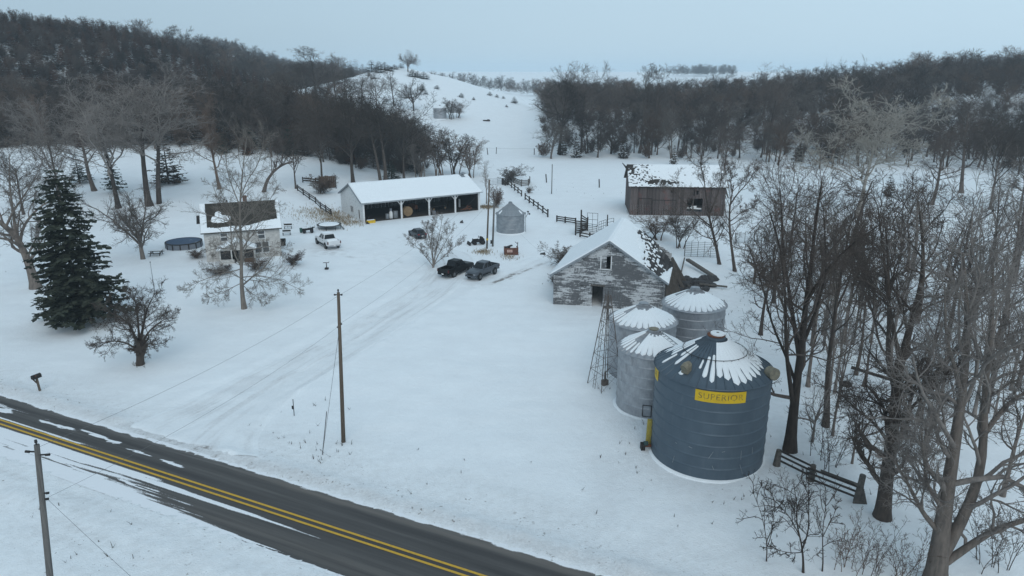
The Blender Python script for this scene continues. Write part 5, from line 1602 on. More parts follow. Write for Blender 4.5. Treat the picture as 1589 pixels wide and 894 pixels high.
# board fence and brown panel above the shed's west end
fence_run([g2(462, 296), g2(490, 316), g2(514, 335)], 1.4, (.4, .95, 1.3), 'sloping dark board fence running down to the shed corner', sub=3, pw=.2, rw=.2)
p = P(509, 292)
t = thing('board_screen', (p.x, p.y, gz(p.x, p.y)), .12, 'brown upright board screen among trees above the shed', 'screen')
for mb in plank_list((-1.9, 0, 0), (1, 0, 0), (0, -1, 0), 3.8, lambda x: 2.9, .42, (), .06, .2): mb.build('board', MT['brownpanel'], t)
for x in (-1.8, 1.8): MB().box((x, .1, 1.3), (.2, .2, 3.2)).build('post', MT['darkwood'], t)
fence_run([g2(470, 283), g2(490, 285), g2(508, 284)], 1.3, (.5, 1.), 'dark board fence joining the brown screen', sub=1, pw=.2, rw=.3)
# wire panels behind the barns
a, b = P(1062, 398), P(1112, 400)
for (q0, q1, hh_, lab) in ((a, b, 2.2, 'tall wire stock panel standing behind the weathered barn'), (P(1140, 378), P(1215, 372), 1.6, 'wire stock fence among trees by the red barn end')):
    q0.z = gz(q0.x, q0.y); q1.z = gz(q1.x, q1.y); t = thing('wire_panel', q0, 0, lab, 'fence', 'wire stock panels'); d = q1 - q0
    for k in range(9): MB().bar(Vector((0, 0, .1 + k * hh_ / 8)), d + Vector((0, 0, .1 + k * hh_ / 8)), .035).build('wire', MT['iron'], t)
    for k in range(6): MB().bar(d * (k / 5), d * (k / 5) + Vector((0, 0, hh_ + .3)), .09 if k % 5 == 0 else .05).build('upright', MT['darkwood'], t)

# ------------------------------------------------------------------ vehicles
def wheel(par, x, y, R, w, rimm='rimgrey'):
    s = 1 if y > 0 else -1
    tm = MB().tube([(x, y - w / 2, R), (x, y - w * .38, R), (x, y + w * .38, R), (x, y + w / 2, R)], [R * .92, R, R, R * .92], 20).build('wheel', MT['black'], par, smooth=False)
    r_ = MB().tube([(x, y + s * w * .45, R), (x, y + s * (w / 2 + .012), R)], [R * .62, R * .55], 14)
    for k in range(5):
        q = k * 2 * PI / 5; r_.bar((x, y + s * (w / 2 + .015), R), (x + math.cos(q) * R * .55, y + s * (w / 2 + .015), R + math.sin(q) * R * .55), .07, .03, up=(0, 1, 0))
    r_.build('rim', MT[rimm], tm)
def ringpts(x, w, zb, zs, zt, wt): return [(x, -w * .9, zb), (x, -w, zb + .16), (x, -w * .995, zs), (x, -wt, zt), (x, wt, zt), (x, w * .995, zs), (x, w, zb + .16), (x, w * .9, zb)]
def glass_side(par, name, A, B, C, D_, inset=.07, off=.012, mat='glass'):
    A, B, C, D_ = map(Vector, (A, B, C, D_)); c = (A + B + C + D_) / 4; n = (B - A).cross(D_ - A).normalized()
    if n.dot(Vector((c.x, c.y, 0))) < 0 and abs(n.z) < .9: n = -n
    q = [p + (c - p).normalized() * inset + n * off for p in (A, B, C, D_)]
    MB().prism(q, -n * .02).build(name, MT[mat], par)
def common(par, L, W2, lights):
    pass
def pickup(loc, rz, paint, label, snow=False, L=5.7, rimm='rimgrey'):
    t = thing('pickup_truck', loc, rz, label, 'pickup truck', 'vehicles parked in the yard')
    pm = MT[paint]; h = L / 2; w = .96; cabr = -1.12
    st = [(cabr, .95, .52, 1.12, 1.20, .90), (.0, .96, .5, 1.12, 1.20, .90), (1.05, .96, .5, 1.10, 1.20, .88), (1.5, .95, .5, 1.06, 1.17, .84), (2.3, .93, .5, 1.02, 1.10, .80), (h - .12, .89, .5, .95, 1.02, .72), (h, .82, .52, .82, .88, .62)]
    MB().loft([ringpts(*s) for s in st]).build('body', pm, t, bevel=.03)
    bed = MB()
    bed.box(((-h + cabr) / 2, 0, .70), (h + cabr - .02, 1.72, .12))
    for s in (-1, 1):
        bed.prism([(-h + .03, s * .96, .56), (cabr - .03, s * .96, .56), (cabr - .03, s * .93, 1.22), (-h + .05, s * .93, 1.20)], (0, -s * .12, 0))
    bed.box((cabr - .05, 0, .95), (.06, 1.7, .5))
    bed.build('bed', pm, t, bevel=.02)
    MB().box((-h + .03, 0, .88), (.09, 1.66, .64)).build('tailgate', pm, t, bevel=.02)
    MB().box(((-h + cabr) / 2, 0, .772), (h + cabr - .2, 1.66, .02)).build('bed_liner', MT['black'], t)
    if snow: MB().loft([[(x, -.8, z0), (x, .8, z0), (x, .72, z1), (x, -.72, z1)] for x, z0, z1 in ((cabr - .1, .8, 1.16), ((-h + cabr) / 2, .8, 1.30), (-h + .55, .8, 1.18), (-h + .4, .8, .9))]).build('bed_snow', MT['snow'], t, bevel=.04)
    zc0, zc1 = 1.17, 1.86
    bot = [(cabr, -.87), (1.12, -.87), (1.12, .87), (cabr, .87)]; tp = [(cabr + .14, -.71), (.42, -.71), (.42, .71), (cabr + .14, .71)]
    md = [(cabr + .03, -.84), (.95, -.84), (.95, .84), (cabr + .03, .84)]
    R_ = [[(x, y, zc0) for x, y in bot], [(x, y, zc1 - .05) for x, y in tp], [(x * .93, y * .93, zc1) for x, y in tp]]
    MB().loft(R_).build('cab', pm, t, bevel=.04)
    b3 = [Vector((x, y, zc0)) for x, y in bot]; t3 = [Vector((x, y, zc1 - .05)) for x, y in tp]
    glass_side(t, 'windshield', b3[1], b3[2], t3[2], t3[1], .09); glass_side(t, 'rear_window', b3[0], b3[3], t3[3], t3[0], .10)
    for i, j in ((0, 1), (3, 2)):
        for f0, f1 in ((.04, .46), (.50, .90)):
            A = b3[i].lerp(b3[j], f0); B = b3[i].lerp(b3[j], f1); C = t3[i].lerp(t3[j], min(1, f1 * 1.03)); D_ = t3[i].lerp(t3[j], f0)
            glass_side(t, 'side_window', A, B, C, D_, .07)
    if snow:
        MB().box((.0, 0, zc1 + .0), (1.1, 1.2, .06)).build('roof_snow', MT['snow'], t, bevel=.02)
        MB().loft([[(x, y * s, z) for (y, z) in ((-.8, zz), (.8, zz), (.75, zz + .07), (-.75, zz + .07))] for x, zz, s in ((1.25, 1.18, 1), (2.4, 1.06, .9))]).build('hood_snow', MT['snow'], t)
    for x in (-1.72, 1.82):
        for s in (-1, 1):
            MB().tube([(x, s * (w - .05), .42), (x, s * (w + .012), .42)], .50, 20).build('wheel_arch', MT['black'], t)
            wheel(t, x, s * (w - .10), .40, .27, rimm)
    MB().box((h - .02, 0, .55), (.16, 1.7, .2)).build('front_bumper', MT['chrome'] if snow else pm, t, bevel=.03)
    MB().box((-h - .04, 0, .56), (.14, 1.75, .18)).build('rear_bumper', MT['chrome'] if snow else pm, t, bevel=.03)
    MB().box((h + .005, 0, .76), (.05, .95, .2)).build('grille', MT['black'], t)
    MB().box((-h - .115, 0, .60), (.015, .32, .15)).build('license_plate', MT['white'], t)
    for s in (-1, 1):
        MB().box((h - .02, s * .66, .80), (.12, .32, .15)).build('headlight', MT['clearlens'], t, bevel=.02)
        MB().box((-h + .02, s * .90, .98), (.12, .14, .34)).build('taillight', MT['darklens'], t, bevel=.02)
        MB().box((.86, s * 1.02, 1.24), (.16, .16, .16)).build('mirror', pm, t, bevel=.03)
        for x in (.15, -.72): MB().box((x, s * .965, 1.02), (.16, .03, .04)).build('door_handle', MT['black'], t)
        MB().box((.1, s * .93, .48), (1.9, .12, .07)).build('side_step', MT['black'], t)
    return t
def crossover(loc, rz, label):
    t = thing('parked_car', loc, rz, label, 'car', 'vehicles parked in the yard'); pm = MT['paint_dark']; h = 2.32
    st = [(-h, .78, .45, .8, .92, .66), (-h + .15, .88, .36, .92, 1.02, .76), (-1.4, .92, .32, .95, 1.02, .82), (0, .93, .3, .95, 1.0, .82), (1.0, .92, .32, .93, .99, .80), (1.7, .90, .34, .84, .92, .74), (h - .12, .84, .36, .70, .80, .62), (h, .74, .4, .60, .68, .5)]
    MB().loft([ringpts(*s) for s in st]).build('body', pm, t, bevel=.03)
    bot = [(-2.15, -.80), (1.15, -.80), (1.15, .80), (-2.15, .80)]; tp = [(-1.45, -.62), (.25, -.62), (.25, .62), (-1.45, .62)]
    z0, z1 = .98, 1.56
    MB().loft([[(x, y, z0) for x, y in bot], [(x, y, z1 - .06) for x, y in tp], [(x * .85 - .05, y * .9, z1) for x, y in tp]]).build('cab', pm, t, bevel=.05)
    b3 = [Vector((x, y, z0)) for x, y in bot]; t3 = [Vector((x, y, z1 - .06)) for x, y in tp]
    glass_side(t, 'windshield', b3[1], b3[2], t3[2], t3[1], .1); glass_side(t, 'rear_window', b3[0], b3[3], t3[3], t3[0], .14)
    for i, j in ((0, 1), (3, 2)):
        for f0, f1 in ((.12, .36), (.38, .62), (.64, .92)):
            A = b3[i].lerp(b3[j], f0); B = b3[i].lerp(b3[j], f1); C = t3[i].lerp(t3[j], min(1, f1 * 1.05)); D_ = t3[i].lerp(t3[j], f0)
            glass_side(t, 'side_window', A, B, C, D_, .06)
    for x in (-1.38, 1.40):
        for s in (-1, 1):
            MB().tube([(x, s * .85, .36), (x, s * .935, .36)], .42, 18).build('wheel_arch', MT['black'], t)
            wheel(t, x, s * .84, .345, .22)
    for s in (-1, 1):
        MB().box((-h + .04, s * .66, .90), (.14, .34, .16)).build('taillight', MT['redlens'], t, bevel=.02)
        MB().box((h - .10, s * .62, .72), (.16, .30, .12)).build('headlight', MT['clearlens'], t, bevel=.02)
        MB().box((.9, s * .98, 1.03), (.14, .16, .13)).build('mirror', pm, t, bevel=.03)
    MB().box((-h - .01, 0, .62), (.03, .34, .14)).build('license_plate', MT['white'], t)
    MB().box((-h + .02, 0, .45), (.10, 1.4, .16)).build('rear_bumper', MT['black'], t)
    MB().box((h - .02, 0, .48), (.08, 1.1, .14)).build('grille', MT['black'], t)
    return t
def pose(fr, rr, side, half, wb):
    """fr, rr: pixels where front and rear wheel of one side touch the ground; side +1 when that is the left side"""
    a, b = P(*fr), P(*rr); d = (a - b); d.z = 0; u = d.normalized(); lft = Vector((-u.y, u.x, 0))
    c = (a + b) / 2 - lft * side * half
    return Vector((c.x, c.y, gz(c.x, c.y) + .0)), math.atan2(u.y, u.x)
lo, rz = pose((487.5, 376.5), (507, 387), 1, .86, 3.5); lo = P(508.5, 381.5); lo.z = gz(lo.x, lo.y)
pickup(lo, rz, 'paint_white', 'white crew-cab pickup with snow in its bed parked near the trampoline', True).scale = (1.16, 1.16, 1.2)
lo, rz = pose((745.5, 434), (767, 425.3), 1, .86, 3.5)
pickup(lo, rz, 'paint_grey', 'grey pickup facing the road, parked alongside the black pickup').scale = (1.0, 1.0, 1.12)
rzb = rz + PI
c = P(708.5, 424); c.z = gz(c.x, c.y)
pickup(c, rzb, 'paint_black', 'black pickup parked tail toward the road beside the grey pickup', False, 5.9).scale = (1.02, 1.04, 1.15)
lo, rz = pose((633.5, 364.5), (648.5, 372.5), 1, .84, 2.7)
crossover(lo, rz, 'charcoal hatchback car parked in front of the open shed')

# ------------------------------------------------------------------ yard things
def at(px, py, dz=0.):
    p = P(px, py); return Vector((p.x, p.y, gz(p.x, p.y) + dz))
# trampoline
c = at(511, 354.5)
t = thing('trampoline', c, 0, 'round black trampoline heaped with snow, its ladder to one side', 'trampoline')
R = 2.15
MB().lathe([(R - .45, .78), (R, .80), (R + .06, .76), (R, .72), (R - .45, .74)], 40).build('rim_pad', MT['iron'], t)
MB().lathe([(R - .5, .75), (.01, .74)], 40).build('mat', MT['black'], t)
MB().lathe([(R - .32, .79), (R - .45, .87), (R * .5, .92), (.01, .93)], 40).build('snow_heap', MT['snow'], t, smooth=True)
for k in range(8):
    a = k * PI / 4; MB().tube([dirvec(a) * (R - .05) + Vector((0, 0, .76)), dirvec(a) * (R - .1) + Vector((0, 0, -.1))], .04, 6).build('leg', MT['iron'], t)
ld = MB()
for s in (-.2, .2): ld.bar((R - .05, s - .6, .8), (R + .75, s - .75, .0), .07)
for k in range(4): q = k / 4; ld.bar((R - .05 + .8 * q, -.8 - .15 * q, .8 - .8 * q), (R - .05 + .8 * q, -.4 - .15 * q, .8 - .8 * q), .06)
ld.build('ladder', MT['iron'], t)
# pool
c = at(281, 386); c.y += 1.2; c.z = gz(c.x, c.y)
t = thing('swimming_pool', c, 0, 'round above-ground pool under a taut blue winter cover', 'pool')
R = 2.75
MB().lathe([(R, -.1), (R, .95)], 48).build('wall', MT['greyplastic'], t)
MB().lathe([(R + .08, .9), (R + .08, 1.0), (R - .15, 1.02)], 48).build('top_rail', MT['iron'], t)
MB().lathe([(R - .1, 1.0), (R * .6, .96), (.01, .93)], 48).build('cover', MT['poolblue'], t)
for k in range(14): MB().box(dirvec(k * PI / 7) * (R + .04) + Vector((0, 0, .45)), (.08, .16, 1.0), rz=k * PI / 7).build('upright', MT['iron'], t)
# picnic table
c = at(243, 396)
t = thing('picnic_table', c, .1, 'dark picnic table with snow-topped boards beside the round bare tree', 'table')
for k in range(4): MB().box((0, -.36 + k * .24, .75), (1.9, .21, .05)).build('plank', MT['darkwood'], t)
for s in (-1, 1): MB().box((0, s * .75, .45), (1.9, .28, .05)).build('bench', MT['darkwood'], t)
for s in (-1, 1):
    m = MB().bar((s * .7, -.8, .42), (s * .7, .8, .42), .08).bar((s * .7, -.75, 0), (s * .7, -.15, .75), .09).bar((s * .7, .75, 0), (s * .7, .15, .75), .09); m.build('leg_frame', MT['darkwood'], t)
MB().box((0, 0, .80), (1.8, .9, .06)).build('snow_layer', MT['snow'], t, bevel=.02)
# mailbox
c = at(61, 607)
t = thing('mailbox', c, RZ, 'dark mailbox on a leaning wooden post at the road edge', 'mailbox')
m = MB(); prof = [(-.13, 0), (-.13, .18)] + [(-.13 * math.cos(a), .18 + .13 * math.sin(a)) for a in np.linspace(.2, PI - .2, 7)] + [(.13, .18), (.13, 0)]
m.prism([(x, -.28, z + 1.05) for x, z in prof], (0, .56, 0)).build('box', MT['iron'], t)
MB().bar((0, .05, -.2), (0, .0, 1.05), .11).build('post', MT['polewood'], t); MB().bar((0, .02, .55), (0, -.22, 1.03), .08).build('brace', MT['polewood'], t)
MB().box((.14, -.1, 1.3), (.015, .1, .06)).build('flag', MT['rust'], t)
t.scale = (1.35, 1.35, 1.2)
# marker post, bird feeder, thin mast
c = at(456.5, 645); t = thing('marker_post', c, 0, 'thin dark marker stake in snow west of the lone pole', 'stake')
MB().bar((0, 0, -.2), (.03, 0, 1.5), .05).build('stake', MT['iron'], t); MB().box((-.06, 0, .75), (.14, .05, .3)).build('reflector', MT['iron'], t)
c = at(507, 418); t = thing('bird_feeder', c, 0, 'small flat-topped feeder post standing in open yard snow', 'feeder')
MB().bar((0, 0, -.2), (0, 0, 1.0), .1).build('post', MT['iron'], t); MB().box((0, 0, 1.05), (.75, .5, .09)).build('tray', MT['iron'], t); MB().box((0, 0, .12), (.5, .4, .25)).build('foot', MT['iron'], t); MB().box((0, 0, 1.12), (.7, .45, .05)).build('snow_cap', MT['snow'], t)
c = at(241.5, 463); top = ZY(233, 407, c.y)
t = thing('flagpole', c, 0, 'thin bare flagpole rising behind the dark apple tree', 'flagpole')
MB().tube([(0, 0, -.2), (top.x - c.x, 0, top.z - c.z)], [.06, .025], 6).build('mast', MT['steel_old'], t); MB().tube([(top.x - c.x, 0, top.z - c.z - .05), (top.x - c.x, 0, top.z - c.z + .08)], [.06, .05], 8).build('finial', MT['iron'], t)
# benches, cart, bin by the house
for (px, py, lab) in ((447, 355, 'dark snow-dusted bench behind the farmhouse corner, the farther one'), (445, 365, 'dark snow-dusted bench behind the farmhouse corner, the nearer one')):
    t = thing('garden_bench', at(px, py), .15, lab, 'bench', 'benches by the farmhouse')
    MB().box((0, 0, .45), (1.4, .4, .06)).build('seat', MT['darkwood'], t); MB().box((0, .22, .75), (1.4, .05, .3)).build('backrest', MT['darkwood'], t)
    for s in (-1, 1): MB().box((s * .6, 0, .22), (.07, .38, .44)).build('leg', MT['darkwood'], t)
    MB().box((0, 0, .51), (1.3, .34, .06)).build('snow_layer', MT['snow'], t)
c = at(478, 361); t = thing('quad_bike', c, .3, 'snow-covered quad bike standing beside the trampoline', 'quad bike')
MB().loft([[(x, -w, z0), (x, w, z0), (x, w * .8, z1), (x, -w * .8, z1)] for x, w, z0, z1 in ((-.95, .35, .5, .75), (-.3, .3, .45, .85), (.3, .28, .5, .8), (.95, .35, .5, .85))]).build('body', MT['black'], t)
for x in (-.62, .65):
    for s in (-1, 1): wheel(t, x, s * .48, .30, .26, 'iron')
MB().bar((.45, -.4, 1.1), (.45, .4, 1.1), .05).bar((.45, 0, .75), (.45, 0, 1.1), .06).build('handlebar', MT['iron'], t)
MB().box((-.45, 0, .86), (.9, .45, .10)).build('seat_snow', MT['snow'], t, bevel=.03); MB().box((.95, 0, .90), (.5, .7, .06)).build('rack', MT['black'], t)
c = at(467.5, 361); tag(MB().tube([(0, 0, 0), (0, 0, .8)], [.22, .27], 12).build('trash_can', MT['greenplastic'], loc=c), 'small green bin standing between benches and quad bike', 'trash can')
c = at(440, 381); t = thing('barbecue_grill', c, .2, 'black barbecue grill by the farmhouse east wall', 'grill')
MB().box((0, 0, .8), (.8, .5, .3)).build('firebox', MT['black'], t); MB().tube([(-.4, 0, .95), (.4, 0, .95)], .25, 10).build('lid', MT['black'], t); MB().box((0, 0, .35), (.7, .45, .6)).build('cabinet', MT['iron'], t)
# snow blade
c = at(571, 347); t = thing('plow_blade', c, .5, 'yellow plough blade lying in snow at the shed corner', 'plough')
MB().loft([[(x, .0, 0), (x, .12, .0), (x, .26, .35), (x, .12, .62), (x, .04, .6), (x, .14, .34)] for x in (-.2, 1.5)]).build('blade', MT['yellow'], t)
MB().bar((.1, .3, .3), (-.5, -.5, .15), .16).bar((-.5, -.5, .2), (.1, -.5, .15), .2).build('arm', MT['black'], t); MB().box((.6, .15, .62), (1.4, .35, .08)).build('snow_layer', MT['snow'], t)
# lawn tractor with blade
c = at(742, 379); t = thing('garden_tractor', c, 3.5, 'snow-covered garden tractor with front blade left of yard poles', 'tractor')
MB().loft([[(x, -w, .4), (x, w, .4), (x, w * .85, z1), (x, -w * .85, z1)] for x, w, z1 in ((-1.0, .45, .95), (-.2, .42, .75), (.1, .35, 1.05), (.95, .32, 1.0))]).build('body', MT['black'], t)
for x, r_ in ((-.65, .42), (.7, .3)):
    for s in (-1, 1): wheel(t, x, s * .52, r_, .28, 'iron')
MB().box((-.55, 0, 1.1), (.5, .5, .35)).build('seat', MT['iron'], t); MB().bar((0, 0, 1.0), (-.1, 0, 1.45), .08).build('steering_column', MT['iron'], t)
MB().box((.5, 0, 1.08), (.9, .6, .12)).build('hood_snow', MT['snow'], t, bevel=.04); MB().box((-.8, 0, 1.3), (.4, .55, .1)).build('seat_snow', MT['snow'], t, bevel=.03)
MB().prism([(1.55, -.8, .05), (1.75, -.8, .05), (1.6, -.8, .55), (1.45, -.8, .5)], (0, 1.6, 0)).build('blade', MT['iron'], t); MB().bar((.9, 0, .4), (1.5, 0, .3), .14).build('blade_arm', MT['iron'], t)
# rusty box trailer
c = at(793, 396); c.y += .6; t = thing('metal_dumpster', c, .08, 'rusty red open box with pale sign plate and snow on top', 'dumpster')
m = MB()
for s in (-1, 1): m.box((0, s * .62, .6), (2.1, .08, 1.1)).box((s * 1.05, 0, .6), (.08, 1.3, 1.1))
m.build('box', MT['rustbox'], t); MB().box((0, 0, .9), (2., 1.16, .25)).build('load', MT['darkwood'], t); MB().box((.35, .1, 1.1), (1.0, .9, .18)).build('snow_heap', MT['snow'], t, bevel=.05)
MB().box((-.25, -.675, .68), (.85, .02, .42)).build('sign_plate', M('faded_sign', (.62, .52, .48), (.45, .22, .16), 6), t)
MB().bar((-.9, -.2, 1.15), (.2, .3, 1.4), .5, .06).build('lid', MT['iron'], t)
for x in (-.7, .7):
    MB().box((x, 0, .05), (.15, 1.2, .14)).build('skid', MT['iron'], t)
c = at(803, 384); tag(MB().bar((0, 0, 0), (.05, 0, .9), .1).bar((0, 0, .6), (-.4, 0, .95), .08).build('water_hydrant', MT['iron'], loc=c), 'dark frost-proof yard hydrant behind the rusty box', 'hydrant')
c = at(716.5, 346); tag(MB().loft([[(-.35, -.2, 0), (.35, -.25, 0), (.3, .25, 0), (-.3, .2, 0)], [(-.3, -.2, .3), (.25, -.2, .45), (.2, .2, .4), (-.25, .15, .25)], [(-.1, -.1, .45), (.2, -.1, .6), (.15, .1, .55), (-.05, .1, .4)]]).build('scrap_lump', MT['stone'], loc=c), 'dark scrap lump alone in snow before the shed', 'scrap')
c = at(673.5, 333); tag(MB().tube([(0, 0, -.05), (0, 0, .3), (0, 0, .35), (0, 0, .75)], [.38, .40, .42, .36], 14).build('plastic_tub', MT['greyplastic'], loc=c), 'grey plastic tub set before the third shed bay', 'tub')
c = at(842.5, 395); tag(MB().loft([[(-.5, -.15, 0), (.4, -.2, 0), (.45, .2, 0), (-.45, .2, 0)], [(-.4, -.1, .25), (.35, -.15, .35), (.3, .15, .35), (-.35, .1, .2)]]).build('field_stone', MT['stone'], loc=c), 'dark stone in yard snow left of the weathered barn', 'stone')
c = at(703, 188); tag(MB().box((0, 0, .3), (3.2, 1.0, .5), rz=.2).box((.8, .2, .6), (1., .8, .3)).build('hay_feeder', MT['darkwood'], loc=P(755, 188)), 'low dark feeder far up the pasture slope', 'feeder')
c = at(1312, 598); tag(MB().lathe([(.30, .02), (.5, .0), (.55, .12), (.5, .24), (.3, .22), (.28, .12), (.30, .02)], 20).build('old_tyre', MT['black'], loc=c), 'discarded black tyre lying in snow under the trees', 'tyre')

# things standing inside the shed
def shed_pt(x, y, z=.12):
    v = SHED_M @ Vector((x, y, 0)); return Vector((v.x, v.y, v.z + z))
def inshed(x, y): return shed_pt(x, y)
def barrel(loc, r, h, mat, lab):
    t = tag(MB().lathe([(.01, 0), (r, 0), (r, h * .32), (r * 1.05, h * .34), (r, h * .36), (r, h * .64), (r * 1.05, h * .66), (r, h * .68), (r, h), (.01, h)], 20).build('barrel', MT[mat], loc=loc), lab, 'barrel', 'barrels in the shed bays'); return t
barrel(inshed(5.2, 1.2), .34, .95, 'steel_old', 'short grey barrel left of the white tank in the first bay')
barrel(inshed(7.0, 1.5), .55, 1.3, 'steel_old', 'wide grey drum right of the white tank in the first bay')
barrel(inshed(1.2, 3.5), .32, .9, 'tan', 'tan barrel deep in the first shed bay')
tk = thing('white_tank', inshed(5.9, 1.0), 0, 'upright white tank with a narrow neck in the first shed bay', 'tank')
MB().lathe([(.01, 0), (.34, 0), (.36, .1), (.36, 1.2), (.2, 1.4), (.2, 1.5)], 18).build('body', MT['white'], tk, smooth=True); MB().lathe([(.2, 1.5), (.24, 1.52), (.24, 1.95), (.01, 2.0)], 14).build('neck', MT['greyplastic'], tk)
sp = thing('cable_spool', inshed(9.6, 1.3), .5, 'large tan wooden cable spool leaning at a shed post', 'spool')
MB().tube([(0, -.1, .95), (0, .0, .95)], .95, 24).build('flange', MT['tan'], sp); MB().tube([(0, .7, .95), (0, .8, .95)], .95, 24).build('flange', MT['tan'], sp); MB().tube([(0, 0, .95), (0, .7, .95)], .4, 16).build('drum', MT['tan'], sp)
tag(MB().bar(inshed(8.3, .4), inshed(8.05, .5) + Vector((-.3, 0, 2.0)), .09).build('leaning_pole', MT['tan']), 'pale pole leaning on the first inner shed post', 'pole')
tr = thing('farm_tractor', inshed(12.2, 5.5), SHED.rotation_euler.z - 1.4, 'dusty tractor parked deep in the second shed bay', 'tractor')
MB().loft([[(x, -w, .7), (x, w, .7), (x, w * .9, z1), (x, -w * .9, z1)] for x, w, z1 in ((-1.2, .5, 1.4), (-.3, .5, 1.45), (.2, .38, 1.7), (1.7, .34, 1.5))]).build('body', MT['rust'], tr)
for x, r_ in ((-.9, .8), (1.3, .45)):
    for s in (-1, 1): wheel(tr, x, s * .85, r_, .4, 'tan')
MB().box((-.9, 0, 1.6), (.5, .5, .4)).build('seat', MT['black'], tr); MB().tube([(.9, .2, 1.5), (.9, .2, 2.3)], .06, 8).build('exhaust_pipe', MT['iron'], tr)
wg = thing('hay_wagon', inshed(17.4, 4.5), SHED.rotation_euler.z + .15, 'low wooden wagon stored in the third shed bay', 'wagon')
MB().box((0, 0, .9), (4.2, 1.9, .15)).build('bed', MT['darkwood'], wg); MB().box((2.0, 0, 1.5), (.1, 1.9, 1.2)).build('rack', MT['darkwood'], wg)
for x in (-1.4, 1.4):
    for s in (-1, 1): wheel(wg, x, s * .85, .38, .2, 'tan')
tag(MB().box((0, 0, .9), (.35, .3, 1.7)).build('plank_offcut', MT['white'], loc=inshed(22.6, 4.5)), 'upright pale panel inside the last shed bay', 'panel')
tag(MB().bar((0, 0, .1), (2.4, -.4, .5), .12).bar((.3, .2, .1), (2.2, .3, .9), .1).bar((1, -.5, .1), (1.6, .6, 1.0), .1).bar((1.9, -.6, .3), (2.3, .7, .4), .14).build('harrow_frame', MT['rust'], loc=inshed(21.2, 1.5)), 'rusty harrow frame at the shed end bay', 'harrow')

# auger motor by the blue bin
c = at(999, 697); t = thing('auger_motor', c, .05, 'dark auger motor unit in snow beside the blue bin foot', 'auger')
MB().box((-.1, 0, .25), (.3, .45, .5)).build('gearbox', MT['iron'], t); MB().tube([(-.05, -.1, .55), (.25, -.1, .55)], .17, 12).build('motor', M('motor_green', (.04, .075, .075), None, 4), t)
MB().tube([(0, 0, .3), (1.35, .15, .22)], .12, 10).build('auger_tube', MT['rust'], t); MB().tube([(.75, .1, .3), (1.0, .1, .15)], .2, 10).build('hopper', MT['iron'], t)

# rubble east of the barn: single stones and beams
rp = [P(1056 + 7.2 * (k % 8) + random.uniform(-3, 3), 437 + 7 * (k // 8) + random.uniform(-2, 2)) for k in range(22)]
for k, p in enumerate(rp):
    r = np.random.default_rng(900 + k); bm = bmesh.new(); bmesh.ops.create_icosphere(bm, subdivisions=2, radius=1)
    sx = r.uniform(.45, .95)
    for v in bm.verts:
        v.co *= 1 + .35 * (mnoise.noise(v.co * 1.3 + Vector((k * 7., 0, 0)))); v.co = Vector((v.co.x * sx, v.co.y * sx * .8, v.co.z * sx * .7))
    me = bpy.data.meshes.new('rubble_stone'); bm.to_mesh(me); bm.free(); me.materials.append(MT['stone'])
    o = link('rubble_stone', me, None, (p.x, p.y, gz(p.x, p.y) + .2)); tag(o, 'dark stone in the rubble heap east of the weathered barn', 'stone', 'stones of the rubble heap')
for k, (a, b, w, lab) in enumerate((((1066, 412), (1109, 434), .55, 'thick broken beam lying across the rubble, snow either side'), ((1040, 430), (1075, 452), .25, 'thin plank fallen from barn roof onto rubble'), ((1062, 405), (1052, 447), .18, 'narrow board propped against the rubble heap'), ((1085, 446), (1128, 449), .3, 'dark beam lying flat at the rubble edge'), ((1040, 405), (1056, 425), .2, 'splintered board hanging near the barn east side'))):
    A = at(*a, .9 if k == 0 else .5); B = at(*b, .35)
    tag(MB().bar(A, B, w, w * .6).build('fallen_beam', MT['barnside']), lab, 'beam', 'beams of the fallen lean-to')
# fallen trunks in the eastern grove
for (a, b, r0, r1, za, zb, lab) in (((1432, 612), (1492, 548), .34, .22, .2, 1.6, 'thick dark fallen trunk tilted up through the eastern grove'), ((1318, 588), (1478, 628), .16, .10, 1.2, .3, 'long thin fallen trunk lying across the eastern grove')):
    A = at(*a, za); B = at(*b, zb)
    tag(MB().tube([A, A.lerp(B, .5) + Vector((0, 0, .1)), B], [r0, (r0 + r1) / 2, r1], 9).build('fallen_log', MT['bark_dark'], smooth=True), lab, 'log', 'fallen logs in the grove')

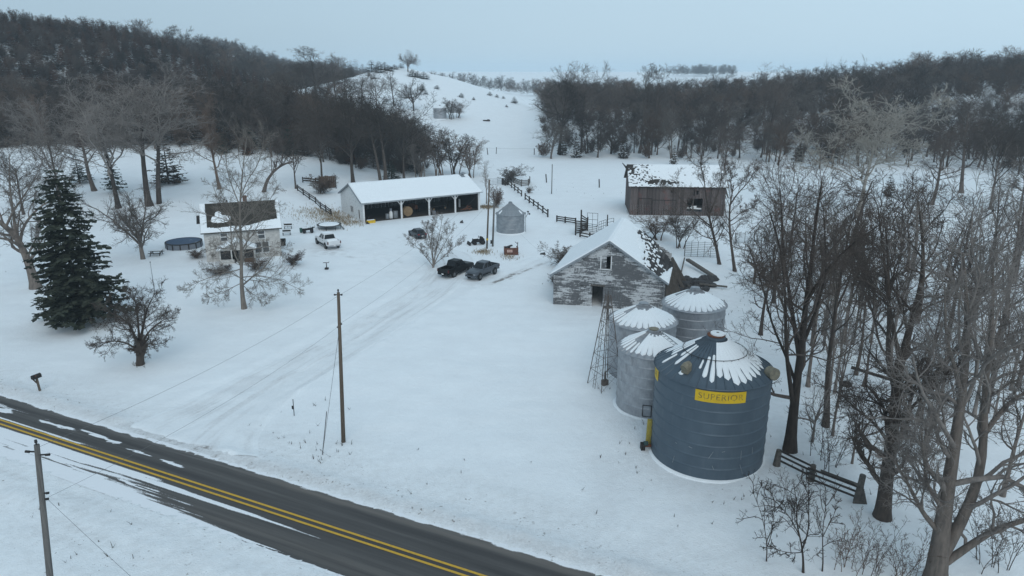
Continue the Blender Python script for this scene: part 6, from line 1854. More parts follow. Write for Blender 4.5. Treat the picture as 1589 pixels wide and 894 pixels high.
# ------------------------------------------------------------------ single trees shaped from the photograph
def hero(name, seedn, base, limbs, specs, mat, label, sides=(12, 7, 5, 3, 3), group=None, cat='tree'):
    """limbs: (pixel line, r0, r1, depth drift per metre)"""
    b = P(*base); b.z = gz(b.x, b.y) - .1
    tr = []
    for line, r0, r1, sl_ in limbs:
        p3 = [ZY(px, py, b.y) for px, py in line]
        p3 = np.array([list(p - b) for p in p3])
        d = np.r_[0, np.cumsum(np.linalg.norm(np.diff(p3, axis=0), axis=1))]
        p3[:, 1] += sl_ * d
        if line[0] == base: p3[0] = (0, 0, -.25)
        elif tr:
            best = None
            for q, qa, qb in tr:
                w_ = smooth_line(q, 60); k = np.argmin(np.hypot(w_[:, 0] - p3[0, 0], w_[:, 2] - p3[0, 2])); e = np.hypot(w_[k, 0] - p3[0, 0], w_[k, 2] - p3[0, 2])
                if best is None or e < best[0]: best = (e, w_[k])
            dl_ = best[1] - p3[0]; f_ = np.linspace(1, 0, len(p3))[:, None]
            p3 = p3 + dl_[None] * np.array([[0, 1, 0]]) + dl_[None] * np.array([[1, 0, 1]]) * f_
        rw = np.random.default_rng(seedn * 7 + len(tr)); p3 = resample(p3, 12); sc_ = np.linalg.norm(np.diff(p3, axis=0), axis=1).mean()
        p3[1:] += np.cumsum(rw.normal(0, .055 * sc_ + .02, (11, 3)), 0) * (1 if r0 < .3 else .6)
        tr.append((p3, r0, r1))
    tm, cm = bare(seedn, tr, specs, MT[mat.split('/')[0]], sides)
    cm.materials[0] = MT[mat.split('/')[-1]]
    o = thing(name, b, 0, label, cat, group)
    link('trunk', tm, o); link('crown', cm, o)
    return o
def hs(n=(12, 6, 6, 5), ratio=.4, rend=.007, t0=.2, ang=42, trop=.09, taper=.3):
    s = spread_specs(n, rend=rend, trop=trop)
    s[0].update(t0=t0, ratio=ratio, ang=ang, taper=taper, rr=.5); return s

hero('bare_tree', 301, (1226, 700), [
    ([(1226, 700), (1235, 640), (1246, 570), (1254, 500), (1265, 440), (1274, 390), (1282, 330), (1290, 285)], .42, .05, .05),
    ([(1238, 640), (1230, 560), (1222, 480), (1206, 400), (1190, 330)], .20, .04, -.15),
    ([(1247, 560), (1243, 470), (1238, 380), (1236, 300)], .20, .04, .2),
    ([(1260, 470), (1292, 420), (1328, 375), (1366, 345)], .16, .03, -.1),
    ([(1235, 600), (1213, 520), (1196, 450), (1180, 400)], .13, .03, .35),
    ([(1250, 540), (1290, 480), (1318, 420), (1330, 330)], .16, .03, .35)],
    hs((13, 7, 6, 5), .38), 'bark_dark/bark', 'large dark many-limbed bare tree rising just east of the blue bin')
hero('bare_tree', 302, (1281, 662), [([(1281, 662), (1290, 600), (1299, 520), (1306, 465), (1322, 400), (1330, 340)], .26, .05, .1), ([(1303, 490), (1330, 440), (1352, 380)], .1, .03, .2)],
    hs((12, 7, 6, 5), .34, t0=.45), 'bark/bark_grey', 'slender straight-trunked bare tree beside the large dark tree')
hero('bare_tree', 303, (1369, 802), [
    ([(1369, 802), (1376, 730), (1382, 660), (1386, 600), (1392, 560)], .46, .28, 0),
    ([(1386, 610), (1374, 550), (1371, 480), (1366, 410), (1360, 345)], .22, .04, -.1),
    ([(1390, 570), (1408, 520), (1436, 455), (1455, 380), (1462, 310)], .26, .04, .15),
    ([(1374, 690), (1345, 650), (1312, 618), (1284, 590)], .13, .03, -.2),
    ([(1385, 665), (1412, 630), (1450, 600), (1475, 560)], .13, .03, -.1),
    ([(1390, 560), (1390, 480), (1400, 400), (1405, 330)], .16, .03, .35)],
    hs((13, 7, 6, 5), .38), 'bark_dark/bark', 'dark bare tree with stout straight trunk behind the stake bundle')
hero('bare_tree', 304, (1450, 912), [
    ([(1450, 912), (1462, 850), (1468, 790), (1478, 735), (1490, 680), (1502, 610), (1515, 540), (1516, 470), (1510, 390)], .55, .05, .05),
    ([(1462, 870), (1495, 815), (1530, 770), (1548, 720), (1553, 655), (1566, 590), (1580, 520), (1588, 430)], .36, .05, .12),
    ([(1470, 880), (1510, 845), (1560, 815), (1620, 790), (1680, 750)], .26, .06, -.1),
    ([(1458, 832), (1428, 795), (1410, 750), (1390, 715), (1372, 690)], .17, .03, -.1),
    ([(1468, 790), (1440, 760), (1420, 715), (1400, 640)], .12, .03, -.25),
    ([(1553, 690), (1590, 650), (1640, 620)], .16, .04, .1),
    ([(1500, 620), (1470, 560), (1450, 490), (1440, 430)], .14, .03, -.2)],
    hs((13, 7, 6, 5), .36, rend=.006), 'bark_grey/bark_fog', 'thick grey forked tree at the lower edge with sweeping heavy limbs')
hero('bare_tree', 305, (56, 447), [
    ([(56, 447), (42, 408), (28, 378), (8, 355), (-20, 340), (-60, 300)], .62, .14, .05),
    ([(28, 378), (34, 348), (62, 324), (92, 308), (112, 296)], .22, .04, -.1),
    ([(20, 368), (10, 330), (2, 290), (-5, 240)], .22, .04, .2),
    ([(40, 404), (52, 372), (60, 350)], .16, .05, 0),
    ([(4, 355), (20, 320), (45, 285), (55, 250)], .16, .03, .1)],
    hs((11, 7, 6, 4), .42, rend=.009), 'bark_grey', 'grey leaning old tree with bent trunk left of the spruce')
hero('bare_tree', 306, (379, 479), [
    ([(379, 479), (375, 445), (372, 405), (368, 365), (366, 325), (368, 285), (373, 245), (377, 212)], .27, .03, .03),
    ([(372, 420), (345, 425), (315, 432), (292, 445)], .07, .02, -.2), ([(374, 430), (410, 425), (445, 430), (480, 445)], .07, .02, -.2),
    ([(370, 390), (335, 385), (308, 395)], .06, .02, .1), ([(371, 395), (410, 385), (445, 395)], .06, .02, .1),
    ([(367, 350), (335, 320), (318, 285)], .07, .02, .1), ([(368, 355), (405, 325), (430, 290)], .07, .02, -.1),
    ([(367, 320), (345, 270), (340, 230)], .07, .02, .1), ([(368, 310), (395, 265), (408, 215)], .07, .02, 0),
    ([(374, 440), (350, 455), (325, 462)], .05, .015, -.4), ([(376, 440), (405, 455), (430, 460)], .05, .015, -.4)],
    [dict(n=16, t0=.15, ang=50, av=14, ratio=.38, taper=.5, rr=.5, K=5, wander=.16, trop=.05, rend=.012), dict(n=9, t0=.15, ang=42, ratio=.5, K=4, rr=.6, wander=.2, trop=.04, rend=.008), dict(n=10, t0=.1, ang=38, ratio=.6, K=2, rr=.75, rend=.005)],
    'bark_tan', 'tall pale straight-trunked tree with drooping low branches before the farmhouse')
hero('bare_tree', 307, (217, 566), [
    ([(217, 566), (217, 545), (216, 528)], .40, .30, 0),
    ([(217, 540), (208, 510), (192, 492), (168, 480)], .16, .03, -.2), ([(217, 538), (222, 505), (228, 480), (235, 462)], .17, .03, .15),
    ([(217, 535), (213, 500), (206, 475), (198, 462)], .15, .03, .3), ([(219, 540), (232, 520), (245, 505), (262, 492)], .14, .03, -.1),
    ([(217, 545), (200, 528), (182, 522), (164, 530)], .11, .03, -.4), ([(218, 540), (217, 500), (216, 478)], .13, .03, -.6), ([(219, 545), (236, 530), (256, 528)], .09, .03, -.5)],
    hs((11, 7, 6, 5), .48, rend=.006, t0=.25, trop=.05), 'bark_dark', 'low spreading dark apple tree near the road, alone on the lawn')
hero('bare_tree', 308, (409, 298), [([(409, 298), (413, 282), (422, 268), (436, 258), (452, 252)], .42, .16, .1), ([(420, 270), (415, 240), (410, 215)], .12, .03, .1), ([(436, 258), (438, 235), (432, 210)], .12, .03, 0)],
    hs((9, 6, 5, 4), .4, rend=.012, t0=.4), 'bark', 'bowed tree bending over in an arch north of the farmhouse')
hero('bare_tree', 309, (672, 416), [
    ([(672, 416), (670, 395), (666, 370), (660, 350)], .10, .02, .1), ([(674, 416), (676, 390), (680, 360), (684, 338)], .12, .02, 0),
    ([(678, 416), (684, 396), (692, 375), (700, 358)], .10, .02, -.2), ([(671, 414), (658, 395), (646, 380), (636, 372)], .07, .02, -.2), ([(677, 412), (690, 400), (702, 388), (712, 378)], .06, .02, .2), ([(673, 410), (668, 380), (672, 350)], .08, .02, .4)],
    hs((10, 6, 6, 5), .33, rend=.006, t0=.2, trop=.12), 'bark_fog', 'small multi-stemmed bare tree in the yard by the black pickup')
hero('bare_tree', 310, (1247, 888), [([(1247, 888), (1246, 850), (1238, 815), (1240, 780), (1234, 745)], .075, .015, 0), ([(1245, 850), (1258, 815), (1262, 780), (1268, 750)], .05, .012, .2), ([(1240, 830), (1218, 800), (1195, 780), (1176, 770)], .035, .01, -.1), ([(1240, 855), (1215, 850), (1190, 838)], .03, .01, -.3)],
    hs((9, 5, 4, 2), .32, rend=.004, t0=.2), 'bark_dark', 'young dark sapling standing in snow below the rail fence')
hero('bare_tree', 311, (1190, 870), [([(1190, 870), (1189, 840), (1184, 805), (1170, 770), (1165, 750)], .04, .01, 0), ([(1189, 845), (1200, 810), (1205, 775)], .03, .01, .1)],
    hs((8, 4, 3, 2), .32, rend=.004, t0=.2), 'bark_dark', 'thin sapling nearest the road edge at lower east')
hero('bare_tree', 312, (1276, 886), [([(1276, 886), (1278, 850), (1277, 810), (1280, 770), (1278, 745)], .045, .01, 0), ([(1278, 830), (1294, 805), (1300, 780)], .025, .008, .1)],
    hs((8, 5, 3, 2), .3, rend=.004, t0=.2), 'bark_dark', 'slim upright sapling next to the young dark sapling')
hero('bare_tree', 313, (1117, 410), [
    ([(1117, 410), (1110, 380), (1102, 350), (1098, 325)], .26, .14, 0), ([(1102, 352), (1085, 338), (1068, 320), (1050, 300), (1040, 285)], .12, .03, 0), ([(1099, 330), (1096, 295), (1092, 265), (1086, 248)], .14, .03, .1), ([(1100, 335), (1115, 300), (1122, 270), (1118, 252)], .12, .03, 0)],
    hs((10, 6, 6, 5), .40, rend=.010, t0=.3), 'bark', 'bare tree in front of the red barn with low crooked limb')
hero('bare_tree', 314, (1141, 421), [
    ([(1141, 421), (1139, 390), (1136, 350), (1138, 315), (1142, 285)], .24, .08, 0), ([(1138, 320), (1152, 300), (1166, 282), (1174, 265)], .12, .03, 0), ([(1140, 300), (1136, 275), (1130, 255)], .10, .03, 0), ([(1137, 345), (1155, 325), (1172, 318)], .08, .03, -.2)],
    hs((10, 6, 6, 5), .40, rend=.010, t0=.3), 'bark', 'tall bare tree at the red barn east corner, its trunk clear to the eaves')

# ------------------------------------------------------------------ trees that share shapes
def tp(key, base, top, hw, label, mat=None, **k): return tree_px(key, base, top, hw, label, mat, **k)
tp('spruce', (127, 503), 262, 59, 'big dark green spruce on the lawn west of the farmhouse', None, name='spruce_tree', rz=.4)
tp('spreadA', (184, 323), 112, 82, 'tall bare tree with single thick trunk directly behind the spruce', 'bark_dark/bark_fog')
tp('twinA', (240, 318), 100, 92, 'tall bare tree with two big trunks behind the round tree', 'bark_dark/bark_fog')
tp('tallA', (147, 296), 150, 42, 'slim bare tree on white slope between spruce top and thick trunk', 'bark')
tp('spreadC', (37, 333), 205, 62, 'gnarled bare tree with short stout trunk above the leaning old tree', 'bark')
tp('spreadB', (95, 320), 150, 60, 'grey bare tree whose crown spreads over the spruce tip', 'bark/bark_fog')
tp('roundA', (222, 402), 284, 66, 'round bushy bare tree beside the swimming pool', 'bark_grey')
tp('tallB', (341, 293), 170, 38, 'brownish bare tree on the slope above the farmhouse roof', 'bark_brown')
tp('spreadB', (459, 293), 190, 36, 'bare tree at the upper end of the sloping board fence', 'bark')
tp('spreadA', (548, 284), 128, 62, 'broad dark tree behind the middle of the shed ridge', 'oakleaf')
tp('twinA', (594, 282), 128, 58, 'dark forked tree behind shed, left of the spreading oak', 'oakleaf')
tp('spreadC', (627, 279), 138, 58, 'wide dark oak spreading above the shed, crown nearly black', 'bark_dark')
tp('spreadB', (500, 285), 150, 48, 'dense brownish tree behind the brown board screen', 'oakleaf')
tp('clumpA', (652, 277), 205, 28, 'pale thicket tree just behind the shed ridge', 'bark_grey', name='bare_tree')
tp('clumpB', (683, 275), 196, 30, 'reddish thicket tree above shed between oak and ridge end', 'bark_brown')
tp('clumpA', (706, 272), 200, 28, 'greyish thicket tree above the shed ridge end', 'bark')
tp('clumpB', (728, 276), 210, 22, 'last thicket tree before the open pasture', 'bark_brown')
tp('airyA', (755, 316), 240, 13, 'thin bare tree beside the shed east end and tall yard pole', 'bark_fog')
tp('bushA', (789, 282), 256, 22, 'bare shrub over the dark fence corner', 'bark_grey', name='bare_shrub', cat='shrub')
tp('firA', (608, 281), 250, 15, 'small dark fir behind the shed roof', None, name='fir_tree')
tp('firA', (178, 300), 230, 18, 'small fir seen behind the thick trunk', None, name='fir_tree')
tp('firA', (124, 285), 236, 20, 'small fir beside the spruce tip on the slope', None, name='fir_tree')
tp('cedarB', (262, 285), 215, 24, 'dark cedar behind the two big trunks', None, name='cedar_tree')
variant('cottonwood', 15, 22, 'spread', MT['bark_pale'], .028)
tp('cottonwood', (1330, 334), 124, 104, 'huge pale-barked spreading cottonwood before the eastern wood', 'bark_pale')
tp('cedarA', (1378, 305), 270, 10, 'small dark conifer at the pale cottonwood foot', None, name='cedar_tree')
tp('cedarC', (1573, 292), 268, 8, 'small round cedar on the snowy rise at far east', None, name='cedar_tree')
EAST = [('tallB', (1492, 300), 150, 48, 'bark'), ('spreadB', (1536, 325), 165, 60, 'bark'), ('spreadC', (1582, 330), 180, 55, 'bark'), ('tallA', (1445, 318), 190, 36, 'bark'),
        ('airyB', (1200, 470), 335, 55, 'bark'), ('airyA', (1180, 520), 360, 38, 'bark'), ('airyB', (1335, 470), 300, 60, 'bark'), ('airyA', (1310, 530), 310, 40, 'bark'),
        ('airyC', (1420, 500), 290, 62, 'bark'), ('airyA', (1470, 520), 290, 42, 'bark'), ('airyB', (1505, 500), 330, 60, 'bark'), ('airyC', (1545, 540), 290, 62, 'bark'),
        ('airyB', (1580, 600), 380, 60, 'bark'), ('airyC', (1405, 420), 320, 36, 'bark'), ('airyC', (1470, 430), 330, 36, 'bark_brown'), ('airyB', (1260, 420), 310, 46, 'bark'),
        ('airyA', (1225, 400), 270, 34, 'bark'), ('airyC', (1320, 410), 250, 52, 'bark'), ('airyB', (1530, 640), 440, 66, 'bark'), ('airyC', (1435, 600), 480, 44, 'bark'),
        ('airyA', (1555, 770), 480, 46, 'bark_grey'), ('airyC', (1340, 600), 500, 40, 'bark'), ('airyA', (1572, 440), 250, 44, 'bark'), ('airyB', (1170, 440), 360, 40, 'bark')]
elab = ['bare tree behind the pale cottonwood, trunk against a snow gap', 'broad bare tree on the rise at the far east edge', 'dark bare tree cut by the east frame edge, crown low', 'narrow bare tree between cottonwood and eastern rise',
        'rounded bare tree behind the large dark tree, next to the back silver bin', 'dark narrow tree between back silver bin and large dark tree', 'dense dark rounded tree behind the slender straight trunk', 'upright bare tree between slender trunk and stout dark tree',
        'spreading bare tree above the dark fallen trunk', 'narrow bare tree right behind the dark fallen trunk', 'rounded grey tree in the eastern grove middle', 'dark spreading tree in the eastern grove by the frame edge',
        'round-crowned bare tree at frame edge above the sweeping limbs', 'thicket of thin stems below the cottonwood trunk', 'brown thicket of stems right of the cottonwood foot', 'rounded bare tree between red barn and cottonwood',
        'upright bare tree east of the red barn wire fence', 'dark spreading tree left of the cottonwood trunk', 'dark rounded tree behind the grey forked tree', 'many-stemmed thicket behind the stout dark tree',
        'thin grey twin tree right of the grey forked trunk', 'brush clump behind the discarded tyre', 'upright bare tree in snow glade at the east edge', 'rounded bare tree right of the rubble heap']
rs_ = random.Random(77)
for i in range(46):
    bx, by = rs_.uniform(1165, 1600), rs_.uniform(400, 690)
    if i >= 22: bx, by = rs_.uniform(1225, 1590), rs_.uniform(500, 720)
    if bx < 1215 and by > 440: bx += 90
    hgt = rs_.uniform(110, 190) * (1.25 if i >= 22 else 1)
    tp(('airyA', 'airyC', 'airyB')[i % 3], (bx, by), by - hgt, rs_.uniform(26, 42), 'slim grey bare tree deep in the eastern grove', rs_.choice(['bark_grey', 'bark_fog', 'bark_fog', 'bark']), group='slim trees of the eastern grove')
for (k, b, top, hw, mt), lb_ in zip(EAST, elab): tp(k, b, top, hw, lb_, mt, group='trees of the eastern grove')
SHR = [('bushB', (340, 426), 411, 20, 'twig_red', 'rusty shrub under the farmhouse front west corner'), ('bushA', (453, 411), 388, 17, 'twig_red', 'round red-brown shrub at the farmhouse east corner'), ('bushB', (305, 401), 387, 12, 'bark_brown', 'low brown shrub at the pool side of the farmhouse'),
       ('bushA', (398, 418), 396, 20, 'bark_brown', 'low shrub beneath the paired ground-floor windows'), ('bushA', (875, 412), 375, 24, 'bark_grey', 'thin pale shrub left of the weathered barn eave'), ('clumpB', (1015, 372), 330, 34, 'bark_brown', 'brown brush standing between weathered and red barns'),
       ('clumpA', (1055, 385), 325, 26, 'bark', 'grey brush behind the weathered barn broken roof'), ('wispB', (1285, 720), 640, 44, 'bark', 'bare brush leaning over the rail fence'), ('wispA', (1310, 880), 800, 40, 'bark_brown', 'wispy shrub at lower edge right of saplings'),
       ('wispB', (1345, 890), 815, 42, 'bark', 'wispy grey shrub at lower edge by the stump'), ('wispA', (1400, 905), 830, 40, 'bark_brown', 'wispy shrub touching the thick forked trunk'), ('wispB', (1420, 700), 620, 46, 'bark', 'bare brush between the two heavy eastern trunks'),
       ('wispA', (1540, 880), 770, 50, 'bark', 'dark brush under the heavy sweeping limb'), ('bushB', (770, 322), 288, 12, 'bark_brown', 'small brown shrub at the shed end post'), ('bushA', (500, 300), 268, 22, 'bark_brown', 'brush along the sloping board fence'),
       ('bushA', (820, 300), 288, 7, 'bark_brown', 'tiny dead bush in the pasture'), ('clumpA', (700, 185), 152, 16, 'bark', 'grey thicket right beside the lone hillside bin'), ('clumpB', (712, 183), 156, 12, 'bark_brown', 'brown thicket further right of the lone hillside bin'),
       ('bushA', (860, 440), 420, 14, 'bark_grey', 'sparse shrub at the weathered barn front corner'), ('wispB', (1225, 790), 735, 40, 'bark', 'sparse brush below the stump post')]
for k, b, top, hw, mt, lb_ in SHR: tp(k, b, top, hw, lb_, mt, name='bare_shrub', cat='shrub', group='bare shrubs')
HILL = [('spreadB', (492, 150), 97, 30, 'bark_dark', 'dark spreading tree on the bluff western flank'), ('roundA', (519, 142), 103, 22, 'bark_brown', 'brown rounded tree just under the bluff cedars'), ('tallA', (534, 152), 106, 18, 'bark_dark', 'dark narrow tree just under the bluff cedars'), ('spreadA', (468, 152), 100, 32, 'bark', 'spreading tree lowest on the bluff western flank'), ('spreadB', (902, 236), 96, 46, 'bark', 'tallest bare crown at the valley wood west end'), ('twinA', (868, 240), 106, 36, 'bark_dark', 'dark forked tree beside the tallest valley wood crown'), ('tallA', (992, 238), 99, 26, 'bark_grey', 'pale tall tree poking above the valley wood below the far grove'), ('tallB', (1010, 240), 100, 22, 'bark', 'thin tall tree next to the pale one below the far grove'), ('spreadA', (1190, 240), 100, 40, 'bark', 'big bare crown over the valley wood north of the red barn end'), ('spreadC', (1300, 245), 92, 46, 'bark_dark', 'dark wide crown over the valley wood left of the cottonwood'), ('tallB', (478, 158), 92, 24, 'bark_grey', 'hazy bare tree at the western foot of the bluff crest'), ('roundB', (508, 160), 112, 26, 'bark', 'hazy rounded tree under the tall bluff shoulder tree'), ('spreadB', (540, 172), 118, 28, 'bark_grey', 'broad grey tree below the cedar cluster of the bluff'), ('tallA', (562, 178), 122, 20, 'bark', 'narrow tree below the cedar cluster of the bluff'), ('tallA', (460, 160), 98, 22, 'bark', 'hazy narrow tree where wood meets the bluff shoulder'), ('tallA', (495, 165), 72, 30, 'bark', 'tall hazy bare tree on the bluff shoulder'), ('tallB', (521, 155), 82, 16, 'bark', 'narrow hazy tree beside the tall one on the bluff shoulder'), ('roundB', (633, 111), 78, 16, 'bark', 'lone bare tree on the very crest of the bluff'),
        ('tallB', (612, 165), 106, 18, 'bark', 'bare tree halfway up the bluff face'), ('roundB', (642, 172), 120, 22, 'bark', 'rounded bare tree lower on the bluff face'), ('spreadB', (585, 175), 110, 30, 'bark_grey', 'grey bare tree left of the bluff face trees'),
        ('tallA', (452, 205), 108, 34, 'bark_grey', 'pale thin-stemmed tree at the wood edge above the bowed tree'), ('tallB', (430, 208), 112, 26, 'bark_grey', 'pale thin-stemmed tree left of its twin at the wood edge')]
for k, b, top, hw, mt, lb_ in HILL: tp(k, b, top, hw, lb_, mt)
CED = [(655, 140, 9, 7), (661, 146, 6, 4), (716, 151, 7, 5), (760, 148, 6, 5), (771, 151, 5, 4), (781, 153, 4, 3), (786, 166, 4, 3), (798, 160, 10, 6), (678, 138, 6, 5), (735, 155, 5, 3),
       (541, 112, 15, 10), (552, 110, 18, 9), (563, 113, 14, 9), (577, 112, 19, 11), (588, 112, 17, 10), (597, 108, 12, 10), (604, 110, 9, 8), (548, 120, 10, 6), (572, 118, 9, 4), (580, 122, 8, 5), (640, 119, 12, 9), (648, 120, 10, 8), (658, 122, 11, 10), (612, 107, 7, 8), (622, 106, 8, 6), (532, 118, 9, 8)]
for i, (px, py, h, hw) in enumerate(CED):
    tp(('cedarA', 'cedarB', 'cedarC')[i % 3], (px, py), py - h, hw, 'small dark cedar dotted on the snowy bluff slope' if i < 10 else 'dark cedar in the cluster along the bluff crest', None, name='cedar_tree', group='scattered bluff cedars' if i < 10 else 'cedars on the bluff crest')

# ------------------------------------------------------------------ woods
def sample_wood(n, x0, x1, y0, y1, test, spacing, seedn):
    r = np.random.default_rng(seedn); cell = {}; out = []
    for _ in range(n):
        x = r.uniform(x0, x1); y = r.uniform(y0, y1)
        if not test(x, y): continue
        k = (int(x // spacing), int(y // spacing)); ok = True
        for i in (-1, 0, 1):
            for j in (-1, 0, 1):
                for q in cell.get((k[0] + i, k[1] + j), ()):
                    if (q[0] - x) ** 2 + (q[1] - y) ** 2 < spacing ** 2: ok = False
        if ok: cell.setdefault(k, []).append((x, y)); out.append((x, y))
    return out
def visible_x(x, y, m=1.1): return abs(x) < m * (794.5 / FPX) * (y * CP + 6)
right = sample_wood(14000, 0, 330, 185, 430, lambda x, y: wood_mask(x, y) > .5 and visible_x(x, y), 6.2, 21)
left = sample_wood(16000, -330, -15, 170, 440, lambda x, y: wood_mask(x, y) > .5 and visible_x(x, y), 3.3, 22)
right += [(random.uniform(48, 108), random.uniform(206, 229)) for _ in range(14)]
right.sort(key=lambda p: p[1] - .10 * p[0]); left.sort(key=lambda p: p[1])
STUFFP = {'valley_woods': [], 'hillside_woods': [], 'far_woods': [], 'undergrowth': []}
def shade(): return random.random()
NR = 120
for i, (x, y) in enumerate(right):
    z = gz(x, y) - .1
    front = y < 275
    dark = front and random.random() < .10
    if i < NR:
        if dark:
            put_tree(('cedarA', 'cedarB', 'cedarC')[i % 3], (x, y, z), random.uniform(5, 9), None, 'dark cedar standing among bare trunks of the valley wood', None, 'cedar_tree', 'cedars of the valley wood')
        else:
            put_tree(random.choice(['wood0', 'wood1', 'wood2', 'wood3', 'wood4', 'wood5', 'spreadA', 'spreadB', 'twinA', 'roundA', 'tallA']), (x, y, z), random.uniform(9, 17), random.uniform(3.5, 6.5), 'bare grey-brown tree in the dense wood closing the valley', random.choice(['bark', 'bark_dark', 'bark', 'bark_brown', 'bark_dark', 'bark_grey']), 'bare_tree', 'bare trees of the valley wood')
    else:
        STUFFP['valley_woods'].append((x, y, z, random.uniform(.75, 1.2) if random.random() < .93 else random.uniform(1.2, 1.4), 0))
NLc = NLb = 0
for i, (x, y) in enumerate(left):
    z = gz(x, y) - .1
    hill = y > 225
    ced = random.random() < (.88 if hill else .22)
    if ced and NLc < 170:
        NLc += 1
        put_tree(('cedarA', 'cedarB', 'cedarC')[i % 3], (x, y, z), random.uniform(5.0, 8.5), random.uniform(1.6, 2.4), 'dark rusty cedar packed on the wooded western hill', random.choice(['cedar', 'cedar_rust', 'cedar_rust', 'needles']), 'cedar_tree', 'cedars of the western hill')
    elif not ced and NLb < 60:
        NLb += 1
        put_tree('wood%d' % random.randrange(6), (x, y, z), random.uniform(6, 9) if hill else random.uniform(10, 16), None, 'bare grey tree among cedars of the western hill', random.choice(['bark', 'bark_brown', 'bark_dark']), 'bare_tree', 'bare trees of the western hill')
    else:
        STUFFP['hillside_woods'].append((x, y, z, random.uniform(.75, 1.1) if ced else random.uniform(.45, .65) if hill else random.uniform(.8, 1.2), 1 if ced else 3 if hill else 0))
# woods far off: blue ridge north-west, belt behind the bluff, skyline, farmstead grove
for (n, x0, x1, y0, y1, f) in ((5000, -480, -120, 610, 860, lambda x, y: hills(x, y) > 9 + 6 * fbm(x / 60, y / 60, 2, 2)),
                               (900, -120, 140, 560, 760, lambda x, y: fbm(x / 70, y / 50, 33, 3) > .47),
                               (700, -330, -110, 430, 620, lambda x, y: True),
                               (260, 285, 420, 1330, 1400, lambda x, y: ((x - 352) / 66) ** 2 + ((y - 1365) / 30) ** 2 < 1)):
    for (x, y) in sample_wood(n, x0, x1, y0, y1, lambda a, b: visible_x(a, b) and f(a, b), 6.5, 40 + n):
        STUFFP['far_woods'].append((x, y, gz(x, y) - .3, random.uniform(.8, 1.3) * (1.25 if y > 1000 else 1), 0))
for (x, y) in right[60:360]:
    for _ in range(1):
        a = x + random.uniform(-3, 3); b = y + random.uniform(-3, 3)
        STUFFP['undergrowth'].append((a, b, gz(a, b) - .1, random.uniform(.6, 1.3), 2))
for (x, y) in left[:1100]:
    a = x + random.uniform(-3, 3); b = y + random.uniform(-3, 3)
    STUFFP['undergrowth'].append((a, b, gz(a, b) - .1, random.uniform(.6, 1.2), 2))

# low-cost shapes for the massed woods, kept out of the scene and scattered
PROTO = {}
def proto(idx, items):
    c = bpy.data.collections.new('wood_shapes_%d' % idx)
    for nm, keys, mt in items:
        tm, cm, ht, hw = VAR[keys]
        ob = bpy.data.objects.new(nm, cm); c.objects.link(ob)
        ob.material_slots[0].link = 'OBJECT'; ob.material_slots[0].material = MT[mt]
    PROTO[idx] = c
variant('scrub', 91, 4.5, 'bush', MT['bark_brown'], .016)
proto(0, [('wood_crown', 'wood0', 'bark'), ('wood_crown', 'wood1', 'bark_brown'), ('wood_crown', 'wood2', 'bark_dark'), ('wood_crown', 'wood3', 'bark'), ('wood_crown', 'wood4', 'bark_dark'), ('wood_crown', 'wood5', 'bark_grey')])
proto(3, [('wood_crown', 'wood0', 'bark_brown'), ('wood_crown', 'wood1', 'bark_dark'), ('wood_crown', 'wood2', 'bark_brown'), ('wood_crown', 'wood3', 'bark')])
proto(1, [('cedar_crown', 'cedarA', 'cedar_rust'), ('cedar_crown', 'cedarB', 'cedar_rust'), ('cedar_crown', 'cedarC', 'cedar')])
proto(2, [('scrub', 'scrub', 'bark_brown'), ('scrub', 'bushB', 'bark'), ('scrub', 'clumpA', 'bark')])
def scatter(name, pts, kind):
    for idx in (0, 1, 2, 3):
        q = [p for p in pts if p[4] == idx]
        if not q: continue
        me = bpy.data.meshes.new(name); me.vertices.add(len(q))
        me.vertices.foreach_set('co', np.array([p[:3] for p in q], dtype=np.float32).ravel())
        a = me.attributes.new('sc', 'FLOAT', 'POINT'); a.data.foreach_set('value', np.array([p[3] for p in q], dtype=np.float32))
        o = tag(link(name if idx != 1 else 'cedar_woods', me), kind='stuff')
        ng = bpy.data.node_groups.new(name, 'GeometryNodeTree')
        ng.interface.new_socket('Geometry', in_out='INPUT', socket_type='NodeSocketGeometry')
        ng.interface.new_socket('Geometry', in_out='OUTPUT', socket_type='NodeSocketGeometry')
        N = ng.nodes; Lk = ng.links
        gi = N.new('NodeGroupInput'); go = N.new('NodeGroupOutput')
        ci = N.new('GeometryNodeCollectionInfo'); ci.inputs['Collection'].default_value = PROTO[idx]
        ci.inputs['Separate Children'].default_value = True; ci.inputs['Reset Children'].default_value = True
        ip = N.new('GeometryNodeInstanceOnPoints'); ip.inputs['Pick Instance'].default_value = True
        rv = N.new('FunctionNodeRandomValue'); rv.data_type = 'FLOAT_VECTOR'; rv.inputs[1].default_value = (.08, .08, 6.28)
        ri = N.new('FunctionNodeRandomValue'); ri.data_type = 'INT'; ri.inputs['Min'].default_value = 0; ri.inputs['Max'].default_value = 40
        at_ = N.new('GeometryNodeInputNamedAttribute'); at_.data_type = 'FLOAT'; at_.inputs['Name'].default_value = 'sc'
        Lk.new(gi.outputs[0], ip.inputs['Points']); Lk.new(ci.outputs[0], ip.inputs['Instance'])
        Lk.new(rv.outputs[0], ip.inputs['Rotation']); Lk.new(ri.outputs[2], ip.inputs['Instance Index'])
        vm = N.new('ShaderNodeVectorMath'); vm.operation = 'SCALE'; vm.inputs[0].default_value = (1.3, 1.3, 1) if idx in (0, 3) else (1, 1, 1)
        Lk.new(at_.outputs[0], vm.inputs['Scale']); Lk.new(vm.outputs[0], ip.inputs['Scale']); Lk.new(ip.outputs[0], go.inputs[0])
        o.modifiers.new('scatter', 'NODES').node_group = ng
for nm, pts in STUFFP.items(): scatter(nm, pts, nm)

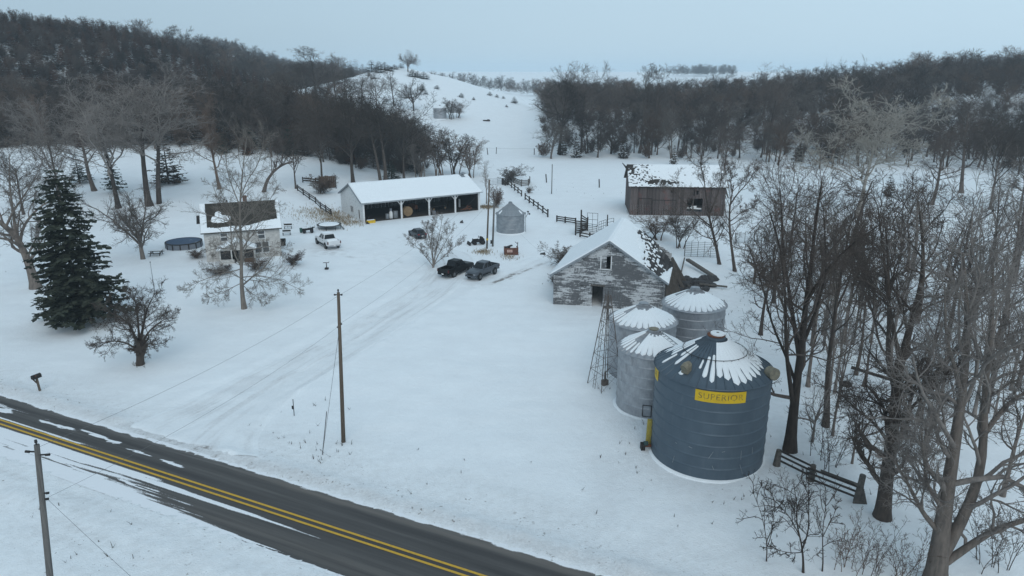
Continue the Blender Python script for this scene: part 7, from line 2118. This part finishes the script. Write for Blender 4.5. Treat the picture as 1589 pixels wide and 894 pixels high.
# ------------------------------------------------------------------ dry grass and weeds
def grass_patch(name, spots, mat, n, h, spread, blades=3):
    r = np.random.default_rng(len(spots) * 7 + n); V = []
    for (px, py, rad, dens) in spots:
        c = P(px, py)
        for _ in range(int(n * dens)):
            x = c.x + r.normal(0, rad * .5); y = c.y + r.normal(0, rad * .5); z = gz(x, y) - .03
            if abs(road_sd(x, y)[1]) < RW + .3: continue
            for _b in range(blades):
                hh_ = h * r.uniform(.5, 1.3); a = r.uniform(0, 2 * PI); w = .012 + .012 * r.random()
                d = np.array((math.cos(a), math.sin(a), 0)); tip = np.array((x, y, z)) + d * hh_ * r.uniform(.1, spread) + np.array((0, 0, hh_))
                mid_ = (np.array((x, y, z)) + tip) / 2 + np.array((0, 0, hh_ * .12)); s = np.array((-d[1], d[0], 0)) * w
                b0 = np.array((x, y, z))
                V.append((b0 - s, b0 + s, mid_ + s * .8, mid_ - s * .8)); V.append((mid_ - s * .8, mid_ + s * .8, tip + s * .3, tip - s * .3))
    V = np.array(V).reshape(-1, 3)
    tag(link(name, new_mesh(name, V, np.arange(len(V)).reshape(-1, 4), MT[mat])), kind='stuff')
grass_patch('dry_grass', [(522, 340, 4.0, .9), (503, 331, 5, .7), (543, 347, 3, .4), (488, 330, 7, .4), (755, 322, 2.0, .5), (750, 392, 1.6, .25), (790, 400, 1.6, .1)], 'drygrass', 700, .42, .7)
grass_patch('weeds', [(452, 660, 4, .3), (500, 706, 1.2, .25), (462, 690, 2, .12), (535, 690, 1.0, .15), (217, 566, .8, .6), (1005, 690, 2.5, .15), (960, 735, 4, .12), (1075, 770, 5, .2), (1130, 790, 5, .2), (1020, 650, 2, .2), (950, 610, 2, .08), (870, 440, 3, .15), (900, 395, 4, .1), (1230, 560, 10, .6), (1320, 690, 9, .6), (1450, 660, 9, .6), (1230, 640, 6, .5), (440, 350, 6, .5), (470, 330, 8, .5), (430, 330, 7, .4), (800, 400, 3, .12), (745, 270, 10, .5), (870, 290, 12, .2), (930, 300, 10, .15), (700, 780, 6, .12), (790, 740, 6, .06), (250, 330, 14, .4), (60, 400, 14, .3), (1180, 480, 8, .6), (1100, 470, 7, .5), (600, 695, 3, .03), (150, 860, 3, .2), (60, 800, 3, .1)], 'weed', 45, .26, 1.1, 3)

# ------------------------------------------------------------------ air
hzm = bpy.data.materials.new('winter_haze'); hzm.use_nodes = True
n = hzm.node_tree.nodes; l = hzm.node_tree.links
for q in list(n):
    if q.type == 'BSDF_PRINCIPLED': n.remove(q)
pv = n.new('ShaderNodeVolumePrincipled'); pv.inputs['Density'].default_value = .00025
pv.inputs['Color'].default_value = (.80, .92, 1.0, 1); pv.inputs['Anisotropy'].default_value = .1
l.new(pv.outputs[0], n['Material Output'].inputs['Volume'])
zb = float(GZ.min()) - 1.0; zt = max(float(GZ.max()) + 22, H + 12)
y0_, y1_ = float(gy[0]) - 40, float(gy[-1]) + 40
hb = MB().box((0, (y0_ + y1_) / 2, (zb + zt) / 2), (2 * float(gx[-1]) + 80, y1_ - y0_, zt - zb)).build('haze', hzm)
tag(hb, kind='stuff')
